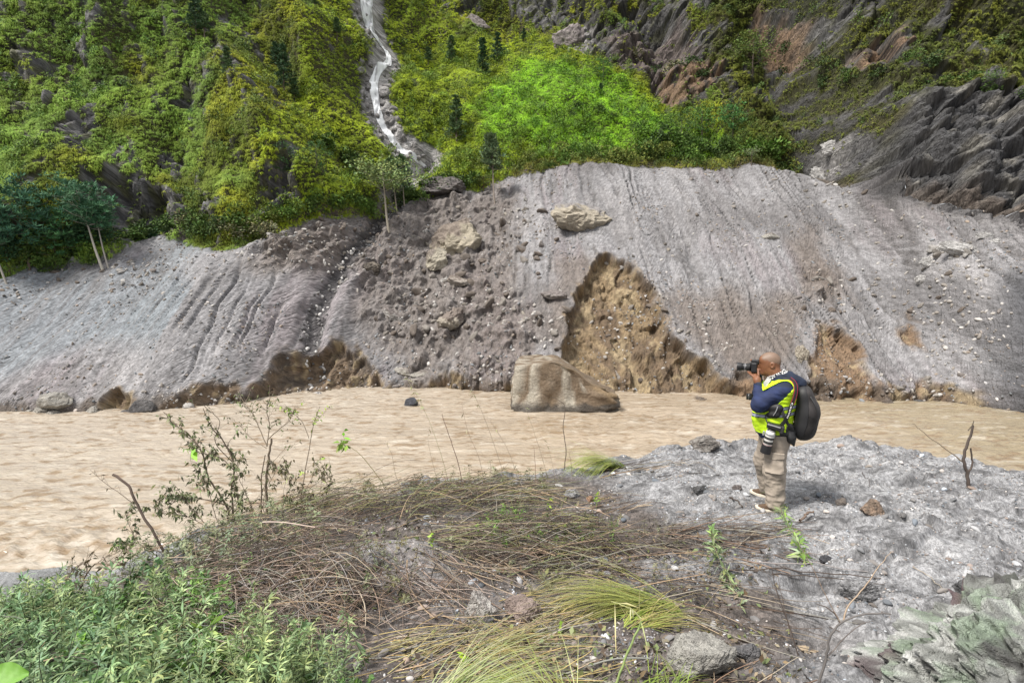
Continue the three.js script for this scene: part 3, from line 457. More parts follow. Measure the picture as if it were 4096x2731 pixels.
{
  const lists = [[], [], []], shrubs = [];
  const upHill = V(0, 0.8, 0.6);
  let tries = 0;
  while (lists[0].length + lists[1].length + lists[2].length < 215000 && tries++ < 900000) {
    const y = rr(-2, 62), x = rr(-1, 1) * Math.min(spread(y), 30 + (0.95 * (58 + Math.max(0, y) * 1.0)));
    const r = rimY(x); if (y < r - 0.15) continue;
    const rock = rockAmount(x, y); if (rnd() < rock * 0.94) continue;
    const cl = clumps(x, y); if (rnd() > sstep(-0.9, -0.3, cl)) continue;
    const fl = lineDist(fallLine, x, y), f = Math.min(fl[0] - 0.9 * sstep(0.7, 1, fl[1]), lineDist(fallFoot, x, y)[0]); if (f < 1.5 + 0.5 * noise(x, y, 4)) continue;
    const o = inside(outcrop, x, y); if (o < 0.5) continue;
    if (x > 36 && rnd() < 0.2) continue;
    const p = wallPoint(x, y), m = inside(meadow, x, y), b = inside(brightGrass, x, y), n = noise(x * 0.14, y * 0.14, 120), n2 = noise(x * 0.5, y * 0.5, 121);
    let c = mix3([0.13, 0.18, 0.014], [0.32, 0.36, 0.02], sstep(-0.3, 0.4, n + 0.5 * n2));           // olive to straw
    c = mix3(c, [0.15, 0.24, 0.035], sstep(0.0, 0.45, noise(x * 0.2, y * 0.2, 122)));                    // greener stands
    if (x < -30) c = mix3(c, [0.2, 0.34, 0.05], 0.75 * sstep(-0.25, 0.3, noise(x * 0.18, y * 0.18, 123) + (-30 - x) * 0.03));
    if (x > -24 && x < 40 && m > 0 && x < -9) c = mix3(c, [0.31, 0.42, 0.016], 0.7);
    if (m < 1) c = mix3(c, [0.32, 0.43, 0.014], 0.75 * sstep(1, -1, m));
    if (b < 2) c = mix3(c, [0.22, 0.48, 0.02], 0.8 * sstep(2, -2, b + 1.5 * n2));
    if (x > 26) c = mix3(c, [0.12, 0.14, 0.028], 0.75);
    if (y < r + 1.1 && x > 0) c = mix3(c, [0.2, 0.15, 0.06], 0.6);
    { const k = 0.92 + 0.45 * sstep(-0.4, 0.6, noise(x * 0.3, y * 0.3, 151) + 0.35 * noise(x * 1.3, y * 1.1, 152)); c = [c[0] * k, c[1] * k, c[2] * k]; }
    c = tint(c, 0.14);
    const bushy = (m < 0 ? 0.12 + 0.25 * sstep(r + 9, r + 2, y) : 0.06 + 0.2 * sstep(r + 6, r + 1, y)) + 0.22 * sstep(0.15, 0.4, noise(x * 0.22, y * 0.22, 130));
    if (rnd() < bushy * (m < 0 ? 0.16 : 0.14)) { shrubs.push([p, V(0, 1, 0.15).normalize(), rr(0.5, 1.2), tint(mix3(c, [0.05, 0.1, 0.018], 0.72), 0.35)]); continue; }
    lists[rnd() < 0.5 ? 0 : rnd() < 0.6 ? 1 : 2].push([p, upHill.clone().add(V(rr(-0.3, 0.3), rr(-0.1, 0.3), 0)).normalize(), rr(0.28, 0.62), c, rr(-0.8, 0.8)]);
  }
  cover('hillside_grass', tuftGeo(11, 1.05, 0.085, 2.4, 0.7), lists[0], 'long drooping grass covering the mountainside');
  cover('hillside_grass', tuftGeo(12, 0.8, 0.08, 1.6, 0.9), lists[1], 'short tufted grass covering the mountainside');
  cover('hillside_grass', tuftGeo(9, 1.3, 0.1, 2.6, 0.6), lists[2], 'coarse bent grass covering the mountainside');
  cover('hillside_undergrowth', bushGeo(90, 0.2), shrubs, 'low leafy undergrowth scattered over the mountainside');
  console.log('tufts', lists.map((l) => l.length), 'shrubs', shrubs.length, tries);
}
// ---------------------------------------------------------------- boulders and stones on the far bank
const farPoint = (px, py) => { const [x, y] = spot(px, py); return wallPoint(x, y); };
const PX = (p) => -p.z / FOC;   // metres per pixel at a point
function boulder(px, py, w, h, opt) { // a boulder whose outline is w x h pixels, centred on the pixel
  const p = farPoint(px, py), s = PX(p), g = rockGeometry(opt.seed, { facets: 0.07, crisp: true, detail: opt.detail ?? 10, cuts: opt.cuts ?? 14, rough: opt.rough ?? 0.13, layers: opt.layers ?? 0.06, size: [w * s / 1.65, h * s / 1.7, (opt.deep ?? 0.8) * Math.min(w, h * 1.3) * s / 1.7], colour: opt.colour ?? stoneTone([0.42, 0.39, 0.33], [0.27, 0.24, 0.2]), uvScale: 3 });
  const o = mesh(opt.name ?? 'boulder', g, rockMat); o.position.copy(p); o.position.z += 0.12 * h * s; o.position.y += 0.08 * h * s; o.rotation.set(opt.rx ?? 0, opt.ry ?? 0, opt.rz ?? 0);
  return tag(o, opt.label, 'boulder', opt.group);
}
const muddyTone = (stone, mud, level, streaks) => (q, v, o) => { // pale stone under a coat of mud with a ragged edge
  const n = noise(q.x * 2 + o, q.y * 2, q.z * 2) + 0.6 * noise(q.x * 6, q.y * 5 + o, q.z * 6), st = streaks * noise(q.x * 4.5 + o, q.y * 0.7, q.z * 4.5);
  const c = mix3(stone, mud, sstep(-0.12, 0.12, q.y - level + 0.35 * n + st)), k = 0.88 + 0.35 * noise(q.x * 9, q.y * 9 + o, q.z * 9); return [c[0] * k, c[1] * k, c[2] * k];
};
const boulderTop = smoothTable([[-1.2, 0.97], [-0.8, 1.0], [-0.15, 1.03], [0.15, 0.86], [0.45, 0.6], [0.8, 0.42], [1.2, 0.2]], 0.12);
{ // the great boulder with its foot in the river: built from its outline, leaning to the right
  const p = onPlane(566, 411, WATER), s = PX(p);
  let g = rockGeometry(7, { detail: 16, cuts: 0, rough: 0.02, layers: 0.0, size: [1, 1, 1], uvScale: 1, colour: () => [1, 1, 1] });
  const P = g.attributes.position, C = g.attributes.color, U = g.attributes.uv, boxy = (a, n) => Math.sign(a) * Math.pow(Math.abs(a), n);
  for (let k = 0; k < P.count; k++) {
    let x = P.getX(k), y = P.getY(k), z = P.getZ(k); const m = Math.hypot(x, y, z), e = Math.pow(Math.pow(Math.abs(x / m), 7) + Math.pow(Math.abs(y / m), 7) + Math.pow(Math.abs(z / m), 7), -1 / 7); x *= e / m * 0.98; y *= e / m; z *= e / m; const qx = x, qy = y, qz = z;
    const top = boulderTop(x) + 0.06 * noise(x * 3, z * 3, 2), w = 1 - 0.13 * sstep(-0.1, 1.0, y);
    y = y > 0 ? Math.min(1, y * 1.3) * top : y * 0.25; x = clamp(x * 1.08, -1, 1) * w;
    const bk = blocks(qx * 2.6 + qz, qy * 2.2 + 0.4 * qz, 71), ridges = 0.05 * ridge(qx * 3.2, qy * 0.8, qz * 3.2, 3) + 0.06 * fbm(qx * 3, qy * 3, qz * 3, 4) + 0.05 * bk[0] - 0.07 * sstep(0.1, 0, bk[1]);
    P.setXYZ(k, (x + ridges * qx) * 53 * s, y * 47 * s + 0.1, (z + ridges * qz) * 40 * s);
    const stain = noise(qx * 5 + 2, qy * 0.9, qz * 5) + 0.5 * noise(qx * 11, qy * 2.2, qz * 11), leftness = sstep(0.45, -0.7, qx);
    let c = mix3([0.21, 0.155, 0.105], [0.46, 0.42, 0.35], sstep(0.0, 0.28, stain + 0.5 * leftness - 0.18 - 0.25 * sstep(0.5, 0.9, qy)));
    c = mix3(c, [0.3, 0.21, 0.11], 0.6 * sstep(0.05, 0.4, noise(qx * 2, qy * 2, qz * 2 + 4)) * (1 - leftness));
    if (y < 0.16 + 0.1 * noise(qx * 4, 1, qz * 4)) c = mix3(c, [0.11, 0.1, 0.09], 0.85); // wet band at the waterline
    const kq = 0.88 + 0.35 * noise(qx * 14, qy * 9, qz * 14); C.setXYZ(k, c[0] * kq, c[1] * kq, c[2] * kq); U.setXY(k, qx * 1.6, qy + qz * 1.2);
  }
  g.computeVertexNormals(); g = boxUv(g, 3.5);
  const o = mesh('boulder', g, rockMat); o.position.set(p.x, WATER, p.z - 36 * s); tag(o, 'huge brown and white streaked boulder standing with its foot in the river', 'boulder');
}
boulder(580, 224, 52, 34, { seed: 12, deep: 0.9, rz: -0.12, colour: muddyTone([0.46, 0.41, 0.33], [0.3, 0.28, 0.28], 0.5, 0.4), label: 'large pale rounded boulder high on the bank above the brown hollow' });
boulder(456, 246, 44, 40, { seed: 23, cuts: 14, layers: 0.07, rough: 0.1, rz: 0.5, deep: 0.8, colour: muddyTone([0.46, 0.41, 0.32], [0.3, 0.25, 0.21], 0.42, 0.5), label: 'angular cracked cream boulder capped with mud below the lone pine' });
boulder(437, 262, 26, 20, { seed: 24, cuts: 14, layers: 0.08, rough: 0.1, rz: 0.7, deep: 0.8, colour: muddyTone([0.46, 0.42, 0.34], [0.27, 0.23, 0.2], 0.6, 0.5), label: 'cracked cream rock at the lower left of the mud-capped boulder' });
boulder(442, 190, 38, 20, { seed: 31, cuts: 12, deep: 1.1, colour: stoneTone([0.2, 0.18, 0.17], [0.11, 0.1, 0.1]), label: 'dark overhanging rock under the bushes at the top of the bank' });
boulder(452, 322, 24, 22, { seed: 35, deep: 1.1, colour: muddyTone([0.4, 0.36, 0.3], [0.23, 0.19, 0.165], 0.1, 0.4), label: 'brown and cream boulder jutting from the middle of the muddy bank' });
boulder(458, 285, 17, 13, { seed: 36, colour: muddyTone([0.38, 0.34, 0.3], [0.23, 0.19, 0.165], 0.4, 0.4), label: 'small boulder half buried above the jutting boulder' });
boulder(372, 266, 20, 15, { seed: 37, cuts: 12, deep: 1.2, colour: stoneTone([0.2, 0.17, 0.14], [0.1, 0.085, 0.07]), label: 'dark brown lump of rock beside the stony gully' });
boulder(389, 312, 22, 11, { seed: 38, rz: -0.5, colour: muddyTone([0.42, 0.4, 0.38], [0.24, 0.21, 0.2], 0.3, 0.3), label: 'long pale slab tilted down to the right below the gully bend' });
boulder(552, 302, 24, 12, { seed: 39, rz: -0.15, colour: muddyTone([0.3, 0.27, 0.25], [0.24, 0.21, 0.2], 0.1, 0.3), label: 'grey slab jutting out left of the brown hollow' });
boulder(768, 241, 14, 8, { seed: 40, colour: muddyTone([0.42, 0.4, 0.36], [0.24, 0.21, 0.2], 0.5, 0.3), label: 'pale boulder alone high on the smooth grey scree' });
boulder(404, 369, 20, 9, { seed: 41, rz: -0.2, colour: muddyTone([0.4, 0.38, 0.34], [0.27, 0.24, 0.22], 0.4, 0.3), label: 'pale slab low on the bank left of the great boulder' });
boulder(421, 372, 22, 7, { seed: 42, colour: muddyTone([0.4, 0.38, 0.34], [0.27, 0.24, 0.22], 0.4, 0.3), label: 'thin pale slab lying just above the riverbank undercut' });
boulder(798, 358, 11, 20, { seed: 43, cuts: 12, colour: stoneTone([0.44, 0.4, 0.33], [0.33, 0.29, 0.24]), label: "upright cream rock behind the photographer's shoulder" });
const QUARTZ = stoneTone([0.62, 0.61, 0.6], [0.42, 0.41, 0.4], 4);
for (const [px, py, w, h, sd, rz, lab] of [[966, 246, 38, 15, 81, -0.15, 'broad white rock outcrop on the upper right of the bank'], [934, 258, 20, 9, 82, -0.3, 'white slab left of the broad white outcrop'], [926, 276, 16, 9, 83, 0.2, 'white stone below the white slab on the right'], [990, 232, 16, 6, 84, -0.1, 'thin white slab above the broad white outcrop'], [1004, 236, 12, 6, 85, 0, 'white stone right of the broad white outcrop'], [831, 148, 22, 14, 86, 0, 'pale scoured patch of rock on the cliff behind the photographer, upper one'], [830, 163, 22, 20, 87, 0, 'pale scoured patch of rock on the cliff behind the photographer, lower one'], [566, 52, 26, 24, 88, 0.7, 'pale pinkish slab leaning at the foot of the central cliff'], [478, 30, 18, 12, 89, -0.4, 'pinkish rock under the cliff right of the stream']]) boulder(px, py, w, h, { seed: sd, rz, deep: 0.35, layers: 0.09, rough: 0.2, colour: sd > 87 ? stoneTone([0.36, 0.32, 0.31], [0.22, 0.19, 0.19], 4) : QUARTZ, label: lab });
for (const [px, py, w, h, sd, lab, tone] of [[56, 402, 27, 17, 51, 'largest rounded grey boulder at the left end of the waterline', 0], [87, 409, 13, 11, 52, 'round pale boulder right of the largest rounded boulder', 0], [44, 402, 11, 10, 53, 'round grey stone against the left side of the largest rounded boulder', 0], [35, 409, 13, 8, 54, 'flat pale stone at the waterline near the left edge', 0], [49, 412, 13, 8, 55, 'pale stone in front of the largest rounded boulder', 0], [22, 410, 9, 7, 56, 'leftmost pale stone at the waterline', 0], [142, 408, 22, 15, 57, 'dark wet boulder at the waterline below the orange earth', 1], [124, 412, 10, 7, 58, 'small dark stone left of the dark wet boulder', 1], [185, 404, 9, 7, 59, 'white cobble on the brown foot of the bank', 2], [313, 391, 14, 11, 60, 'whitish boulder at the bottom of the stony gully', 2], [331, 394, 13, 9, 61, 'grey boulder beside the whitish boulder at the gully foot', 0], [344, 398, 11, 7, 62, 'brown boulder at the waterline below the left hollow', 3], [460, 392, 14, 9, 63, 'rounded pale boulder above the undercut left of the great boulder', 0], [700, 401, 17, 10, 64, "brown boulder at the waterline left of the photographer", 3], [688, 402, 9, 6, 65, 'small dark boulder at the waterline left of the brown boulder', 1], [668, 400, 10, 6, 66, 'brown stone at the waterline right of the great boulder', 3], [925, 398, 12, 7, 67, 'dark stone at the waterline right of the photographer', 1], [610, 409, 16, 12, 68, 'dark brown rock leaning on the right end of the great boulder', 3]])
  boulder(px, py, w, h, { seed: sd, detail: 5, cuts: 5, rough: 0.06, label: lab, colour: [stoneTone([0.4, 0.38, 0.34], [0.27, 0.26, 0.24]), stoneTone([0.12, 0.115, 0.115], [0.07, 0.068, 0.07]), stoneTone([0.52, 0.5, 0.48], [0.4, 0.38, 0.36]), stoneTone([0.22, 0.17, 0.12], [0.13, 0.105, 0.085])][tone] });
{ const p = onPlane(410, 405, WATER), s = PX(p), o = mesh('boulder', rockGeometry(71, { detail: 6, size: [9.5 * s, 5.5 * s, 5 * s], cuts: 7, colour: stoneTone([0.1, 0.105, 0.125], [0.06, 0.062, 0.075]), uvScale: 2 }), rockMat); o.position.set(p.x, WATER + 0.15, p.z); o.rotation.z = 0.35; tag(o, 'dark blue grey rock standing alone in the river', 'boulder'); }

{ // stones stuck in the bank: the larger ones are pieces of it, the rest a scatter
  reseed(300);
  const geos = [0, 1, 2, 3, 4, 5].map((k) => rockGeometry(400 + k, { detail: 2, cuts: 9, rough: 0.12, layers: 0.04, size: [1, 0.72, 0.6], colour: stoneTone([1, 1, 1], [0.78, 0.77, 0.76]) }));
  const tones = [[0.52, 0.5, 0.48], [0.38, 0.365, 0.35], [0.3, 0.28, 0.26], [0.24, 0.215, 0.19], [0.42, 0.38, 0.33]].map((c) => { const m = vmat(0.9, { map: grit }); m.color.setRGB(...c); return m; });
  const lumpTones = [[0.3, 0.27, 0.255], [0.23, 0.195, 0.17], [0.36, 0.33, 0.3], [0.2, 0.165, 0.14]].map((c) => { const m = vmat(0.93, { map: grit }); m.color.setRGB(...c); return m; });
  // [x, y, radius x, radius y, number, size in pixels]: where the photograph shows clusters
  const clusters = [[125, 272, 22, 14, 14, 5], [104, 262, 50, 12, 12, 3.2], [190, 282, 60, 34, 26, 2.8], [60, 300, 60, 24, 16, 2.8], [268, 262, 26, 18, 14, 4.5], [320, 250, 34, 22, 26, 3.6], [352, 268, 16, 24, 12, 5], [430, 300, 46, 26, 34, 4.6], [500, 310, 36, 22, 36, 4.2], [540, 330, 22, 20, 18, 4], [420, 345, 60, 26, 30, 3.6], [470, 225, 60, 26, 34, 4.2], [520, 218, 20, 16, 12, 5], [490, 372, 34, 16, 12, 5], [640, 255, 36, 16, 8, 4.2], [720, 230, 70, 40, 18, 2.8], [640, 330, 40, 40, 26, 2.8], [700, 345, 40, 22, 18, 3.4], [730, 320, 60, 40, 16, 3], [830, 195, 50, 22, 14, 4.4], [880, 300, 60, 40, 30, 3.6], [960, 320, 40, 60, 52, 4.2], [950, 270, 50, 24, 16, 4.6], [960, 245, 26, 9, 9, 8], [1000, 300, 20, 60, 14, 3.4], [300, 388, 30, 12, 32, 3], [190, 396, 46, 12, 28, 3.2], [60, 350, 60, 30, 12, 2.4], [900, 385, 60, 14, 26, 3.4], [600, 330, 34, 40, 20, 3], [880, 220, 50, 20, 10, 3.4], [230, 330, 50, 30, 16, 2.8], [120, 330, 60, 30, 14, 2.5]];
  const all = [], scatter = [];
  for (const [cx, cy, rx, ry, n, size] of clusters) for (let k = 0; k < n * 1.4; k++) {
    const a = rr(0, 6.28), r = Math.sqrt(rnd()), px = cx + Math.cos(a) * r * rx, py = cy + Math.sin(a) * r * ry, q = spot(px, py); if (q[1] > rimY(q[0]) - 0.3 || q[1] < WATER + 0.3) continue;
    const p = wallPoint(q[0], q[1]); all.push([p, size * rr(0.55, 1.35) * PX(p) * 0.5]);
  }
  for (let k = 0; k < 150; k++) { const t = rnd(), i = t * (gullyLine.length - 1), a = gullyLine[Math.floor(i)], b = gullyLine[Math.min(gullyLine.length - 1, Math.floor(i) + 1)], f = i % 1, x = lerp(a[0], b[0], f) + rr(-0.7, 0.7), y = lerp(a[1], b[1], f) + rr(-0.4, 0.4); scatter.push([wallPoint(x, y), rr(0.08, 0.24), rnd() < 0.22 ? [0.5, 0.49, 0.48] : rnd() < 0.5 ? [0.09, 0.088, 0.092] : [0.17, 0.165, 0.165]]); }
  for (const [cx, cy, rx, ry, n, size] of [[440, 300, 70, 60, 46, 12], [500, 250, 60, 50, 26, 11], [400, 240, 40, 26, 18, 8], [330, 240, 40, 16, 14, 7], [540, 330, 30, 50, 16, 9], [820, 290, 40, 34, 16, 8], [960, 330, 50, 70, 18, 8], [760, 200, 120, 26, 16, 6], [640, 330, 50, 50, 16, 8], [120, 270, 80, 16, 14, 6], [860, 390, 90, 10, 16, 8], [440, 385, 60, 8, 10, 9]]) for (let k = 0; k < n; k++) { // mud-coated lumps
    const a = rr(0, 6.28), r = Math.sqrt(rnd()), q = spot(cx + Math.cos(a) * r * rx, cy + Math.sin(a) * r * ry); if (q[1] > rimY(q[0]) - 0.4 || q[1] < WATER + 0.3) continue; const p = wallPoint(q[0], q[1]); all.push([p, size * rr(0.4, 1.2) * PX(p) * 0.5, 1]); }
  all.sort((a, b) => b[1] - a[1]);
  all.forEach(([p, r, lump], k) => {
    if (k < 290) { const o = mesh(k ? 'stone_' + String(k).padStart(3, '0') : 'stone', geos[k % 6], lump ? pick(lumpTones) : pick(tones), scree); o.position.copy(p); o.scale.set(r * rr(0.9, 1.4), r * rr(0.7, 1.1), r); o.rotation.set(rr(-0.4, 0.4), rr(0, 6.28), rr(-0.8, 0.8)); }
    else scatter.push([p, r, pick([[0.4, 0.385, 0.37], [0.3, 0.28, 0.26], [0.22, 0.2, 0.18]])]);
  });
  let tries = 0; while (scatter.length < 9000 && tries++ < 60000) { // pebbles everywhere, thicker in rough ground
    const x = rr(-58, 58), y = rr(WATER, 18); if (y > rimY(x)) continue; const n = noise(x * 0.2, y * 0.16, 200) + 0.5 * noise(x * 0.9, y * 0.4, 201) + (y < WATER + 2.2 ? 0.3 : 0); if (rnd() > sstep(-0.15, 0.5, n)) continue;
    const d = rnd(); scatter.push([wallPoint(x, y), 0.03 + 0.1 * d * d * d + 0.03 * d, rnd() < 0.07 ? tint([0.38, 0.36, 0.35], 0.2) : tint([0.19, 0.177, 0.168], 0.4)]);
  }
  const m = shade(new THREE.InstancedMesh(rockGeometry(444, { detail: 1, cuts: 6, rough: 0.15, size: [1, 0.75, 0.7], colour: () => [1, 1, 1] }), vmat(0.9), scatter.length)); m.name = 'pebbles'; m.userData.kind = 'stuff'; const M = new THREE.Matrix4(), Q = new THREE.Quaternion(), E = new THREE.Euler(), C = new THREE.Color();
  scatter.forEach(([p, r, c], k) => { Q.setFromEuler(E.set(rr(-1, 1), rr(0, 6.28), rr(-1, 1))); M.compose(p, Q, V(r * rr(0.8, 1.5), r, r)); m.setMatrixAt(k, M); m.setColorAt(k, C.setRGB(...c)); });
  scree.add(m);
}
// ---------------------------------------------------------------- the steep stream that falls down the gully
{
  reseed(320); const s = new Soup(), line = new THREE.CatmullRomCurve3(fallLine.map(([x, y]) => V(x, y, 0))), N = 150; const rows = [];
  for (let k = 0; k <= N; k++) { const t = k / N, p = line.getPoint(t), row = [], wide = 0.42 + 0.28 * noise(t * 9, 1, 1) + 0.5 * sstep(0.72, 1, t), sh = 0.35 * noise(t * 6, 3, 2); for (let j = 0; j <= 8; j++) { const x = p.x + sh + (j / 4 - 1) * wide, y = p.y, q = wallPoint(x, y); q.y += 0.14 + 0.1 * noise(x * 3, y * 2, 4); q.z += 0.12 + 0.1 * noise(x * 4, y * 1.5, 5); row.push(s.vert(q, mix3([0.72, 0.74, 0.76], [0.3, 0.3, 0.31], sstep(-0.05, 0.3, noise(x * 4.6, y * 0.5, 6) + 0.5 * noise(x * 2, y * 2.2, 7))))); } rows.push(row); if (k) for (let j = 0; j < 8; j++) { const a = rows[k - 1], b = row;  s.i.push(a[j], b[j], b[j + 1], a[j], b[j + 1], a[j + 1]); } }
  const g = s.geo(); g.computeVertexNormals(); structure(mesh('mountain_stream', g, vmat(0.3, { side: THREE.DoubleSide })), 'white thread of water tumbling down the rocky gully');
  // broken blocks in the stream bed
  const geos = [0, 1, 2].map((k) => rockGeometry(340 + k, { detail: 2, cuts: 10, rough: 0.12, layers: 0.05, size: [1, 0.8, 0.8], colour: stoneTone([0.48, 0.46, 0.45], [0.24, 0.23, 0.23]) }));
  for (let k = 0; k < 110; k++) { const t = rnd(), p = line.getPoint(t), x = p.x + (rnd() < 0.5 ? -1 : 1) * rr(rnd() < 0.25 ? 0.1 : 0.75, 1.9), o = mesh(k ? 'rock_' + String(k).padStart(3, '0') : 'rock', pick(geos), rockMat, mountain); o.position.copy(wallPoint(x, p.y + rr(-0.5, 0.5))); const q = rr(0.18, 0.6); o.scale.set(q * rr(0.8, 1.5), q, q); o.rotation.set(rr(-1, 1), rr(0, 6), rr(-1, 1)); }
}
// ---------------------------------------------------------------- trees and bushes on the far side
function farTree(px, py, hpx, o = {}) {
  const base = farPoint(px, py), h = hpx * PX(base), top = V((o.lean ?? 0) * h, h, 0), t = thing(o.name ?? 'pine_tree', [base.x, base.y - 0.15, base.z], o.label, 'tree', o.group);
  const wood = new Soup(), bare = o.bare ?? 0.25, bark = o.bark ?? [0.12, 0.095, 0.075], trunk = curve(V(0, 0, 0), top, 0, 10, h * 0.012), r0 = (o.trunk ?? 0.014) * h + 0.03;
  wood.tube(trunk, r0, 0.02, 7, bark); const leaves = new Soup(), g0 = o.colour ?? [0.05, 0.095, 0.028], cr = (o.width ?? 0.36) * h, n = o.limbs ?? 34;
  for (let k = 0; k < n; k++) {
    const f = lerp(bare, 0.98, (k + rnd() * 0.8) / n), at = trunk[0].clone().lerp(top, f), a = k * 2.4 + rr(-0.5, 0.5), shape = o.round ? Math.sqrt(Math.max(0.05, 1 - ((f - (bare + 1) / 2) / ((1 - bare) / 2 + 0.03)) ** 2)) : lerp(1, 0.2, (f - bare) / (1 - bare)) * rr(0.65, 1.1);
    const L = cr * 0.62 * shape * rr(0.75, 1.15), e = at.clone().add(V(Math.cos(a) * L, L * rr(0.1, 0.45), Math.sin(a) * L)); const limb = curve(at, e, -0.08 * L, 4, 0.03 * L); wood.tube(limb, 0.012 * h * 0.5 * (1.1 - f) + 0.012, 0.008, 4, bark);
    const m = o.tufts ?? 12; for (let q = 0; q < m; q++) {
      const c = limb[0].clone().lerp(e, rr(0.35, 1.05)).add(V(rr(-1, 1), rr(-0.5, 0.7), rr(-1, 1)).multiplyScalar(L * 0.26)), col = tint(g0, 0.35);
      if (o.leafy) for (let w = 0; w < 9; w++) { const d = onSphere(); d.y = d.y * 0.5 + 0.15; leaves.flake(c.clone().addScaledVector(onSphere(), L * 0.14), d, onSphere(), h * 0.045 * rr(0.7, 1.3), h * 0.024, tint(col, 0.2)); }
      else for (let w = 0; w < 7; w++) { const d = onSphere(); d.y = Math.abs(d.y) * 0.9 + 0.1; leaves.flake(c, d, onSphere(), h * 0.055 * rr(0.7, 1.3) + 0.08, h * 0.011 + 0.014, col); }
    }
  }
  mesh('trunk', wood.geo(), barkMat, t); const cr2 = mesh('crown', leaves.geo(), foliageMat, t); return [t, cr2];
}
reseed(500);
const DARKPINE = [0.03, 0.075, 0.025], PINE = [0.06, 0.11, 0.035], BLUEPINE = [0.045, 0.13, 0.06], FRESH = [0.11, 0.19, 0.03];
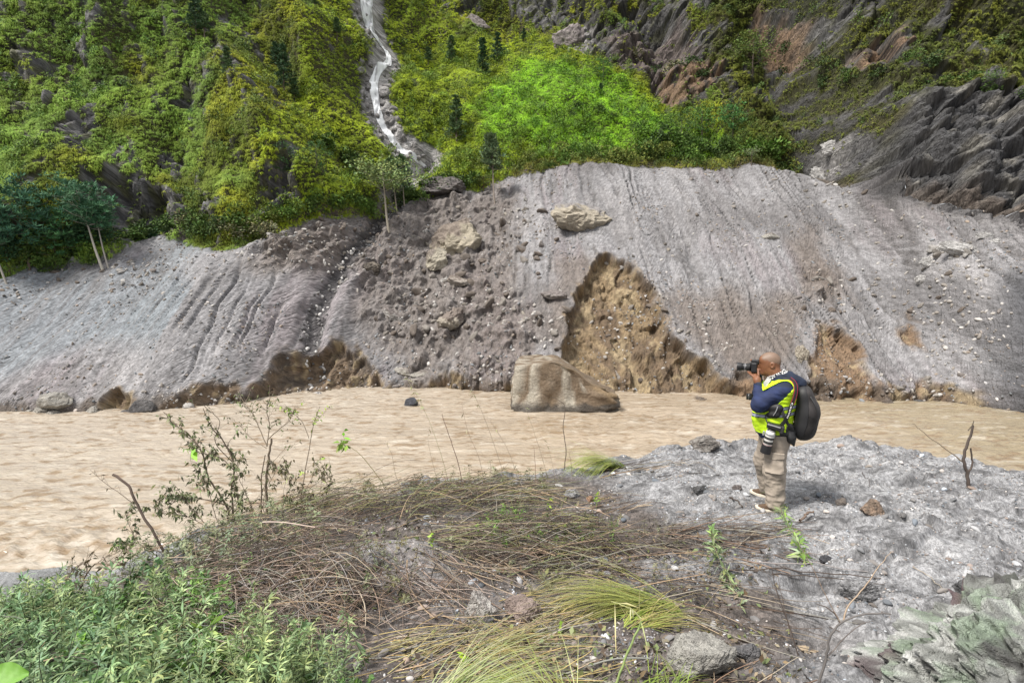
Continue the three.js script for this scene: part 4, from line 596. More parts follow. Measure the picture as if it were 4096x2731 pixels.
const treeList = [
  [208, 58, 38, { colour: DARKPINE, bare: 0.15, width: 0.5, label: 'taller of the two dark pines side by side on the left spur' }],
  [217, 63, 25, { colour: PINE, bare: 0.4, width: 0.5, label: 'shorter pine right of the tall dark pine on the left spur' }],
  [283, 88, 44, { colour: DARKPINE, bare: 0.08, width: 0.42, label: 'tall dark pine at the edge of the narrow ravine' }],
  [269, 50, 24, { colour: DARKPINE, bare: 0.05, width: 0.5, label: 'dark pine high in the narrow ravine' }],
  [292, 92, 20, { colour: PINE, bare: 0.1, width: 0.5, label: 'small pine right of the tall pine in the ravine' }],
  [242, 106, 30, { colour: PINE, bare: 0.1, width: 0.42, label: 'slender pine alone on the yellow left spur' }],
  [337, 40, 22, { colour: PINE, bare: 0.4, width: 0.4, label: 'thin little tree on the slope left of the stream' }],
  [318, 18, 12, { colour: PINE, bare: 0.3, width: 0.5, label: 'tiny tree near the top left of the stream' }],
  [426, 49, 18, { colour: PINE, bare: 0.3, width: 0.4, label: 'small sparse pine right of the stream under the cliff' }],
  [451, 60, 27, { colour: PINE, bare: 0.12, width: 0.42, label: 'upright pine under the cliff right of the small sparse pine' }],
  [483, 80, 38, { colour: DARKPINE, bare: 0.12, width: 0.4, label: 'left one of the pair of dark pines on the meadow' }],
  [498, 66, 28, { colour: DARKPINE, bare: 0.05, width: 0.5, label: 'right and denser one of the pair of dark pines' }],
  [457, 147, 46, { colour: PINE, bare: 0.1, width: 0.45, label: 'broad pine right of the foot of the stream' }],
  [495, 203, 68, { colour: [0.09, 0.14, 0.06], bare: 0.5, width: 0.34, trunk: 0.009, bark: [0.26, 0.22, 0.19], lean: -0.06, label: 'lone tall pine with a bare trunk on the top of the bank' }],
  [391, 238, 64, { name: 'broadleaf_tree', colour: [0.16, 0.22, 0.07], bare: 0.62, width: 0.75, round: true, leafy: true, trunk: 0.018, bark: [0.3, 0.27, 0.22], lean: -0.1, limbs: 18, label: 'pale flat-crowned tree leaning at the bank top beside the gully' }],
  [397, 213, 54, { colour: [0.07, 0.13, 0.05], bare: 0.45, width: 0.45, trunk: 0.012, bark: [0.25, 0.22, 0.18], lean: -0.1, label: 'slim pine just behind the flat-crowned tree' }],
  [405, 207, 48, { colour: [0.07, 0.13, 0.05], bare: 0.4, width: 0.4, trunk: 0.011, bark: [0.25, 0.22, 0.18], lean: -0.04, label: 'rightmost of the three trees beside the gully' }],
  [483, 187, 17, { name: 'broadleaf_tree', colour: [0.12, 0.17, 0.04], bare: 0.35, width: 0.9, round: true, leafy: true, bark: [0.13, 0.07, 0.05], limbs: 14, label: 'stunted tree with a dark red trunk beside the lone pine' }],
  [524, 45, 12, { colour: DARKPINE, bare: 0.1, width: 0.5, label: 'small dark pine at the foot of the cliff' }],
  [602, 88, 22, { name: 'broadleaf_tree', colour: [0.07, 0.17, 0.03], bare: 0.1, width: 0.75, round: true, leafy: true, limbs: 18, label: 'bright round tree below the plum coloured cliff' }],
  [600, 100, 12, { colour: DARKPINE, bare: 0.1, width: 0.5, label: 'little dark conifer under the bright round tree' }],
  [566, 72, 10, { name: 'broadleaf_tree', colour: [0.08, 0.17, 0.03], bare: 0.1, width: 1.1, round: true, leafy: true, limbs: 12, label: 'low round bushy tree at the top corner of the meadow' }],
  [753, 72, 36, { name: 'broadleaf_tree', colour: [0.1, 0.15, 0.025], bare: 0.15, width: 1.05, round: true, leafy: true, limbs: 24, label: 'spreading yellow green tree growing out of the dark cliff' }],
  [731, 146, 36, { name: 'broadleaf_tree', colour: [0.07, 0.2, 0.045], bare: 0.35, width: 0.7, round: true, leafy: true, limbs: 16, label: 'fresh green leafy tree at the right end of the meadow' }],
  [703, 140, 34, { name: 'broadleaf_tree', colour: [0.08, 0.18, 0.03], bare: 0.35, width: 0.9, round: true, leafy: true, limbs: 16, label: 'leafy tree left of the fresh green tree' }],
  [680, 150, 28, { name: 'broadleaf_tree', colour: [0.06, 0.12, 0.02], bare: 0.3, width: 0.9, round: true, leafy: true, limbs: 16, label: 'darker leafy tree under the reddish rock face' }],
  [750, 168, 17, { name: 'broadleaf_tree', colour: [0.2, 0.26, 0.12], bare: 0.6, width: 0.7, round: true, leafy: true, limbs: 8, label: 'thin pale sapling on the rim behind the photographer' }],
  [286, 186, 34, { name: 'broadleaf_tree', colour: [0.04, 0.1, 0.025], bare: 0.15, width: 0.9, round: true, leafy: true, limbs: 20, label: 'dark green tree against the black rock on the left spur' }],
  [325, 190, 26, { name: 'broadleaf_tree', colour: [0.05, 0.12, 0.025], bare: 0.15, width: 0.9, round: true, leafy: true, limbs: 18, label: 'dark tree left of the foot of the stream' }],
  [101, 268, 84, { colour: BLUEPINE, bare: 0.55, width: 0.5, round: true, trunk: 0.012, bark: [0.36, 0.34, 0.3], lean: -0.28, limbs: 30, tufts: 12, label: 'leaning pine with a long pale trunk at the left of the bank' }],
  [106, 265, 62, { colour: BLUEPINE, bare: 0.62, width: 0.5, round: true, trunk: 0.01, bark: [0.33, 0.31, 0.28], lean: -0.2, label: 'slighter pale-trunked pine just right of the leaning pine' }],
  [28, 268, 74, { colour: [0.035, 0.115, 0.055], bare: 0.3, width: 0.75, round: true, limbs: 36, tufts: 13, lean: -0.12, label: 'dense blue green pine near the left edge' }],
  [6, 272, 88, { colour: [0.035, 0.11, 0.06], bare: 0.3, width: 0.7, round: true, limbs: 36, tufts: 13, lean: -0.08, label: 'big dark blue green pine cut by the left edge' }],
  [8, 284, 70, { colour: [0.045, 0.12, 0.06], bare: 0.55, width: 0.5, round: true, trunk: 0.011, bark: [0.3, 0.28, 0.25], lean: -0.3, label: 'pine with a bare leaning trunk at the lower left edge of the wood' }],
  [52, 262, 52, { colour: [0.04, 0.13, 0.04], bare: 0.2, width: 0.85, round: true, limbs: 34, tufts: 12, label: 'dark round-crowned tree between the two left pines' }],
];
for (const [px, py, h, o] of treeList) { o.group ??= o.name ? 'leafy trees on the mountainside' : 'pines on the mountainside'; farTree(px, py, h, o); }
{ // bushes that line the rim of the bank
  const kinds = [0, 1, 2, 3].map((k) => bushGeo(420, [0.17, 0.13, 0.2, 0.15][k]));
  const bushMats = [[0.1, 0.19, 0.025], [0.07, 0.13, 0.02], [0.045, 0.085, 0.018], [0.16, 0.2, 0.035], [0.03, 0.085, 0.03], [0.14, 0.14, 0.07]].map((c) => { const m = vmat(0.8, { side: THREE.DoubleSide }); m.color.setRGB(...c); return m; });
  // [x, y, height px, width px, colour, place]
  const rows = [[[12, 262], [112, 236], 13, 20, 30, [4, 4, 2, 1], 'in the dark wood at the far left'], [[30, 262], [92, 256], 8, 14, 22, [0, 1, 3], 'lit bright along the front of the left wood'], [[118, 226], [175, 222], 11, 16, 28, [0, 1, 2, 4], 'above the pointed grey spur of scree'], [[180, 232], [275, 238], 12, 15, 28, [5, 1, 2, 5], 'hanging over the hollow brown rim'], [[270, 218], [385, 214], 20, 13, 22, [0, 0, 1, 3], 'along the rim left of the gully'], [[395, 205], [470, 182], 13, 13, 24, [2, 1, 1], 'along the rim right of the gully'], [[470, 176], [560, 160], 8, 8, 15, [3, 1], 'along the rim left of the smooth scree'], [[560, 158], [700, 160], 16, 14, 22, [0, 3, 0, 1], 'lining the top of the smooth scree'], [[650, 150], [790, 158], 20, 14, 24, [0, 1, 2], 'at the right end of the bright meadow'], [[560, 120], [700, 146], 9, 7, 13, [2, 1], 'scattered in the bright meadow'], [[330, 150], [385, 195], 10, 14, 26, [2, 2, 1], 'in the cleft left of the stream'], [[640, 50], [720, 90], 6, 10, 20, [2, 5], 'clinging to the plum coloured cliff'], [[770, 20], [1015, 120], 14, 10, 20, [2, 2, 1], 'clinging to the right hand cliff']];
  let n = 0; const all = [];
  for (const [a, b, count, hp, wp, cols, place] of rows) for (let k = 0; k < count; k++) {
    const t = (k + rr(0.1, 0.9)) / count, p = farPoint(lerp(a[0], b[0], t) + rr(-4, 4), lerp(a[1], b[1], t) + rr(-5, 6)), s = PX(p), ci = pick(cols);
    const o = mesh('bush', kinds[n % 4], bushMats[ci]); o.position.copy(p); o.position.y -= 0.1; o.scale.set(wp * s * rr(0.7, 1.2) * 0.75, hp * s * rr(0.75, 1.25), wp * s * 0.7); o.rotation.y = rr(0, 6.28); n++;
    tag(o, ['fresh green', 'mid green', 'dark green', 'yellow green', 'bluish green', 'dull olive'][ci] + ' bush ' + place, 'bush', 'bushes ' + place); all.push(o);
  }
  // alike bushes of one row are told apart by their order along it
  const order = ['leftmost', 'second from left', 'third from left', 'fourth from left', 'fifth from left', 'sixth from left', 'seventh from left', 'eighth from left', 'ninth from left', 'tenth from left', 'eleventh from left', 'twelfth from left', 'thirteenth from left', 'fourteenth from left'], alike = {};
  for (const o of all) (alike[o.userData.label] ??= []).push(o);
  for (const set of Object.values(alike)) if (set.length > 1) set.sort((a, b) => a.position.x / -a.position.z - b.position.x / -b.position.z).forEach((o, k) => { o.userData.label += ', ' + order[k]; });
}
// ---------------------------------------------------------------- solid shapes from distance fields (surface nets)
function netMesh(f, lo, hi, cell, colour) {
  const nx = Math.ceil((hi[0] - lo[0]) / cell) + 1, ny = Math.ceil((hi[1] - lo[1]) / cell) + 1, nz = Math.ceil((hi[2] - lo[2]) / cell) + 1, F = new Float32Array(nx * ny * nz), id = new Int32Array(nx * ny * nz).fill(-1);
  const at = (i, j, k) => (k * ny + j) * nx + i;
  for (let k = 0; k < nz; k++) for (let j = 0; j < ny; j++) for (let i = 0; i < nx; i++) F[at(i, j, k)] = f(lo[0] + i * cell, lo[1] + j * cell, lo[2] + k * cell);
  const pos = [], idx = [], col = [], nor = [];
  for (let k = 0; k < nz - 1; k++) for (let j = 0; j < ny - 1; j++) for (let i = 0; i < nx - 1; i++) {
    let m = 0, sx = 0, sy = 0, sz = 0, n = 0; const v = [];
    for (let c = 0; c < 8; c++) { const q = F[at(i + (c & 1), j + ((c >> 1) & 1), k + (c >> 2))]; v.push(q); if (q < 0) m |= 1 << c; }
    if (m === 0 || m === 255) continue;
    for (let a = 0; a < 8; a++) for (const b of [1, 2, 4]) if (!(a & b)) { const e = a | b; if ((v[a] < 0) !== (v[e] < 0)) { const t = v[a] / (v[a] - v[e]); sx += (a & 1) + (b === 1 ? t : 0); sy += ((a >> 1) & 1) + (b === 2 ? t : 0); sz += (a >> 2) + (b === 4 ? t : 0); n++; } }
    const x = lo[0] + (i + sx / n) * cell, y = lo[1] + (j + sy / n) * cell, z = lo[2] + (k + sz / n) * cell, e = cell * 0.6;
    id[at(i, j, k)] = pos.length / 3; pos.push(x, y, z);
    const g = V(f(x + e, y, z) - f(x - e, y, z), f(x, y + e, z) - f(x, y - e, z), f(x, y, z + e) - f(x, y, z - e)).normalize(); nor.push(g.x, g.y, g.z); col.push(...colour(x, y, z, g));
  }
  const quad = (a, b, c, d, flip) => { if (a < 0 || b < 0 || c < 0 || d < 0) return; if (flip) idx.push(a, c, b, a, d, c); else idx.push(a, b, c, a, c, d); };
  for (let k = 1; k < nz - 1; k++) for (let j = 1; j < ny - 1; j++) for (let i = 1; i < nx - 1; i++) {
    const s = F[at(i, j, k)] < 0;
    if (s !== F[at(i + 1, j, k)] < 0) quad(id[at(i, j - 1, k - 1)], id[at(i, j, k - 1)], id[at(i, j, k)], id[at(i, j - 1, k)], !s);
    if (s !== F[at(i, j + 1, k)] < 0) quad(id[at(i - 1, j, k - 1)], id[at(i, j, k - 1)], id[at(i, j, k)], id[at(i - 1, j, k)], s);
    if (s !== F[at(i, j, k + 1)] < 0) quad(id[at(i - 1, j - 1, k)], id[at(i, j - 1, k)], id[at(i, j, k)], id[at(i - 1, j, k)], !s);
  }
  const g = new THREE.BufferGeometry(); g.setAttribute('position', new THREE.Float32BufferAttribute(pos, 3)); g.setAttribute('normal', new THREE.Float32BufferAttribute(nor, 3)); g.setAttribute('color', new THREE.Float32BufferAttribute(col, 3)); g.setIndex(idx); return g;
}
const bone = (a, b, r0, r1) => { const dx = b[0] - a[0], dy = b[1] - a[1], dz = b[2] - a[2], L = dx * dx + dy * dy + dz * dz; return (x, y, z) => { const t = clamp(((x - a[0]) * dx + (y - a[1]) * dy + (z - a[2]) * dz) / L), px = x - a[0] - dx * t, py = y - a[1] - dy * t, pz = z - a[2] - dz * t; return Math.sqrt(px * px + py * py + pz * pz) - (r0 + (r1 - r0) * t); }; };
const ball = (c, r) => (x, y, z) => { const a = (x - c[0]) / r[0], b = (y - c[1]) / r[1], d = (z - c[2]) / r[2], k = Math.sqrt(a * a + b * b + d * d), m = Math.min(r[0], r[1], r[2]); return (k - 1) * (k > 1e-6 ? Math.max(m, k / Math.sqrt((a / r[0]) ** 2 + (b / r[1]) ** 2 + (d / r[2]) ** 2 + 1e-9)) : m); };
const smin = (a, b, k) => { const h = Math.max(0, k - Math.abs(a - b)) / k; return Math.min(a, b) - h * h * k / 4; };
const blend = (k, ...fs) => (x, y, z) => { let d = fs[0](x, y, z); for (let i = 1; i < fs.length; i++) d = smin(d, fs[i](x, y, z), k); return d; };
function ribbon(pts, width, thick, outward, flip = 0) { // strap: a flat band swept along a curve, its face turned towards outward(p)
  const c = new THREE.CatmullRomCurve3(pts.map((p) => V(...p))), n = pts.length * 6, pos = [], idx = [], uv = [];
  for (let k = 0; k <= n; k++) { const p = c.getPoint(k / n), t = c.getTangent(k / n), o = V(...outward(p)), s = t.clone().cross(o).normalize(), u = s.clone().cross(t).normalize();
    for (const [a, b] of [[-1, -1], [1, -1], [1, 1], [-1, 1]]) { const q = p.clone().addScaledVector(s, a * width / 2).addScaledVector(u, b * thick / 2); pos.push(q.x, q.y, q.z); uv.push(k / n, (a + 1) / 2); }
    if (k) { const a = (k - 1) * 4, b = k * 4; for (let q = 0; q < 4; q++) { const r = (q + 1) % 4; idx.push(a + q, a + r, b + r, a + q, b + r, b + q); } } }
  const e = n * 4; idx.push(0, 2, 1, 0, 3, 2, e, e + 1, e + 2, e, e + 2, e + 3);
  const g = new THREE.BufferGeometry(); g.setAttribute('position', new THREE.Float32BufferAttribute(pos, 3)); g.setAttribute('uv', new THREE.Float32BufferAttribute(uv, 2)); g.setIndex(idx); g.computeVertexNormals(); return g;
}
const lathe = (prof, seg = 20) => new THREE.LatheGeometry(prof.map(([r, y]) => new THREE.Vector2(Math.max(r, 1e-4), y)), seg);

// ---------------------------------------------------------------- the photographer
const feet = stand(774, 507);
{
  const face = Math.atan2(EYE.x - feet.x, EYE.z - feet.z), place = (o) => { o.position.copy(feet); o.rotation.y = face; o.scale.setScalar(0.96); return o; };
  const toWorldGround = (x, z) => { const c = Math.cos(face), s = Math.sin(face); return bankAt(feet.x + x * c + z * s, feet.z - x * s + z * c) - feet.y; };
  const farG = toWorldGround(-0.1, -0.4), nearG = 0.0;
  const cloth = vmat(0.85), skinMat = vmat(0.55), nylon = vmat(0.6);
  // joints: x towards the back of the man, y up, z towards the viewer (his left side)
  const hipN = [0.0, 0.85, 0.1], kneeN = [-0.012, 0.47, 0.125], ankN = [0.012, 0.1 + nearG, 0.11], hipF = [-0.05, 0.85, -0.1], kneeF = [-0.125, 0.48 + farG * 0.5, -0.25], ankF = [-0.07, 0.1 + farG, -0.38];
  const shN = [0.06, 1.405, 0.19], elN = [-0.19, 1.225, 0.29], wrN = [-0.212, 1.42, 0.165], shF = [0.03, 1.405, -0.19], elF = [-0.2, 1.24, -0.3], wrF = [-0.225, 1.47, -0.17];
  const person = place(thing('person', [0, 0, 0], 'photographer in a yellow safety vest aiming a camera across the river', 'person'));
  const headC = [-0.112, 1.645, 0.0];
  const skull = blend(0.03, ball([-0.1, 1.675, 0], [0.112, 0.103, 0.079]), ball([-0.125, 1.615, 0], [0.083, 0.1, 0.07]), bone([-0.165, 1.545, 0], [-0.1, 1.57, 0], 0.04, 0.055), bone([-0.165, 1.69, -0.03], [-0.165, 1.69, 0.03], 0.038, 0.038));
  const nose = bone([-0.212, 1.645, 0], [-0.222, 1.605, 0], 0.011, 0.018), lips = bone([-0.204, 1.572, -0.02], [-0.204, 1.572, 0.02], 0.014, 0.014);
  const ear = (s) => (x, y, z) => Math.max(ball([-0.075, 1.635, s * 0.078], [0.026, 0.037, 0.014])(x, y, z), -ball([-0.08, 1.637, s * 0.092], [0.014, 0.022, 0.01])(x, y, z));
  const neck = bone([-0.055, 1.56, 0], [0.015, 1.44, 0], 0.068, 0.078);
  const headField = (x, y, z) => { let d = smin(smin(skull(x, y, z), nose(x, y, z), 0.015), lips(x, y, z), 0.012); d = smin(d, neck(x, y, z), 0.05); d = smin(d, ear(1)(x, y, z), 0.006); d = smin(d, ear(-1)(x, y, z), 0.006); const eye = (s) => ball([-0.2, 1.652, s * 0.03], [0.016, 0.011, 0.017])(x, y, z); return Math.max(d, -Math.min(eye(1), eye(-1)) - 0.004); };
  const skin = (x, y, z) => { const n = 0.93 + 0.14 * noise(x * 30, y * 30, z * 30); let c = [0.2, 0.083, 0.04]; const scalp = sstep(1.668, 1.69, y + 0.28 * (x + 0.1) + 0.012 * noise(x * 40, y * 40, z * 40)); c = mix3(c, [0.19, 0.135, 0.1], 0.8 * scalp * sstep(-0.2, -0.175, x)); if (y < 1.58 && x < -0.16 && y > 1.55) c = mix3(c, [0.16, 0.06, 0.04], 0.4); return [c[0] * n, c[1] * n, c[2] * n]; };
  // hands: a palm and five separate fingers each
  const chain = (r, ...p) => blend(0.006, ...p.slice(1).map((q, i) => bone(p[i], q, r * (1 - 0.08 * i), r * (1 - 0.08 * (i + 1)))));
  const nearHand = (() => { const palm = blend(0.03, bone(wrN, [-0.222, 1.468, 0.142], 0.03, 0.036), bone([-0.228, 1.47, 0.15], [-0.25, 1.5, 0.1], 0.026, 0.024), bone([-0.215, 1.48, 0.13], [-0.245, 1.512, 0.075], 0.026, 0.022));
    return blend(0.012, palm, chain(0.0135, [-0.214, 1.478, 0.15], [-0.212, 1.53, 0.137], [-0.216, 1.575, 0.105], [-0.219, 1.592, 0.094]), chain(0.011, [-0.255, 1.5, 0.12], [-0.292, 1.525, 0.1], [-0.318, 1.542, 0.066], [-0.325, 1.55, 0.04]), chain(0.0112, [-0.252, 1.503, 0.1], [-0.284, 1.522, 0.07], [-0.302, 1.536, 0.036], [-0.306, 1.546, 0.014]), chain(0.0106, [-0.246, 1.508, 0.082], [-0.268, 1.522, 0.046], [-0.282, 1.533, 0.014], [-0.284, 1.542, -0.006]), chain(0.0095, [-0.236, 1.508, 0.07], [-0.248, 1.518, 0.038], [-0.256, 1.525, 0.012], [-0.258, 1.53, -0.004])); })();
  const farHand = (() => { const palm = blend(0.03, bone(wrF, [-0.245, 1.53, -0.125], 0.03, 0.034), bone([-0.235, 1.545, -0.11], [-0.262, 1.6, -0.1], 0.026, 0.024));
    return blend(0.012, palm, chain(0.011, [-0.262, 1.615, -0.095], [-0.292, 1.655, -0.088], [-0.3, 1.672, -0.06], [-0.3, 1.668, -0.042]), chain(0.011, [-0.268, 1.6, -0.098], [-0.312, 1.612, -0.094], [-0.326, 1.608, -0.07]), chain(0.0105, [-0.266, 1.58, -0.1], [-0.31, 1.586, -0.094], [-0.322, 1.582, -0.07]), chain(0.0095, [-0.262, 1.562, -0.1], [-0.3, 1.562, -0.095], [-0.312, 1.558, -0.075]), chain(0.0125, [-0.228, 1.54, -0.105], [-0.212, 1.575, -0.09], [-0.21, 1.6, -0.075])); })();
  const core = blend(0.12, bone([-0.02, 0.9, -0.06], [-0.02, 0.9, 0.06], 0.14, 0.14), bone([-0.06, 1.08, -0.05], [-0.06, 1.08, 0.05], 0.16, 0.16), bone([0.0, 1.33, -0.1], [0.0, 1.33, 0.1], 0.12, 0.12));
  const limbs = blend(0.05, bone(hipN, kneeN, 0.085, 0.058), bone(kneeN, ankN, 0.055, 0.04), bone(hipF, kneeF, 0.085, 0.058), bone(kneeF, ankF, 0.055, 0.04), bone(shN, elN, 0.05, 0.042), bone(elN, wrN, 0.042, 0.03), bone(shF, elF, 0.05, 0.042), bone(elF, wrF, 0.042, 0.03), bone([0.0, 1.4, 0], shN, 0.07, 0.05), bone([0.0, 1.4, 0], shF, 0.07, 0.05));
  const bodyField = (x, y, z) => smin(core(x, y, z), smin(limbs(x, y, z), neck(x, y, z), 0.06), 0.06);
  const bodyGeo = mergeGeometries([netMesh(bodyField, [-0.4, 0.02, -0.5], [0.3, 1.56, 0.42], 0.016, skin), netMesh(headField, [-0.26, 1.42, -0.13], [0.12, 1.8, 0.13], 0.0045, skin), netMesh(nearHand, [-0.36, 1.38, -0.04], [-0.16, 1.62, 0.22], 0.004, skin), netMesh(farHand, [-0.36, 1.42, -0.22], [-0.17, 1.7, -0.02], 0.004, skin)]);
  mesh('body', bodyGeo, skinMat, person);
  for (const s of [-1, 1]) { const e = mesh('eye', new THREE.SphereGeometry(0.011, 12, 8), mat([0.05, 0.035, 0.03], 0.3), person); e.position.set(-0.19, 1.652, s * 0.03); }
  // clothing
  const wrinkle = (x, y, z, s) => 0.006 * noise(x * 9, y * 16, z * 9 + s) + 0.004 * ridge(x * 7 + y * 9, y * 11, z * 7 + s, 2);
  const torso = blend(0.14, bone([-0.02, 0.87, -0.07], [-0.02, 0.87, 0.07], 0.155, 0.155), bone([-0.075, 1.04, -0.06], [-0.075, 1.04, 0.06], 0.185, 0.185), bone([-0.01, 1.2, -0.08], [-0.01, 1.2, 0.08], 0.165, 0.165), bone([0.025, 1.36, -0.13], [0.025, 1.36, 0.13], 0.135, 0.135));
  const armN = blend(0.05, bone(shN, elN, 0.083, 0.079), bone(elN, wrN, 0.08, 0.047)), armF = blend(0.05, bone(shF, elF, 0.083, 0.079), bone(elF, wrF, 0.08, 0.047));
  const hood = blend(0.06, ball([0.09, 1.5, 0], [0.11, 0.065, 0.13]), ball([0.19, 1.45, 0], [0.09, 0.06, 0.11]), bone([0.0, 1.49, -0.1], [0.0, 1.49, 0.1], 0.05, 0.05));
  const collar = (x, y, z) => { const r = Math.hypot(x + 0.01, z) - 0.105; return Math.hypot(r, Math.max(0, Math.abs(y - 1.475 - 0.35 * x) - 0.03)) - 0.024; };
  const jacketField = (x, y, z) => { let d = smin(torso(x, y, z), smin(armN(x, y, z), armF(x, y, z), 0.02), 0.06); d = smin(d, smin(hood(x, y, z), collar(x, y, z), 0.05), 0.04); d += wrinkle(x, y, z, 3) * 1.25; return Math.max(d, 0.825 - y); };
  const navy = (x, y, z) => { const n = 0.85 + 0.4 * noise(x * 14, y * 14, z * 14), hd = hood(x, y, z) < 0.02 || y > 1.43 ? 0.7 : 1; return [0.013 * n * hd, 0.024 * n * hd, 0.08 * n * (hd < 1 ? 0.5 : 1)]; };
  mesh('jacket', netMesh(jacketField, [-0.32, 0.8, -0.42], [0.34, 1.62, 0.42], 0.0105, navy), cloth, person);
  const holeN = bone([0.055, 1.405, 0.215], elN, 0.088, 0.11), holeF = bone([0.03, 1.405, -0.215], elF, 0.1, 0.11);
  const vestField = (x, y, z) => { const j = jacketField(x, y, z); let d = Math.max(j - 0.011, -(j + 0.006)); d = Math.max(d, torso(x, y, z) - 0.06, 0.885 - 0.05 * Math.max(0, -x - 0.1) - y, y - 1.5 + 0.25 * Math.max(0, -x)); d = Math.max(d, -holeN(x, y, z), -holeF(x, y, z), 0.03 - hood(x, y, z), 0.02 - collar(x, y, z)); return Math.max(d, 0.026 - Math.abs(z + 0.02) - 2 * Math.max(0, x + 0.16)); };
  const vestTone = (x, y, z) => { const b1 = y - 1.105 - 0.12 * (x + 0.05) , b2 = y - 1.19 - 0.1 * x; const band = (b) => Math.abs(b) < 0.013 ? [0.34, 0.37, 0.48] : Math.abs(b) < 0.022 ? [0.015, 0.018, 0.03] : null; const n = 0.92 + 0.2 * noise(x * 20, y * 20, z * 20); if (y < 0.895) return [0.015, 0.025, 0.05]; const mark = Math.hypot(x + 0.09, y - 1.34, (z - 0.18) * 0.3); if (mark < 0.032 && Math.abs(Math.sin(mark * 420)) > 0.55) return [0.03, 0.05, 0.03]; return band(b1) ?? band(b2) ?? [0.56 * n, 0.84 * n, 0.012]; };
  const vest = mesh('safety_vest', netMesh(vestField, [-0.32, 0.84, -0.33], [0.24, 1.54, 0.33], 0.0072, vestTone), vmat(0.7), person); vest.userData.label = 'bright yellow green vest with grey reflective bands';
  const fold = (x, y, z, s) => 0.011 * ridge(x * 6 + y * 5 + s, y * 7 - x * 4, z * 6, 2) * sstep(0.8, 0.3, y) + 0.005 * noise(x * 10, y * 22, z * 10 + s);
  const legField = (h, k, a, s) => { const up = bone([h[0], h[1], h[2]], k, 0.128, 0.103), lowr = bone(k, [a[0], a[1] - 0.02, a[2]], 0.102, 0.086), hem = a[1] - 0.055; return (x, y, z) => Math.max(smin(up(x, y, z), lowr(x, y, z), 0.06) - fold(x, y, z, s) - 0.012 * Math.max(0, Math.sin((y - hem) * 38 + 14 * (x - a[0]) + 3 * noise(y * 6, s, 1))) * sstep(0.34, 0.04, y - hem) * (0.6 + noise(x * 9, y * 9, z * 9 + s)), hem - y); };
  const ln = legField(hipN, kneeN, ankN, 1), lf = legField(hipF, kneeF, ankF, 7), seat = bone([-0.02, 0.86, -0.08], [-0.01, 0.86, 0.08], 0.15, 0.15);
  const khaki = (x, y, z) => { const n = 0.9 + 0.24 * noise(x * 16, y * 16, z * 16); return [0.34 * n, 0.29 * n, 0.24 * n]; };
  mesh('trousers', netMesh((x, y, z) => Math.max(smin(smin(ln(x, y, z), lf(x, y, z), 0.03), seat(x, y, z), 0.08), y - 0.885), [-0.32, 0.0, -0.55], [0.2, 0.92, 0.3], 0.0105, khaki), cloth, person);
  const pk = mesh('cargo_pocket', netMesh((x, y, z) => Math.max(Math.abs(x + 0.02 + 0.1 * (y - 0.57)) - 0.1, Math.abs(y - 0.575) - 0.105, ln(x, y, z) - 0.026 - 0.01 * noise(x * 14, y * 14, 2)) , [-0.16, 0.44, 0.0], [0.13, 0.7, 0.32], 0.0085, khaki), cloth, person);
  mesh('pocket_flap', netMesh((x, y, z) => Math.max(Math.abs(x + 0.02 + 0.08 * (y - 0.66)) - 0.106, Math.abs(y - 0.662) - 0.028 - 0.012 * (1 - Math.abs(x + 0.02) / 0.1), ln(x, y, z) - 0.036), [-0.16, 0.6, 0.0], [0.13, 0.74, 0.32], 0.0085, khaki), cloth, pk);
  const shoe = (a, g, turn) => { const grp = new THREE.Group(); grp.name = 'shoe'; grp.position.set(a[0], g, a[2]); grp.rotation.y = turn; person.add(grp);
    const up = blend(0.04, bone([0.035, 0.06, 0], [-0.03, 0.055, 0], 0.045, 0.048), bone([-0.05, 0.045, 0], [-0.15, 0.032, 0.004], 0.046, 0.034), bone([0.0, 0.06, 0], [0.0, 0.12, 0], 0.05, 0.048)), outline = (x, z) => { const t = clamp((x + 0.16) / 0.22); return Math.hypot(Math.max(0, x - 0.05, -0.16 - x), z) - lerp(0.047, 0.044, t) - 0.008 * Math.sin(t * 3.1); };
    mesh('shoe_upper', netMesh((x, y, z) => Math.max(up(x, y, z), 0.02 - y), [-0.21, 0, -0.08], [0.11, 0.2, 0.08], 0.007, (x, y, z) => { const n = 0.85 + 0.3 * noise(x * 40, y * 40, z * 40); if (y > 0.075 && x < -0.02 && x > -0.1 && Math.sin(x * 190) > 0.35 && Math.abs(z) < 0.04) return [0.4, 0.3, 0.2]; return [0.1 * n, 0.062 * n, 0.037 * n]; }), cloth, grp);
    mesh('sole', netMesh((x, y, z) => Math.max(outline(x, z), Math.abs(y - 0.012 - 0.02 * sstep(-0.1, -0.2, x)) - 0.016), [-0.24, -0.02, -0.08], [0.12, 0.06, 0.08], 0.006, () => [0.6, 0.55, 0.46]), cloth, grp); };
  shoe([ankN[0] + 0.0, 0, ankN[2]], nearG - 0.004, 0.12); shoe([ankF[0], 0, ankF[2]], farG - 0.004, -0.12);
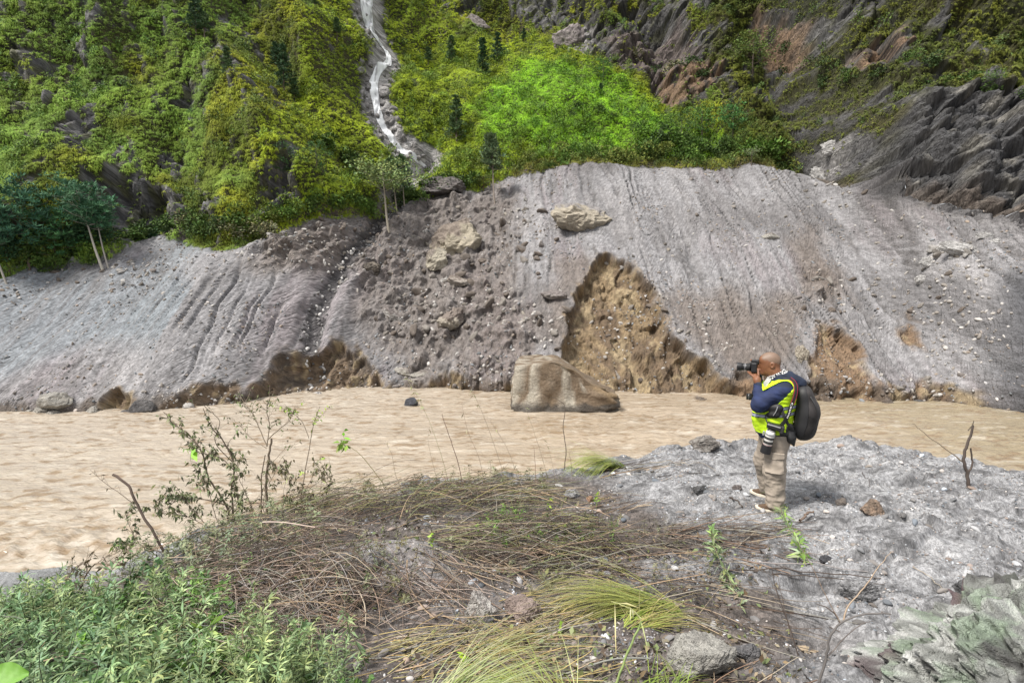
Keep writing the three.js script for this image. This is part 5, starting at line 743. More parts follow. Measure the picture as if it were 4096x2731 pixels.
  { const cv = document.createElement('canvas'); cv.width = 256; cv.height = 64; const x = cv.getContext('2d'); x.fillStyle = '#e8e8e6'; x.fillRect(0, 0, 256, 64); x.fillStyle = '#0c0c10'; for (let i = 0; i < 16; i++) for (let j = 0; j < 4; j++) { x.save(); x.translate(i * 16 + 8, j * 16 + 8); x.rotate(0.785); x.fillRect(-6, -6, 12, 12); x.fillStyle = '#e8e8e6'; if ((i + j) % 2) x.fillRect(-2.5, -2.5, 5, 5); x.fillStyle = '#0c0c10'; x.restore(); } const tx = new THREE.CanvasTexture(cv); tx.colorSpace = THREE.SRGBColorSpace; tx.wrapS = tx.wrapT = THREE.RepeatWrapping; tx.repeat.set(1.6, 1); const m = new THREE.MeshStandardMaterial({ map: tx, roughness: 0.95 }); const g = new THREE.TorusGeometry(0.092, 0.03, 10, 40); g.rotateX(Math.PI / 2); const uv = g.attributes.uv; const sc = mesh('scarf', g, m, person); sc.position.set(-0.025, 1.515, 0); sc.rotation.z = 0.5; sc.scale.set(1, 1.15, 1); sc.userData.label = 'black and white patterned scarf'; const t2 = mesh('scarf_end', ribbon([[-0.09, 1.49, 0.075], [-0.13, 1.44, 0.1], [-0.15, 1.38, 0.1]], 0.05, 0.02, () => [-0.6, 0, 0.8]), m, person); }

  // ---- backpack, worn on both shoulders
  const pack = place(thing('backpack', [0, 0, 0], "black and dark grey backpack on the photographer's back", 'backpack'));
  const packF = blend(0.13, bone([0.245, 1.34, -0.09], [0.245, 1.34, 0.09], 0.085, 0.085), bone([0.295, 1.16, -0.07], [0.295, 1.16, 0.07], 0.122, 0.122), bone([0.275, 0.99, -0.07], [0.275, 0.99, 0.07], 0.108, 0.108), bone([0.265, 0.91, -0.04], [0.265, 0.91, 0.04], 0.075, 0.075));
  const packShape = (x, y, z) => Math.max(packF(x, y, z) + 0.006 * noise(x * 8, y * 8, z * 8), 0.165 - x);
  mesh('main_bag', netMesh(packShape, [0.14, 0.78, -0.28], [0.5, 1.48, 0.28], 0.0105, (x, y, z) => { const n = 0.9 + 0.25 * noise(x * 22, y * 22, z * 22); const lid = y + 0.55 * (x - 0.3) > 1.13 ? 1 : 0.45; return [0.034 * n * lid, 0.03 * n * lid, 0.03 * n * lid]; }), vmat(0.62), pack);
  mesh('side_panel', netMesh((x, y, z) => Math.max(packF(x, y, z) - 0.006, x - 0.25 - 0.05 * Math.sin((y - 0.85) * 5), 0.168 - x, 0.04 - Math.abs(z)), [0.14, 0.78, -0.28], [0.4, 1.46, 0.28], 0.0105, () => [0.014, 0.014, 0.016]), nylon, pack);
  mesh('zip', ribbon([[0.31, 1.33, 0.16], [0.36, 1.24, 0.19], [0.39, 1.12, 0.19], [0.37, 0.99, 0.18], [0.31, 0.88, 0.13]], 0.014, 0.01, (p) => [0.4, 0, 0.9]), mat([0.02, 0.02, 0.022], 0.5), pack);
  const black = mat([0.016, 0.016, 0.018], 0.65);
  for (const s of [1, -1]) { mesh('shoulder_strap', ribbon([[-0.07, 1.27, s * 0.2], [-0.055, 1.38, s * 0.185], [0.0, 1.47, s * 0.16], [0.09, 1.485, s * 0.155], [0.17, 1.43, s * 0.14], [0.2, 1.36, s * 0.12]], 0.06, 0.016, (p) => [p.x * 2, p.y - 1.25, s * 0.35]), black, pack); mesh('lower_strap', ribbon([[0.03, 1.2, s * 0.268], [0.07, 1.1, s * 0.272], [0.12, 1.0, s * 0.24], [0.18, 0.92, s * 0.16]], 0.03, 0.008, () => [0.1, 0, s]), black, pack); }
  mesh('hip_pouch', netMesh((x, y, z) => blend(0.03, bone([0.11, 0.97, 0.15], [0.13, 0.87, 0.17], 0.055, 0.06), bone([0.14, 0.86, 0.16], [0.17, 0.78, 0.16], 0.045, 0.012))(x, y, z) + 0.006 * noise(x * 20, y * 20, z * 20), [0.02, 0.74, 0.05], [0.24, 1.06, 0.28], 0.009, () => [0.014, 0.014, 0.016]), nylon, pack);
  mesh('hip_belt', ribbon([[0.17, 0.93, 0.17], [0.08, 0.915, 0.232], [-0.03, 0.9, 0.235]], 0.035, 0.01, () => [0, 0, 1]), black, pack);

  // ---- cameras
  const dark = mat([0.014, 0.014, 0.016], 0.42), rubber = mat([0.02, 0.02, 0.021], 0.8), glass = new THREE.MeshPhysicalMaterial({ color: 0x06080c, roughness: 0.05, clearcoat: 1 }), silver = mat([0.5, 0.5, 0.52], 0.3, { metalness: 0.6 }), white = mat([0.7, 0.69, 0.66], 0.4);
  const held = place(thing('camera', [0, 0, 0], "black camera with a zoom lens held to the photographer's eye", 'camera', "the photographer's cameras"));
  const cb = mesh('camera_body', new RoundedBoxGeometry(0.062, 0.112, 0.142, 3, 0.014), dark, held); cb.position.set(-0.262, 1.598, 0);
  const hump = mesh('viewfinder', new RoundedBoxGeometry(0.085, 0.046, 0.06, 3, 0.012), dark, held); hump.position.set(-0.252, 1.662, 0);
  const grip = mesh('grip', new RoundedBoxGeometry(0.05, 0.1, 0.04, 3, 0.016), rubber, held); grip.position.set(-0.296, 1.592, -0.06);
  const cup = mesh('eyecup', new RoundedBoxGeometry(0.024, 0.03, 0.042, 2, 0.008), rubber, held); cup.position.set(-0.206, 1.655, -0.004);
  const bar = (name, prof, m, parent) => { const o = mesh(name, lathe(prof), m, parent); o.rotation.z = Math.PI / 2; o.position.set(-0.292, 1.596, 0); return o; };
  const barrel = bar('lens_barrel', [[0, 0], [0.038, 0], [0.038, 0.02], [0.041, 0.022], [0.041, 0.055], [0.038, 0.057], [0.038, 0.075], [0.042, 0.078], [0.042, 0.1], [0, 0.1]], dark, held);
  const sub = (name, prof, m) => { const o = mesh(name, lathe(prof, 24), m, barrel); return o; };
  sub('zoom_ring', [[0.0418, 0.026], [0.0432, 0.027], [0.0432, 0.05], [0.0418, 0.051]], rubber); sub('lens_hood', [[0.041, 0.099], [0.046, 0.103], [0.05, 0.15], [0.047, 0.15], [0.043, 0.105], [0.038, 0.101]], dark); sub('front_element', [[0, 0.104], [0.02, 0.103], [0.037, 0.099]], glass); sub('focus_window', [[0.0383, 0.062], [0.0392, 0.063], [0.0392, 0.07], [0.0383, 0.071]], mat([0.2, 0.2, 0.21], 0.4));
  const dial = mesh('mode_dial', new THREE.CylinderGeometry(0.012, 0.012, 0.014, 14), dark, held); dial.position.set(-0.258, 1.66, 0.048);

  const hung = place(thing('camera', [0, 0, 0], "camera with a long white lens hanging at the photographer's hip", 'camera', "the photographer's cameras"));
  const tiltG = new THREE.Group(); tiltG.name = 'camera_assembly'; const ax0 = V(-0.05, 1.0, 0.31);
  const hb = mesh('camera_body', new RoundedBoxGeometry(0.15, 0.062, 0.11, 3, 0.016), dark, hung); hb.position.set(-0.03, 1.005, 0.3); hb.rotation.z = -0.22;
  const trim = mesh('top_plate_trim', new RoundedBoxGeometry(0.13, 0.012, 0.008, 2, 0.003), silver, hb); trim.position.set(-0.005, 0.012, 0.054);
  const gp = mesh('grip', new RoundedBoxGeometry(0.045, 0.085, 0.1, 3, 0.016), rubber, hung); gp.position.set(0.045, 0.975, 0.3); gp.rotation.z = -0.22;
  const len = (name, prof, m) => { const o = mesh(name, lathe(prof, 24), m, hung); o.position.set(-0.052, 0.985, 0.3); o.rotation.set(0.06, 0, Math.PI - 0.2); return o; };
  len('lens_mount', [[0, 0.02], [0.04, 0.02], [0.044, 0.034], [0, 0.034]], silver);
  const wb = len('lens_barrel', [[0.0, 0.034], [0.043, 0.034], [0.047, 0.06], [0.05, 0.085], [0.05, 0.1], [0.046, 0.102], [0.046, 0.2], [0.0, 0.2]], white);
  const wsub = (name, y0, y1, r, m) => mesh(name, lathe([[r - 0.004, y0], [r, y0 + 0.002], [r, y1 - 0.002], [r - 0.004, y1]], 24), m, wb);
  wsub('focus_ring', 0.103, 0.128, 0.049, rubber); wsub('zoom_ring', 0.15, 0.178, 0.049, rubber); wsub('red_line', 0.193, 0.196, 0.0475, mat([0.4, 0.02, 0.02], 0.4)); wsub('tripod_collar', 0.062, 0.084, 0.0535, silver);
  const foot = mesh('collar_foot', new RoundedBoxGeometry(0.02, 0.05, 0.03, 2, 0.006), silver, wb); foot.position.set(0.066, 0.08, 0);
  len('lens_hood', [[0.046, 0.198], [0.05, 0.2], [0.056, 0.29], [0.052, 0.292], [0.047, 0.21], [0.0, 0.208]], dark);
  { const cv = document.createElement('canvas'); cv.width = 512; cv.height = 64; const x = cv.getContext('2d'); x.fillStyle = '#0a0a0c'; x.fillRect(0, 0, 512, 64); x.fillStyle = '#7c1030'; x.fillRect(0, 0, 260, 10); x.fillRect(0, 54, 260, 10); x.fillStyle = '#e6e6e6'; x.font = 'bold 44px serif'; x.fillText('Canon', 250, 46); const tx = new THREE.CanvasTexture(cv); tx.colorSpace = THREE.SRGBColorSpace; const m = new THREE.MeshStandardMaterial({ map: tx, roughness: 0.8 });
    const st = mesh('neck_strap', ribbon([[0.1, 1.515, 0.13], [0.15, 1.475, 0.19], [0.165, 1.4, 0.235], [0.15, 1.31, 0.262], [0.12, 1.22, 0.28], [0.1, 1.13, 0.282], [0.06, 1.05, 0.285], [0.035, 1.02, 0.3]], 0.038, 0.006, (p) => [0.3, 0.2 * (p.y > 1.4 ? 2 : 0), 1]), m, hung); st.userData.label = 'black strap with dark red edges and white lettering'; }
  mesh('strap_loop', ribbon([[-0.1, 1.03, 0.3], [-0.12, 1.1, 0.27], [-0.1, 1.16, 0.24]], 0.012, 0.004, () => [0, 0, 1]), black, hung);

  const third = place(thing('camera', [0, 0, 0], "camera with a short black lens hanging at the photographer's far side", 'camera', "the photographer's cameras"));
  const tb = mesh('camera_body', new RoundedBoxGeometry(0.07, 0.1, 0.13, 3, 0.014), dark, third); tb.position.set(-0.225, 1.215, -0.24);
  const tl = mesh('lens_barrel', lathe([[0, 0], [0.036, 0], [0.036, 0.03], [0.039, 0.032], [0.039, 0.06], [0.036, 0.062], [0.038, 0.09], [0.034, 0.09], [0, 0.086]], 20), rubber, third); tl.rotation.z = Math.PI / 2; tl.position.set(-0.255, 1.215, -0.24);
  const tr = mesh('bright_ring', lathe([[0.0362, 0.06], [0.0375, 0.0605], [0.0375, 0.064], [0.0362, 0.0645]], 20), silver, tl);
  mesh('neck_strap', ribbon([[-0.2, 1.26, -0.2], [-0.13, 1.36, -0.16], [-0.08, 1.44, -0.12], [-0.02, 1.5, -0.11]], 0.03, 0.005, () => [-0.6, 0.2, -0.7]), black, third);

  const pouch = place(thing('belt_pouch', [0, 0, 0], "black pouch under the photographer's near elbow", 'pouch'));
  mesh('pouch_body', netMesh((x, y, z) => blend(0.03, bone([-0.1, 1.2, 0.24], [0.0, 1.2, 0.25], 0.05, 0.055), bone([-0.08, 1.12, 0.25], [-0.02, 1.13, 0.26], 0.04, 0.045))(x, y, z), [-0.2, 1.04, 0.15], [0.1, 1.3, 0.34], 0.01, () => [0.012, 0.012, 0.014]), nylon, pouch);
  mesh('flap_edge', ribbon([[-0.005, 1.22, 0.31], [-0.02, 1.17, 0.312], [-0.045, 1.12, 0.305]], 0.008, 0.006, () => [0, 0, 1]), silver, pouch);
}
// ---------------------------------------------------------------- near bank: stones
function nearRock(px, py, w, h, opt) { // outline in pixels; base of the stone at the pixel
  const p = stand(px, py), s = -p.z / FOC * 1.02, o = mesh(opt.name ?? 'rock', rockGeometry(opt.seed, { facets: 0.05, crisp: true, detail: opt.detail ?? 15, cuts: opt.cuts ?? 12, rough: opt.rough ?? 0.12, layers: opt.layers ?? 0.03, size: [w * s / 1.75, h * s / 1.5, (opt.deep ?? 0.7) * w * s / 1.7], colour: opt.colour, uvScale: opt.uv ?? 0.5 }), opt.mat ?? smallRockMat);
  o.position.copy(p); o.position.y += (opt.up ?? 0.25) * h * s; o.rotation.set(opt.rx ?? 0, opt.ry ?? 0, opt.rz ?? 0); return tag(o, opt.label, 'rock', opt.group);
}
{ // the big lichen-mottled rock in the near right corner
  const tone = (q, v, o) => { const n = noise(q.x * 2.6, q.y * 2.6, q.z * 2.6 + 3), n2 = noise(q.x * 7, q.y * 9, q.z * 7), n3 = noise(q.x * 19, q.y * 23, q.z * 19); let c = mix3([0.33, 0.34, 0.32], [0.66, 0.67, 0.65], sstep(-0.2, 0.35, n2 + 0.5 * n3)); c = mix3(c, [0.24, 0.32, 0.22], 0.75 * sstep(0.0, 0.35, noise(q.x * 3.4 + 5, q.y * 3.4, q.z * 3.4) + 0.4 * n3)); c = mix3(c, [0.075, 0.07, 0.068], 0.85 * sstep(0.14, 0.34, n + 0.45 * n2)); c = mix3(c, [0.14, 0.075, 0.09], 0.8 * sstep(0.28, 0.5, noise(q.x * 2 + 9, q.y * 2.6, q.z * 2))); const k = 0.85 + 0.45 * n3; return [c[0] * k, c[1] * k, c[2] * k]; };
  const p = stand(985, 668), g = rockGeometry(811, { facets: 0.09, crisp: true, detail: 48, cuts: 14, rough: 0.3, layers: 0.07, size: [1.12, 0.66, 0.8], colour: tone, uvScale: 0.35 });
  const o = mesh('rock', g, vmat(0.85, { map: rockGrit, bumpMap: gritBump, bumpScale: 0.02 })); o.position.set(p.x + 0.22, p.y - 0.02, p.z + 0.2); o.rotation.y = 0.4; tag(o, 'large rough grey and green mottled rock in the lower right corner', 'rock');
}
nearRock(984, 592, 56, 22, { seed: 812, colour: stoneTone([0.13, 0.13, 0.135], [0.06, 0.06, 0.062], 4), label: 'flat black rock half sunk in the silt behind the corner rock', up: 0.15 });
nearRock(481, 617, 27, 34, { seed: 813, cuts: 12, rz: 0.2, colour: stoneTone([0.5, 0.48, 0.45], [0.34, 0.31, 0.29], 3), label: 'pale pointed stone among the dry stems' });
nearRock(520, 612, 36, 24, { seed: 814, colour: stoneTone([0.33, 0.26, 0.23], [0.22, 0.17, 0.15], 3), label: 'reddish brown stone right of the pale pointed stone' });
nearRock(700, 668, 62, 42, { seed: 815, cuts: 7, rz: 0.35, deep: 0.6, colour: stoneTone([0.36, 0.35, 0.32], [0.25, 0.24, 0.22], 2), label: 'smooth grey slab tilted at the bottom edge' });
nearRock(372, 566, 18, 24, { seed: 816, colour: stoneTone([0.42, 0.42, 0.43], [0.28, 0.25, 0.24], 3), label: 'pale grey stone set in the mud mound' });
nearRock(873, 512, 24, 14, { seed: 817, cuts: 11, layers: 0.07, colour: stoneTone([0.32, 0.23, 0.17], [0.17, 0.13, 0.1], 3), label: 'crumbly brown rock on the silt right of the photographer' });
nearRock(842, 503, 11, 7, { seed: 818, cuts: 11, colour: stoneTone([0.26, 0.22, 0.19], [0.15, 0.13, 0.12], 3), label: 'small brown rock left of the crumbly brown rock' });
nearRock(705, 449, 30, 16, { seed: 819, rough: 0.16, colour: stoneTone([0.3, 0.28, 0.26], [0.17, 0.15, 0.135], 4), label: 'lump of dried mud on the crest of the bank', name: 'mud_lump' });
nearRock(571, 497, 15, 10, { seed: 820, colour: stoneTone([0.42, 0.42, 0.43], [0.3, 0.3, 0.3], 3), label: 'round grey cobble beside the crest grass clump' });
nearRock(590, 500, 8, 6, { seed: 821, colour: stoneTone([0.38, 0.24, 0.16], [0.3, 0.18, 0.12], 3), label: 'little rusty stone right of the round grey cobble' });
nearRock(700, 491, 14, 9, { seed: 822, colour: stoneTone([0.13, 0.13, 0.135], [0.08, 0.08, 0.08], 3), label: 'dark cobble on the silt left of the photographer' });
nearRock(738, 489, 10, 5, { seed: 823, colour: stoneTone([0.2, 0.17, 0.16], [0.1, 0.09, 0.09], 3), label: 'dark flake of rock just left of the near shoe' });
nearRock(826, 562, 13, 8, { seed: 824, colour: stoneTone([0.07, 0.07, 0.08], [0.04, 0.04, 0.045], 3), label: 'small black stone on the open silt' });
nearRock(332, 632, 11, 10, { seed: 825, colour: stoneTone([0.58, 0.57, 0.55], [0.42, 0.4, 0.38], 3), label: 'small white stone by the leafy plants at the bottom left' });
nearRock(293, 668, 18, 15, { seed: 826, colour: stoneTone([0.5, 0.5, 0.49], [0.36, 0.35, 0.34], 3), label: 'whitish cobble at the bottom among the leafy plants' });
nearRock(607, 577, 9, 8, { seed: 827, colour: stoneTone([0.33, 0.32, 0.34], [0.22, 0.21, 0.22], 3), label: 'grey pebble above the lodged grass' });
nearRock(590, 575, 11, 7, { seed: 828, colour: stoneTone([0.4, 0.33, 0.27], [0.3, 0.25, 0.21], 3), label: 'buff pebble left of the grey pebble' });
nearRock(860, 590, 36, 20, { seed: 829, up: 0.05, colour: stoneTone([0.3, 0.3, 0.31], [0.15, 0.15, 0.155], 4), label: 'low grey rock sunk in the silt above the forked twig' });
nearRock(745, 655, 26, 16, { seed: 830, colour: stoneTone([0.16, 0.155, 0.16], [0.09, 0.09, 0.095], 4), label: 'dark stone right of the smooth grey slab' });
{ // shelf of grey rock at the water's edge, lower left
  for (const [px, py, w, h, sd, lab] of [[30, 592, 130, 36, 840, 'broad grey rock shelf at the water edge in the lower left'], [150, 568, 60, 16, 841, 'low grey rock behind the bush at the water edge'], [235, 536, 50, 12, 842, 'grey rock glimpsed through the shrub at the water edge']]) { const p = onPlane(px, py, -4.85), s = -p.z / FOC, o = mesh('rock', rockGeometry(sd, { detail: 9, cuts: 6, rough: 0.06, size: [w * s / 1.8, 0.6, h * s * 1.5], colour: stoneTone([0.42, 0.43, 0.44], [0.33, 0.34, 0.35], 3), uvScale: 1 }), rockMat); o.position.set(p.x, -5.1, p.z); tag(o, lab, 'rock'); }
}
{ // loose grit and pebbles on the silt
  reseed(900); const list = []; let t = 0;
  while (list.length < 26000 && t++ < 90000) { const z = -rr(2.2, 9.2), x = rr(-0.55, 1) * (1 - z * 0.98); if (z < crestZ(x) - 0.5) continue; const n = noise(x * 1.2, z * 1.6, 210) + 0.5 * noise(x * 5, z * 6, 211); if (rnd() > sstep(-0.35, 0.4, n)) continue; const d = rnd(); list.push([V(x, bankAt(x, z), z), (0.003 + 0.009 * d * d + (d > 0.985 ? 0.02 : 0)) * (0.75 - z * 0.06), rnd() < 0.22 ? tint([0.42, 0.42, 0.43], 0.25) : rnd() < 0.75 ? tint([0.15, 0.15, 0.155], 0.35) : tint([0.24, 0.2, 0.18], 0.3)]); }
  const m = shade(new THREE.InstancedMesh(rockGeometry(445, { detail: 1, cuts: 6, rough: 0.15, size: [1, 0.65, 0.85], colour: () => [1, 1, 1] }), vmat(0.9), list.length)); m.name = 'bank_pebbles'; const M = new THREE.Matrix4(), Q = new THREE.Quaternion(), E = new THREE.Euler(), C = new THREE.Color();
  list.forEach(([p, r, c], k) => { Q.setFromEuler(E.set(rr(-0.5, 0.5), rr(0, 6.28), rr(-0.5, 0.5))); M.compose(p, Q, V(r * rr(0.8, 1.6), r, r)); m.setMatrixAt(k, M); m.setColorAt(k, C.setRGB(...c)); }); scene.add(m); tag(m, 'loose grit and pebbles strewn over the near bank', undefined, undefined, 'stuff');
}
// ---------------------------------------------------------------- flattened dry stems
const TAN = [0.29, 0.24, 0.18], RED = [0.145, 0.105, 0.082], DARK = [0.06, 0.045, 0.036], STRAW = [0.34, 0.28, 0.125], OLIVE = [0.17, 0.17, 0.075], PINK = [0.29, 0.235, 0.205], GREEN = [0.2, 0.29, 0.08];
const stemMat = vmat(0.85);
const heading = (deg) => V(Math.cos(deg * Math.PI / 180), 0, -Math.sin(deg * Math.PI / 180)); // 0 = to the right, 90 = away
function stems(label, list) {
  const s = new Soup();
  for (const [px, py, rx, ry, deg, wander, n, l0, l1, heap, cols] of list) for (let k = 0; k < n; k++) {
    const a = rr(0, 6.28), r = Math.sqrt(rnd()), p = stand(px + Math.cos(a) * r * rx, Math.min(900, py + Math.sin(a) * r * ry)); if (p.z < crestZ(p.x) - 0.7) continue; if (k % 8 && Math.hypot((p.x - mudMound.x) / 0.55, (p.z - mudMound.z) / 0.45) < 1) continue;
    const d = heading(deg + (rnd() + rnd() + rnd() - 1.5) * wander), L = rr(l0, l1), h0 = heap * rnd() * rnd() * (1 - 0.6 * r), A = p.clone().addScaledVector(d, -L / 2), B = p.clone().addScaledVector(d, L / 2), bow = V(-d.z, 0, d.x).multiplyScalar(rr(-0.1, 0.1) * L), kink = V(rr(-1, 1), 0, rr(-1, 1)).multiplyScalar(0.008);
    const q = []; const tilt = rr(-0.12, 0.22) * L; for (let i = 0; i <= 6; i++) { const t = i / 6, w = A.clone().lerp(B, t).addScaledVector(bow, 4 * t * (1 - t)).addScaledVector(kink, Math.sin(t * 9 + k)), zc = crestZ(w.x); const g = w.z > zc - 0.3 ? bankBase(w.x, w.z) + 0.02 : p.y - 0.25; w.y = Math.max(g + 0.006, lerp(g, p.y, 0.5)) + h0 + tilt * t + heap * 0.25 * Math.sin(t * 3.14) * (k % 3 ? 0.4 : 1); q.push(w); }
    const c = tint(pick(cols), 0.4), rad = rr(0.002, 0.0044) * (rnd() < 0.08 ? 1.8 : 1); s.tube(q, rad, rad * 0.55, 3, c, tint(c, 0.15));
  }
  const o = mesh('dry_stems', s.geo(), stemMat); return tag(o, label, undefined, undefined, 'stuff');
}
reseed(1000);
stems('nest of reddish brown dry stems swept down to the right', [[290, 570, 100, 40, -28, 80, 700, 0.3, 1.0, 0.46, [RED, TAN, DARK, DARK, DARK, PINK]], [380, 600, 90, 30, -36, 90, 200, 0.3, 0.8, 0.24, [RED, TAN, DARK, PINK]], [250, 620, 110, 40, -40, 100, 300, 0.35, 0.9, 0.36, [PINK, TAN, RED]]]);
stems('mat of tan and olive stems combed over along the crest', [[400, 505, 110, 18, 2, 85, 560, 0.3, 1.0, 0.44, [TAN, OLIVE, DARK, RED, DARK, DARK]], [500, 500, 70, 16, -14, 75, 240, 0.6, 1.3, 0.22, [TAN, OLIVE, DARK]], [310, 512, 70, 16, -6, 80, 170, 0.6, 1.3, 0.3, [TAN, OLIVE, RED]]]);
stems('dark tangle of broken stems in the middle of the bank', [[540, 545, 80, 26, -14, 80, 640, 0.4, 1.0, 0.24, [DARK, RED, DARK, OLIVE, DARK, TAN]], [480, 545, 50, 30, -40, 30, 130, 0.5, 1.1, 0.14, [TAN, RED, DARK]], [460, 590, 60, 40, -30, 40, 60, 0.4, 0.9, 0.05, [TAN, RED, PINK]]]);
stems('long brown stems straggling down to the right below the photographer', [[660, 570, 90, 36, -24, 60, 170, 0.5, 1.3, 0.07, [RED, DARK, TAN, DARK]], [730, 535, 60, 14, -4, 44, 100, 0.4, 0.9, 0.08, [DARK, RED, TAN]], [770, 548, 40, 16, -20, 40, 50, 0.3, 0.7, 0.06, [DARK, RED]], [740, 620, 60, 30, -40, 26, 40, 0.4, 0.9, 0.03, [DARK, TAN]], [650, 470, 40, 8, 10, 20, 36, 0.4, 0.9, 0.05, [DARK, TAN]], [620, 505, 30, 10, 10, 40, 46, 0.2, 0.5, 0.08, [TAN, DARK, RED]]]);
stems('straw coloured litter of broken grass along the bottom', [[520, 665, 110, 34, 12, 70, 300, 0.2, 0.6, 0.1, [STRAW, TAN, TAN, OLIVE, RED]], [440, 650, 60, 20, 20, 40, 120, 0.3, 0.7, 0.07, [STRAW, TAN]], [700, 690, 90, 34, 20, 50, 130, 0.2, 0.6, 0.05, [RED, DARK, TAN]], [560, 610, 40, 20, 20, 40, 90, 0.25, 0.6, 0.08, [STRAW, TAN]]]);
stems('pale bare stems sticking up through the lower left herbs', [[120, 660, 130, 50, -50, 160, 150, 0.3, 0.7, 0.5, [PINK, TAN, OLIVE, DARK]], [270, 650, 60, 40, -70, 120, 120, 0.3, 0.7, 0.45, [PINK, TAN, RED]], [60, 610, 70, 20, 20, 120, 60, 0.3, 0.6, 0.4, [TAN, DARK]]]);
// ---------------------------------------------------------------- herbs
function sprigGeo(n, h, leafLen, leafWid, up, cols) { const s = new Soup(), top = V(rr(-0.12, 0.12), h, rr(-0.12, 0.12)), st = curve(V(0, 0, 0), top, 0, 6, 0.02); s.tube(st, 0.003, 0.0015, 3, [0.26, 0.22, 0.13]); for (let k = 0; k < n; k++) { const t = rr(0.12, 1), p = V(0, 0, 0).lerp(top, t), a = k * 2.4 + rr(-0.4, 0.4), d = V(Math.cos(a), up + rr(-0.3, 0.4), Math.sin(a)); const c = tint(pick(cols), 0.22); s.leaf(p, d, V(-Math.sin(a), rr(-0.2, 0.2), Math.cos(a)), leafLen * rr(0.6, 1.25) * (1.1 - 0.4 * t), leafWid * rr(0.8, 1.2), c, rr(0.1, 0.5)); if (k % 3 === 0) s.leaf(p.clone().addScaledVector(d.normalize(), leafLen * 0.35), d.clone().add(onSphere().multiplyScalar(0.7)), onSphere(), leafLen * 0.5, leafWid * 0.8, c, 0.2); } return s.geo(); }
function herbs(name, label, geo, list, m = leafyMat) { const o = shade(new THREE.InstancedMesh(geo, m, list.length)); o.name = numbered(name); const M = new THREE.Matrix4(), Q = new THREE.Quaternion(), E = new THREE.Euler(), C = new THREE.Color(); list.forEach(([p, s, c, lean], k) => { Q.setFromEuler(E.set(rr(-lean, lean), rr(0, 6.28), rr(-lean, lean))); M.compose(p, Q, V(s, s * rr(0.8, 1.15), s)); o.setMatrixAt(k, M); o.setColorAt(k, C.setRGB(...c)); }); scene.add(o); return tag(o, label, undefined, undefined, 'stuff'); }
reseed(1100);
{
  const spotList = (areas) => { const out = []; for (const [px, py, rx, ry, n, s0, s1, c, lean] of areas) for (let k = 0; k < n; k++) { const a = rr(0, 6.28), r = Math.sqrt(rnd()), p = stand(px + Math.cos(a) * r * rx, py + Math.sin(a) * r * ry); if (p.z < crestZ(p.x) - 1.2) continue; out.push([p, rr(s0, s1), tint(c, 0.25), lean]); } return out; };
  const grey = [0.19, 0.27, 0.11], sage = [0.24, 0.33, 0.15], blueG = [0.17, 0.28, 0.13];
  herbs('leafy_herbs', 'mass of grey green feathery herbs filling the lower left corner', sprigGeo(36, 0.36, 0.1, 0.013, 0.6, [[1, 1, 1], [0.8, 0.85, 0.75], [1.15, 1.1, 1.0]]), spotList([[60, 690, 110, 70, 120, 0.5, 1.35, blueG, 0.4], [180, 690, 110, 60, 110, 0.45, 1.3, sage, 0.45], [120, 640, 110, 34, 80, 0.5, 1.2, grey, 0.5], [-60, 660, 90, 90, 110, 0.7, 1.3, blueG, 0.4], [290, 690, 60, 40, 90, 0.5, 0.9, sage, 0.5], [60, 625, 70, 20, 120, 0.5, 0.9, grey, 0.5]]));
  herbs('leafy_herbs', 'broad dark leaves of low weeds between the feathery herbs', sprigGeo(14, 0.26, 0.09, 0.045, 0.5, [[1, 1, 1], [0.8, 0.9, 0.7], [1.3, 1.25, 0.9]]), spotList([[60, 680, 110, 70, 60, 0.6, 1.2, [0.08, 0.17, 0.04], 0.5], [190, 660, 110, 50, 60, 0.5, 1.0, [0.1, 0.21, 0.04], 0.5], [100, 655, 24, 14, 24, 0.6, 1.0, [0.16, 0.32, 0.04], 0.4], [330, 690, 60, 30, 20, 0.4, 0.8, [0.1, 0.2, 0.05], 0.5]]));
  herbs('leafy_herbs', 'wilted olive herbs lying along the crest below the bare shrub', sprigGeo(26, 0.32, 0.07, 0.014, 0.1, [[1, 1, 1], [0.75, 0.75, 0.6]]), spotList([[250, 530, 80, 22, 130, 0.6, 1.2, [0.2, 0.22, 0.11], 1.0], [330, 502, 60, 14, 90, 0.5, 1.0, [0.23, 0.24, 0.12], 1.1], [420, 492, 70, 10, 80, 0.5, 0.9, [0.2, 0.2, 0.09], 1.1], [510, 488, 50, 10, 70, 0.5, 0.9, [0.2, 0.2, 0.09], 1.1], [180, 560, 70, 22, 110, 0.6, 1.1, [0.18, 0.21, 0.11], 0.9], [420, 545, 60, 30, 30, 0.4, 0.8, [0.22, 0.22, 0.12], 1.0], [310, 580, 110, 40, 90, 0.4, 0.9, [0.2, 0.21, 0.11], 0.9], [600, 560, 120, 40, 70, 0.3, 0.7, [0.2, 0.19, 0.1], 1.0]]));
  herbs('leafy_herbs', 'bright green herb patch in the middle of the dark stems', sprigGeo(22, 0.26, 0.06, 0.014, 0.4, [[1, 1, 1], [0.8, 0.9, 0.6]]), spotList([[510, 535, 34, 18, 90, 0.5, 0.95, [0.17, 0.32, 0.05], 0.7], [560, 545, 40, 14, 50, 0.45, 0.85, [0.16, 0.27, 0.05], 0.8], [190, 600, 40, 16, 60, 0.6, 1.0, [0.16, 0.3, 0.06], 0.5], [270, 585, 60, 20, 30, 0.5, 0.9, [0.17, 0.29, 0.08], 0.6], [590, 535, 30, 14, 26, 0.4, 0.7, [0.15, 0.26, 0.05], 0.8]]));
}
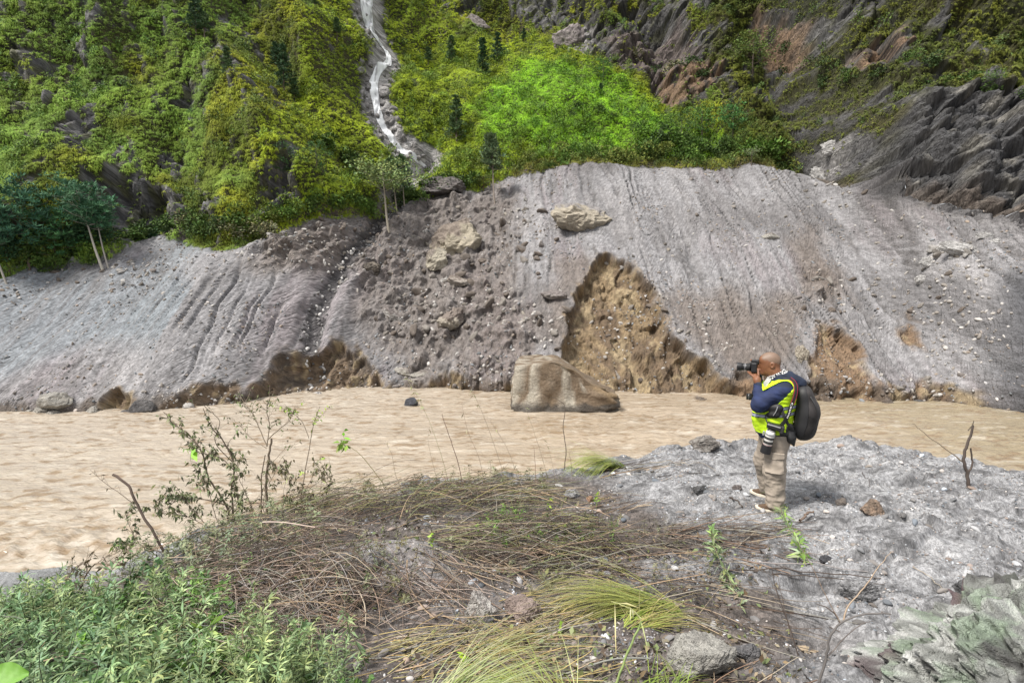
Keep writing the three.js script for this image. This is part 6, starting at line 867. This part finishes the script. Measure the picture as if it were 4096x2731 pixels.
{ // dead leaves and chaff caught among the stems
  const g = new Soup(); g.leaf(V(0, 0, 0), V(1, 0.15, 0), V(0, 0.2, 1), 1, 0.5, [1, 1, 1], 0.2); const out = [];
  for (const [px, py, rx, ry, n] of [[300, 570, 130, 60, 900], [430, 510, 150, 30, 900], [540, 550, 100, 36, 900], [680, 570, 100, 50, 500], [540, 660, 150, 40, 800], [720, 660, 90, 40, 350]]) for (let k = 0; k < n; k++) { const a = rr(0, 6.28), r = Math.sqrt(rnd()), p = stand(px + Math.cos(a) * r * rx, py + Math.sin(a) * r * ry); if (p.z < crestZ(p.x) - 0.4) continue; p.y += 0.2 * rnd() * rnd() * (1 - r); out.push([p, rr(0.02, 0.07), pick([tint([0.16, 0.12, 0.08], 0.4), tint([0.26, 0.21, 0.13], 0.3), tint([0.07, 0.055, 0.045], 0.3), tint([0.17, 0.2, 0.07], 0.3)]), 0.9]); }
  herbs('leaf_litter', 'dead leaves and chaff caught among the flattened stems', g.geo(), out);
}
// a single plant: stalks through the given pixels at one depth, with leaves along them
const pathAt = (pts, z, wob = 0) => new THREE.CatmullRomCurve3(pts.map(([a, b], i) => { const p = atDepth(a, b, z); p.z += i * wob; return p; }));
function plant(name, label, category, group, z, stalks, base) {
  const first = base ?? (stalks[0].lie ? stand(...stalks[0].pts[0]) : atDepth(stalks[0].pts[0][0], stalks[0].pts[0][1], z)), t = thing(name, [first.x, first.y, first.z], label, category, group), leaves = new Soup(); let any = false;
  for (const st of stalks) {
    const c = st.lie ? new THREE.CatmullRomCurve3(st.pts.map(([a, b], i) => { const q = stand(a, b); q.y += 0.015 + (st.rise ?? 0.05) * i / st.pts.length; return q; })) : pathAt(st.pts, z, st.wob ?? rr(-0.04, 0.04)), n = Math.max(6, st.pts.length * 4), pts = c.getPoints(n).map((p) => p.sub(first)), wood = new Soup(); for (const p of pts.slice(1)) p.add(V(rr(-1, 1), rr(-1, 1), rr(-1, 1)).multiplyScalar(st.r * 0.5));
    wood.tube(pts, st.r, st.r1 ?? st.r * 0.35, 6, st.c, st.c2 ?? st.c);
    for (let k = 0; k < (st.twigs ?? 0); k++) { const i = Math.floor(rr(0.25, 0.95) * n), p = pts[i], d = pts[Math.min(n, i + 1)].clone().sub(pts[i - 1]).normalize().add(onSphere().multiplyScalar(0.9)); d.y = Math.abs(d.y) * 0.7 + 0.2; const L = rr(0.08, 0.3) * (st.twig ?? 1), e = p.clone().addScaledVector(d.normalize(), L), tw = curve(p, e, rr(-0.02, 0.03), 5, 0.012); wood.tube(tw, st.r * 0.4, 0.001, 3, st.c, st.c2 ?? st.c);
      for (let q = 0; q < (st.twigLeaves ?? 0); q++) { any = true; const lp = p.clone().lerp(e, rr(0.4, 1.05)); leaves.leaf(lp, onSphere().add(V(0, st.droop ?? -0.5, 0)), onSphere(), (st.leaf ?? 0.05) * rr(0.5, 1.2), (st.leaf ?? 0.05) * rr(0.25, 0.5), tint(pick(st.cols), 0.25), 0.25); } }
    for (let k = 0; k < (st.leaves ?? 0); k++) { any = true; const p = pts[Math.floor(rr(st.from ?? 0.4, 1) * n)], d = onSphere().add(V(0, st.droop ?? 0.1, 0)); leaves.leaf(p, d, onSphere(), (st.leaf ?? 0.05) * rr(0.6, 1.25), (st.leaf ?? 0.05) * (st.narrow ?? 0.4), tint(pick(st.cols), 0.22), 0.3); }
    mesh(st.part ?? 'branch', wood.geo(), barkMat, t);
  }
  if (any) mesh('leaves', leaves.geo(), leafyMat, t); return t;
}
reseed(1200);
const BARK = [0.15, 0.115, 0.085], BARK2 = [0.25, 0.2, 0.15], DULL = [[0.14, 0.17, 0.07], [0.2, 0.22, 0.1], [0.12, 0.11, 0.07], [0.18, 0.25, 0.08]], LIME = [[0.3, 0.42, 0.05], [0.25, 0.4, 0.06]];
const standIn = (px, py) => { const p = stand(px, py); if (p.z > crestZ(p.x) - 0.25) return p; const r = rayOf(px, py); let z = -2; while (z > crestZ(r.x / r.z * z) + 0.15 && z > -12) z -= 0.05; const x = r.x / r.z * z; return V(x, bankAt(x, z), z); };
const zS = standIn(255, 516).z;
plant('bare_shrub', 'half bare shrub with limp leaves at the left of the crest', 'shrub', undefined, zS, [
  { pts: [[236, 530], [222, 500], [206, 478], [198, 452], [186, 438], [166, 424], [156, 414]], r: 0.014, c: BARK, twigs: 24, twigLeaves: 8, cols: DULL, leaf: 0.07 },
  { pts: [[236, 530], [232, 492], [234, 462], [224, 440], [212, 424], [205, 407]], r: 0.013, c: BARK, twigs: 24, twigLeaves: 7, cols: DULL, leaf: 0.07 },
  { pts: [[234, 470], [220, 458], [205, 455], [186, 452]], r: 0.007, c: BARK, twigs: 14, twigLeaves: 9, cols: DULL, leaf: 0.07 },
  { pts: [[228, 505], [200, 498], [178, 500], [160, 512]], r: 0.008, c: BARK, twigs: 14, twigLeaves: 8, cols: DULL, leaf: 0.07 },
  { pts: [[233, 462], [216, 440], [222, 420], [208, 404], [206, 398]], r: 0.006, c: BARK, twigs: 7, twigLeaves: 3, cols: DULL, leaf: 0.05 },
  { pts: [[205, 478], [192, 462], [193, 446]], r: 0.003, c: BARK, leaves: 5, from: 0.7, droop: 0.3, leaf: 0.14, narrow: 0.62, cols: [[0.22, 0.46, 0.02], [0.28, 0.5, 0.03]] }]);
plant('bare_shrub', 'upright leafless shrub with a forked top right of the half bare shrub', 'shrub', undefined, zS + 0.05, [
  { pts: [[268, 525], [265, 490], [266, 462], [268, 440]], r: 0.018, c: BARK, r1: 0.012 },
  { pts: [[262, 525], [261, 480], [264, 455]], r: 0.009, c: BARK, r1: 0.006 },
  { pts: [[267, 446], [258, 428], [250, 414], [240, 404], [232, 392]], r: 0.007, c: BARK2, twigs: 20, twigLeaves: 4, cols: DULL },
  { pts: [[267, 446], [270, 424], [268, 408], [272, 396]], r: 0.007, c: BARK2, twigs: 20, twigLeaves: 4, cols: DULL },
  { pts: [[267, 440], [280, 428], [292, 418], [298, 404]], r: 0.007, c: BARK2, twigs: 12, twigLeaves: 4, cols: [...DULL, ...LIME] },
  { pts: [[267, 448], [248, 436], [236, 424], [222, 416]], r: 0.005, c: BARK2, twigs: 9, twigLeaves: 3, cols: DULL },
  { pts: [[266, 470], [278, 456], [288, 446], [300, 442]], r: 0.004, c: BARK2, twigs: 7, twigLeaves: 3, cols: DULL }]);
plant('sapling', 'slender sapling with young leaves at its tip right of the leafless shrub', 'sapling', undefined, zS + 0.1, [
  { pts: [[297, 520], [301, 490], [306, 458], [310, 430], [316, 408]], r: 0.009, c: BARK2, twigs: 4, twigLeaves: 5, leaves: 10, from: 0.75, cols: LIME, leaf: 0.055 },
  { pts: [[309, 438], [302, 420], [292, 410], [286, 402]], r: 0.004, c: BARK2, twigs: 4, twigLeaves: 8, cols: LIME, leaf: 0.05 },
  { pts: [[312, 424], [322, 414], [330, 404]], r: 0.003, c: BARK2, leaves: 8, cols: LIME, leaf: 0.05 }]);
plant('broken_stub', 'broken dark stub with a thin twig at the left of the shrubs', 'stub', undefined, standIn(165, 560).z, [
  { pts: [[172, 565], [150, 528], [136, 506], [126, 487], [110, 475]], r: 0.014, c: [0.11, 0.08, 0.065], r1: 0.013 },
  { pts: [[133, 503], [120, 492], [104, 480], [92, 468]], r: 0.004, c: BARK, twigs: 6, twig: 0.6, twigLeaves: 1, cols: [[0.1, 0.09, 0.06]] },
  { pts: [[165, 552], [140, 545], [128, 528], [122, 512]], r: 0.005, c: BARK, twigs: 14, twigLeaves: 8, cols: [[0.1, 0.11, 0.06], [0.15, 0.18, 0.08]], leaf: 0.06 },
  { pts: [[172, 560], [150, 562], [120, 552], [106, 558]], r: 0.006, c: BARK, twigs: 12, twigLeaves: 9, cols: [[0.08, 0.14, 0.05], [0.16, 0.2, 0.1], [0.2, 0.3, 0.06]], leaf: 0.07 }]);
plant('withered_bush', 'low withered bush with dark leaves by the rock shelf at the left', 'bush', undefined, standIn(96, 612).z, [
  { pts: [[70, 625], [82, 590], [96, 565], [108, 556], [124, 562]], r: 0.008, c: BARK, twigs: 14, twigLeaves: 5, cols: [[0.12, 0.1, 0.06], [0.2, 0.15, 0.1]], leaf: 0.05 },
  { pts: [[70, 625], [64, 596], [66, 575], [78, 564]], r: 0.007, c: BARK, twigs: 8, twigLeaves: 3, cols: [[0.12, 0.1, 0.06]], leaf: 0.04 },
  { pts: [[96, 612], [118, 585], [140, 575], [156, 585]], r: 0.006, c: BARK, twigs: 11, twigLeaves: 9, cols: [[0.07, 0.17, 0.06], [0.1, 0.2, 0.07]], leaf: 0.06 }]);
plant('withered_bush', 'withered bush with curled brown leaves in front of the leafless shrub', 'bush', undefined, zS + 0.15, [[250, 480, 236], [262, 476, 272], [282, 482, 290], [300, 478, 312], [318, 486, 330]].map(([x, y, x2], k) => ({ pts: [[262 + k * 12, 532], [x, 506], [x2, y], [x2 + (k % 2 ? 8 : -6), y - 12]], r: 0.005, c: BARK, twigs: 16, twigLeaves: 8, cols: [[0.13, 0.11, 0.07], [0.2, 0.17, 0.1], [0.17, 0.2, 0.08]], leaf: 0.06, droop: -0.9 })));
plant('withered_bush', 'drooping olive bush left of the half bare shrub', 'bush', undefined, zS + 0.2, [[196, 496, 178], [214, 488, 204], [186, 512, 160], [226, 500, 236]].map(([x, y, x2], k) => ({ pts: [[222 + k * 4, 540], [x, 516], [x2, y], [x2 - 8, y - 8]], r: 0.006, c: BARK, twigs: 18, twigLeaves: 9, cols: [[0.12, 0.15, 0.06], [0.19, 0.22, 0.1], [0.1, 0.1, 0.06]], leaf: 0.07, droop: -0.7 })));
plant('leafy_sprig', 'bent sprig with big fresh leaves leaning over the river', 'sprig', undefined, standIn(385, 496).z, [
  { pts: [[392, 496], [376, 472], [360, 452], [346, 442], [340, 440]], r: 0.006, c: [0.3, 0.26, 0.14], leaves: 16, from: 0.72, leaf: 0.11, narrow: 0.5, droop: -0.5, cols: [[0.24, 0.4, 0.06], [0.17, 0.26, 0.08], [0.3, 0.4, 0.1]] },
  { pts: [[346, 442], [343, 436], [343, 430]], r: 0.003, c: GREEN, leaves: 3, leaf: 0.1, narrow: 0.5, droop: 0.4, cols: [[0.2, 0.48, 0.03]] }]);
{ // thin dead stalks standing against the river
  const stalkLab = { 5: 'short thin stalk just left of the dark brown stalk', 6: 'thin brown stalk between the dark stalk and the tall leafy stalk', 7: 'thin tan stalk leaning left between the two leafy stalks', 8: 'short reddish stump of a stalk left of the upright stick', 9: 'short brown stump of a stalk right of the upright stick', 10: 'thin tan stalk left of the feathery reed', 11: 'hair-thin leaning stalk beside the upright dark stick', 12: 'brown stem bent over in a long arch to the right', 13: 'brown stem bent over in an arch to the left', 14: 'thin tan stalk right of the young sapling', 15: 'thin tan stalk left of the bent leafy sprig', 16: 'thin leafy brown stalk beside the young sapling', 17: 'thin leafy brown stalk right of the leafless shrub' };
  const lab = { 0: 'thick-tipped dark brown stalk leaning left over the river', 1: 'tall thin stalk with a few leaves near its tip', 2: 'tall feathery reed leaning left against the far bank', 3: 'straight dark stick standing upright on the crest', 4: 'thin leaning stalk left of the upright dark stick' };
  const list = [[[[466, 500], [458, 462], [448, 432], [442, 413]], 0.0055, [0.17, 0.11, 0.085], 0], [[[506, 482], [496, 450], [482, 412], [469, 384]], 0.0035, TAN, 12], [[[450, 488], [440, 450], [424, 408], [404, 372]], 0.0035, [0.36, 0.33, 0.2], 26], [[[564, 470], [566, 450], [563, 428], [564, 404], [552, 396]], 0.007, [0.1, 0.075, 0.06], 0], [[[548, 478], [540, 450], [530, 420], [519, 392]], 0.003, TAN, 8], [[[440, 492], [432, 462], [427, 440], [428, 428]], 0.003, TAN, 2], [[[484, 490], [480, 460], [468, 430], [462, 402]], 0.003, [0.3, 0.23, 0.17], 2], [[[520, 486], [512, 460], [505, 444], [490, 420]], 0.003, TAN, 3], [[[536, 482], [535, 462], [534, 446]], 0.0045, [0.24, 0.16, 0.12], 0], [[[572, 476], [571, 462], [569, 452]], 0.004, [0.17, 0.12, 0.09], 0], [[[405, 496], [396, 474], [392, 452], [386, 440]], 0.003, TAN, 3], [[[556, 480], [552, 462], [548, 448], [538, 432]], 0.0025, TAN, 2], [[[430, 500], [446, 478], [472, 468], [500, 470], [508, 482]], 0.003, [0.25, 0.18, 0.13], 0], [[[498, 498], [476, 470], [456, 462], [440, 466]], 0.003, [0.28, 0.22, 0.15], 0], [[[340, 512], [333, 480], [330, 452]], 0.0025, TAN, 4], [[[352, 508], [362, 486], [360, 470]], 0.0025, TAN, 3], [[[318, 522], [320, 490], [324, 462]], 0.003, BARK2, 8], [[[282, 522], [284, 492], [290, 470]], 0.003, BARK2, 8]];
  list.forEach(([pts, r, c, lv], k) => plant('dead_stalk', lab[k] ?? stalkLab[k], 'stalk', 'dry stalks standing along the crest', standIn(pts[0][0], pts[0][1]).z, [{ pts, r, r1: r * 0.5, c, leaves: lv, from: 0.7, leaf: 0.07, narrow: 0.18, droop: -0.2, cols: [[0.3, 0.34, 0.12], [0.36, 0.32, 0.18]], part: 'stem' }]));
}
// dead branch stuck in the silt at the right
plant('dead_branch', 'forked dead branch stuck upright in the silt at the right', 'branch', undefined, stand(968, 487).z, [
  { pts: [[969, 490], [966, 472], [962, 456], [966, 440], [968, 424]], r: 0.022, r1: 0.012, c: [0.09, 0.07, 0.06] },
  { pts: [[964, 462], [946, 448], [930, 436], [917, 424]], r: 0.009, r1: 0.004, c: [0.24, 0.19, 0.14] },
  { pts: [[967, 474], [973, 464], [972, 448]], r: 0.012, r1: 0.009, c: [0.08, 0.06, 0.05] },
  { pts: [[968, 430], [972, 424], [972, 420]], r: 0.006, r1: 0.004, c: [0.1, 0.08, 0.06] }]);
plant('curled_twig', 'black curled twig in front of the mottled corner rock', 'twig', undefined, stand(838, 690).z, [
  { pts: [[812, 700], [826, 660], [830, 634], [846, 618], [872, 612], [890, 612]], r: 0.008, r1: 0.004, c: [0.12, 0.11, 0.105] }, { pts: [[827, 656], [850, 640], [872, 630], [886, 632]], r: 0.004, c: [0.14, 0.12, 0.11] }, { pts: [[820, 690], [806, 676], [800, 668]], r: 0.007, c: [0.09, 0.08, 0.075] }]);
plant('forked_twig', 'pale forked twig rising from a dark root on the lower silt', 'twig', undefined, stand(843, 622).z, [
  { pts: [[842, 626], [850, 610], [870, 592], [890, 572], [905, 560]], r: 0.007, r1: 0.002, c: [0.34, 0.26, 0.19] }, { pts: [[842, 624], [830, 600], [818, 572], [806, 548]], r: 0.004, r1: 0.002, c: [0.25, 0.19, 0.15] }, { pts: [[842, 628], [836, 614], [822, 608]], r: 0.008, c: [0.1, 0.08, 0.07] }]);
plant('bare_twig', 'thin bare twig standing in the mud left of the curled twig', 'twig', undefined, stand(790, 655).z, [{ pts: [[800, 660], [786, 620], [772, 586], [764, 560]], r: 0.0045, r1: 0.002, c: [0.13, 0.1, 0.085], twigs: 3 }, { pts: [[792, 640], [784, 600], [780, 574]], r: 0.003, c: [0.13, 0.1, 0.085] }]);
// sticks lying on the silt
{ const lines = [[[590, 466], [652, 516], 0.009, TAN, 'long pale branch lying down the slope below the crest grass'], [[660, 535], [790, 560], 0.007, RED, 'long reddish branch lying across the middle of the bank'], [[725, 570], [880, 578], 0.006, DARK, 'dark stick lying flat across the silt'], [[740, 562], [868, 572], 0.005, [0.28, 0.25, 0.24], 'grey stick lying just above the flat dark stick'], [[770, 574], [884, 586], 0.005, DARK, 'lower dark stick beside the grey stick'], [[912, 566], [945, 592], 0.004, TAN, 'pale stick beside the flat black rock'], [[730, 498], [742, 508], 0.012, DARK, 'short black stick by the near shoe'], [[800, 522], [814, 512], 0.014, RED, 'broken brown root end right of the near shoe'], [[862, 472], [868, 486], 0.004, DARK, 'tiny dark stick on the upper silt'], [[640, 456], [700, 462], 0.005, DARK, 'dark stem lying along the crest'], [[650, 462], [716, 470], 0.004, TAN, 'tan stem lying below the dark crest stem'], [[1014, 600], [1040, 560], 0.008, TAN, 'pale stalk leaning at the right edge']];
  for (const [a, b, r, c, label] of lines) { const A = stand(...a), B = stand(...b), s = new Soup(), pts = []; for (let k = 0; k <= 10; k++) { const p = A.clone().lerp(B, k / 10), w = V(rr(-1, 1), 0, rr(-1, 1)).multiplyScalar(0.012); p.add(w); p.y = Math.max(bankAt(p.x, p.z) + r * 0.8, p.y + r) + 0.02 * Math.sin(k / 10 * 3.14); pts.push(p.sub(A)); } s.tube(pts, r, r * 0.55, 6, c, tint(c, 0.2)); const o = mesh('fallen_stick', s.geo(), stemMat); o.position.copy(A); tag(o, label, 'stick', 'sticks lying on the bank'); } }
// ---------------------------------------------------------------- grass clumps
function clump(px, py, n, opt, label) { // a tussock whose blades lie over in one direction
  const p = standIn(px, py), t = thing('grass_clump', [p.x, p.y, p.z], label, 'grass clump', 'grass clumps on the near bank'), s = new Soup();
  for (let k = 0; k < n; k++) { const d = heading(opt.deg + (rnd() + rnd() - 1) * opt.fan).add(V(0, rr(opt.up[0], opt.up[1]), 0)), c = tint(pick(opt.cols), 0.22); s.blade(V(rr(-1, 1) * opt.spread, 0, rr(-1, 1) * opt.spread * (opt.flat ?? 0.6)), d, rr(opt.len[0], opt.len[1]), opt.wid * rr(0.7, 1.3), opt.bend * rr(0.6, 1.3), c, mix3(c, opt.tip ?? c, 0.7), 7); }
  const o = mesh('blades', s.geo(), leafyMat, t); return t;
}
reseed(1300);
const GR = [0.2, 0.3, 0.04], YG = [0.29, 0.32, 0.06], DG = [0.1, 0.17, 0.025], ST = [0.34, 0.29, 0.12];
clump(668, 612, 300, { deg: 176, fan: 26, up: [0.15, 0.75], len: [0.5, 1.15], wid: 0.008, bend: 1.15, spread: 0.12, cols: [GR, YG, DG, YG], tip: ST }, 'lodged green grass swept to the left in the lower middle');
clump(640, 622, 120, { deg: 20, fan: 60, up: [0.1, 0.5], len: [0.3, 0.65], wid: 0.007, bend: 1.0, spread: 0.14, cols: [YG, ST, GR], tip: ST }, 'yellow grass fanning right beside the lodged green grass');
clump(616, 467, 200, { deg: 196, fan: 40, up: [0.35, 1.1], len: [0.45, 1.0], wid: 0.012, bend: 1.7, spread: 0.16, cols: [GR, DG, YG], tip: YG }, 'green grass clump drooping left on the crest of the bank');
clump(430, 720, 150, { deg: 24, fan: 44, up: [0.25, 0.8], len: [0.5, 1.0], wid: 0.008, bend: 1.2, spread: 0.12, cols: [[0.28, 0.36, 0.14], GR, [0.34, 0.38, 0.2]], tip: [0.4, 0.4, 0.24] }, 'pale green long grass rising from the bottom edge');
clump(560, 715, 130, { deg: 150, fan: 70, up: [0.2, 0.7], len: [0.4, 0.85], wid: 0.007, bend: 1.2, spread: 0.14, cols: [GR, YG, [0.42, 0.46, 0.2]], tip: ST }, 'green grass leaning left at the bottom edge');
clump(470, 655, 120, { deg: 8, fan: 40, up: [0.05, 0.35], len: [0.4, 0.8], wid: 0.006, bend: 0.7, spread: 0.16, cols: [ST, YG, ST], tip: ST }, 'flattened straw grass at the bottom left of the pebbles');
clump(530, 655, 130, { deg: 160, fan: 60, up: [0.02, 0.4], len: [0.3, 0.8], wid: 0.006, bend: 0.7, spread: 0.2, cols: [ST, YG, DG], tip: ST }, 'flattened straw grass below the lodged green grass');
clump(660, 690, 50, { deg: 40, fan: 90, up: [0.1, 0.6], len: [0.15, 0.4], wid: 0.006, bend: 1.0, spread: 0.14, cols: [DG, GR], tip: YG }, 'small green tuft left of the smooth grey slab');
clump(608, 498, 50, { deg: 170, fan: 120, up: [0.1, 0.5], len: [0.12, 0.3], wid: 0.007, bend: 1.2, spread: 0.1, cols: [ST, [0.3, 0.22, 0.12]], tip: ST }, 'little tuft of brown grass on the silt below the crest clump');
plant('reed', 'thick green reed bent over near the bottom edge', 'reed', undefined, stand(616, 690).z, [{ pts: [[606, 715], [618, 676], [632, 640], [641, 618]], r: 0.009, r1: 0.006, c: [0.25, 0.33, 0.12], part: 'stem' }, { pts: [[641, 618], [630, 608], [612, 602]], r: 0.006, r1: 0.002, c: [0.45, 0.46, 0.2], leaves: 9, from: 0.1, leaf: 0.2, narrow: 0.05, droop: 0, cols: [[0.45, 0.46, 0.2], [0.5, 0.48, 0.25]], part: 'stem' }]);
// ---------------------------------------------------------------- single leafy plants
const FRESHL = [[0.22, 0.38, 0.06], [0.3, 0.44, 0.1], [0.18, 0.3, 0.08]], GREYL = [[0.24, 0.32, 0.14], [0.18, 0.26, 0.12], [0.3, 0.36, 0.2]];
plant('leafy_plant', 'narrow-leaved green plant growing over the near shoe', 'plant', undefined, stand(780, 520).z + 0.12, [{ pts: [[806, 566], [798, 548], [786, 526], [776, 508]], r: 0.004, c: [0.2, 0.2, 0.08], lie: true, rise: 0.1, leaves: 110, from: 0.1, leaf: 0.13, narrow: 0.16, droop: 0.4, cols: [...GREYL, ...FRESHL], part: 'stem' }, { pts: [[784, 522], [776, 508], [772, 500]], r: 0.003, c: GREEN, lie: true, rise: 0.16, leaves: 50, leaf: 0.13, narrow: 0.13, droop: 0.5, cols: [[0.34, 0.46, 0.08], [0.28, 0.42, 0.06]], part: 'stem' }]);
plant('leafy_plant', 'narrow-leaved plant drooping among the stems below the photographer', 'plant', undefined, stand(720, 572).z + 0.1, [{ pts: [[740, 606], [728, 582], [716, 562], [712, 546]], r: 0.004, c: [0.22, 0.2, 0.1], lie: true, rise: 0.16, leaves: 120, from: 0.05, leaf: 0.13, narrow: 0.16, droop: 0.3, cols: GREYL, part: 'stem' }, { pts: [[716, 562], [712, 550], [711, 540]], r: 0.003, c: GREEN, lie: true, rise: 0.2, leaves: 24, leaf: 0.1, narrow: 0.22, droop: 0.6, cols: FRESHL, part: 'stem' }]);
plant('leafy_plant', 'broad-bladed bright green plant at the bottom left', 'plant', undefined, stand(214, 668).z, [{ pts: [[216, 676], [212, 650], [206, 632], [212, 622]], r: 0.005, c: GREEN, leaves: 34, from: 0.25, leaf: 0.16, narrow: 0.2, droop: 0.2, cols: FRESHL, part: 'stem' }, { pts: [[222, 676], [228, 652], [236, 638]], r: 0.004, c: GREEN, leaves: 16, from: 0.4, leaf: 0.14, narrow: 0.2, droop: 0.2, cols: FRESHL, part: 'stem' }]);
plant('leafy_plant', 'upright pale green plant at the right end of the lower left herbs', 'plant', undefined, stand(292, 676).z, [{ pts: [[284, 690], [290, 662], [296, 640], [300, 626]], r: 0.005, c: GREEN, leaves: 40, from: 0.15, leaf: 0.12, narrow: 0.2, droop: 0.2, cols: [[0.28, 0.4, 0.2], [0.22, 0.34, 0.14]], part: 'stem' }]);
plant('leafy_plant', 'pale spindly plant growing on the mud mound', 'plant', undefined, stand(370, 600).z, [{ pts: [[376, 612], [370, 588], [366, 570]], r: 0.003, c: OLIVE, leaves: 26, from: 0.3, leaf: 0.07, narrow: 0.2, droop: 0.1, cols: GREYL, part: 'stem' }]);
plant('leafy_plant', 'grey green plant standing at the bottom left of the straw grass', 'plant', undefined, stand(362, 668).z, [{ pts: [[372, 682], [362, 650], [352, 622], [348, 600]], r: 0.004, c: TAN, leaves: 34, from: 0.35, leaf: 0.08, narrow: 0.2, droop: 0.1, cols: GREYL, part: 'stem' }]);
for (const [px, py, lab] of [[596, 508, 'bright yellow green seedling in the dark stems left of centre'], [547, 510, 'small lime seedling left of the bright seedling'], [694, 652, 'bright little sprig above the smooth grey slab'], [462, 668, 'tiny green sprig in the straw at the bottom'], [430, 545, 'grey herb sprig on the stems above the pale pointed stone'], [560, 640, 'small pale sprig at the edge of the straw grass']]) plant('seedling', lab, 'seedling', 'seedlings on the near bank', stand(px, py).z, [{ pts: [[px, py + 6], [px + 1, py - 6], [px + 3, py - 14]], r: 0.003, c: GREEN, leaves: 11, from: 0.3, leaf: 0.055, narrow: 0.5, droop: 0.2, cols: [[0.36, 0.5, 0.04], [0.26, 0.42, 0.05]], part: 'stem' }]);
{ // a broad leaf close by, in the lower left corner
  const p = atDepth(9, 672, -2.3), t = thing('broad_leaf', [p.x, p.y, p.z], 'single large bright green leaf in the bottom left corner', 'leaf'), s = new Soup(), c = [0.15, 0.33, 0.035], rows = []; const L = 0.15;
  for (let k = 0; k <= 10; k++) { const u = k / 10, w = 0.055 * Math.sin(Math.pow(u, 0.75) * 3.0) + 0.002, row = []; for (let j = -4; j <= 4; j++) { const v = j / 4; row.push(s.vert(V(-0.07 + L * u, 0.02 - 0.03 * u * u + 0.012 * v * v + 0.004 * Math.sin(k * 2.1 + j), v * w + 0.02), tint(c, 0.06))); } rows.push(row); if (k) for (let j = 0; j < 8; j++) s.i.push(rows[k - 1][j], row[j], row[j + 1], rows[k - 1][j], row[j + 1], rows[k - 1][j + 1]); }
  const g = s.geo(); g.computeVertexNormals(); const b = mesh('blade', g, leafyMat, t); b.rotation.set(0.7, 0.2, 0); const st = new Soup(); st.tube(curve(V(-0.07, 0.01, 0.02), V(-0.16, -0.3, 0.0), 0.02, 6), 0.003, 0.004, 5, [0.2, 0.26, 0.08]); mesh('stalk', st.geo(), barkMat, t);
}
{ // crumpled litter and a dead leaf
  const p = stand(312, 672), s = new Soup(); const pts = [V(-0.05, 0.015, 0), V(-0.02, 0.02, 0.006), V(0.02, 0.026, -0.004), V(0.06, 0.03, -0.01)]; s.tube(pts, 0.012, 0.02, 8, [0.05, 0.055, 0.07], [0.35, 0.38, 0.42]); const t = thing('crumpled_wrapper', [p.x, p.y, p.z], 'dark crumpled wrapper with a blue patch lying in the mud at the bottom', 'litter'); mesh('wrapper', s.geo(), vmat(0.35), t); const b = mesh('blue_patch', new RoundedBoxGeometry(0.028, 0.012, 0.022, 2, 0.004), mat([0.03, 0.12, 0.5], 0.35), t); b.position.set(-0.02, 0.032, 0.006);
  const q = stand(808, 652), l = new Soup(); for (let k = 0; k < 7; k++) l.leaf(V(rr(-0.01, 0.01), 0.01, 0), V(Math.cos(k * 0.8), 0.5, Math.sin(k * 0.8)), onSphere(), rr(0.06, 0.1), 0.045, tint([0.42, 0.33, 0.22], 0.2), 0.4); const d = mesh('dead_leaf', l.geo(), leafyMat); d.position.copy(q); tag(d, 'curled tan dead leaf cluster on the silt near the bottom right', 'dead leaf');
}
{ let n = 0, m = 0; scene.traverse((o) => { if (o.isMesh && !o.isInstancedMesh) { const g = o.geometry; n += (g.index ? g.index.count : g.attributes.position.count) / 3; } if (o.isInstancedMesh) m += o.count; }); console.log('triangles', Math.round(n), 'copies', m); }
renderer.render(scene, camera);
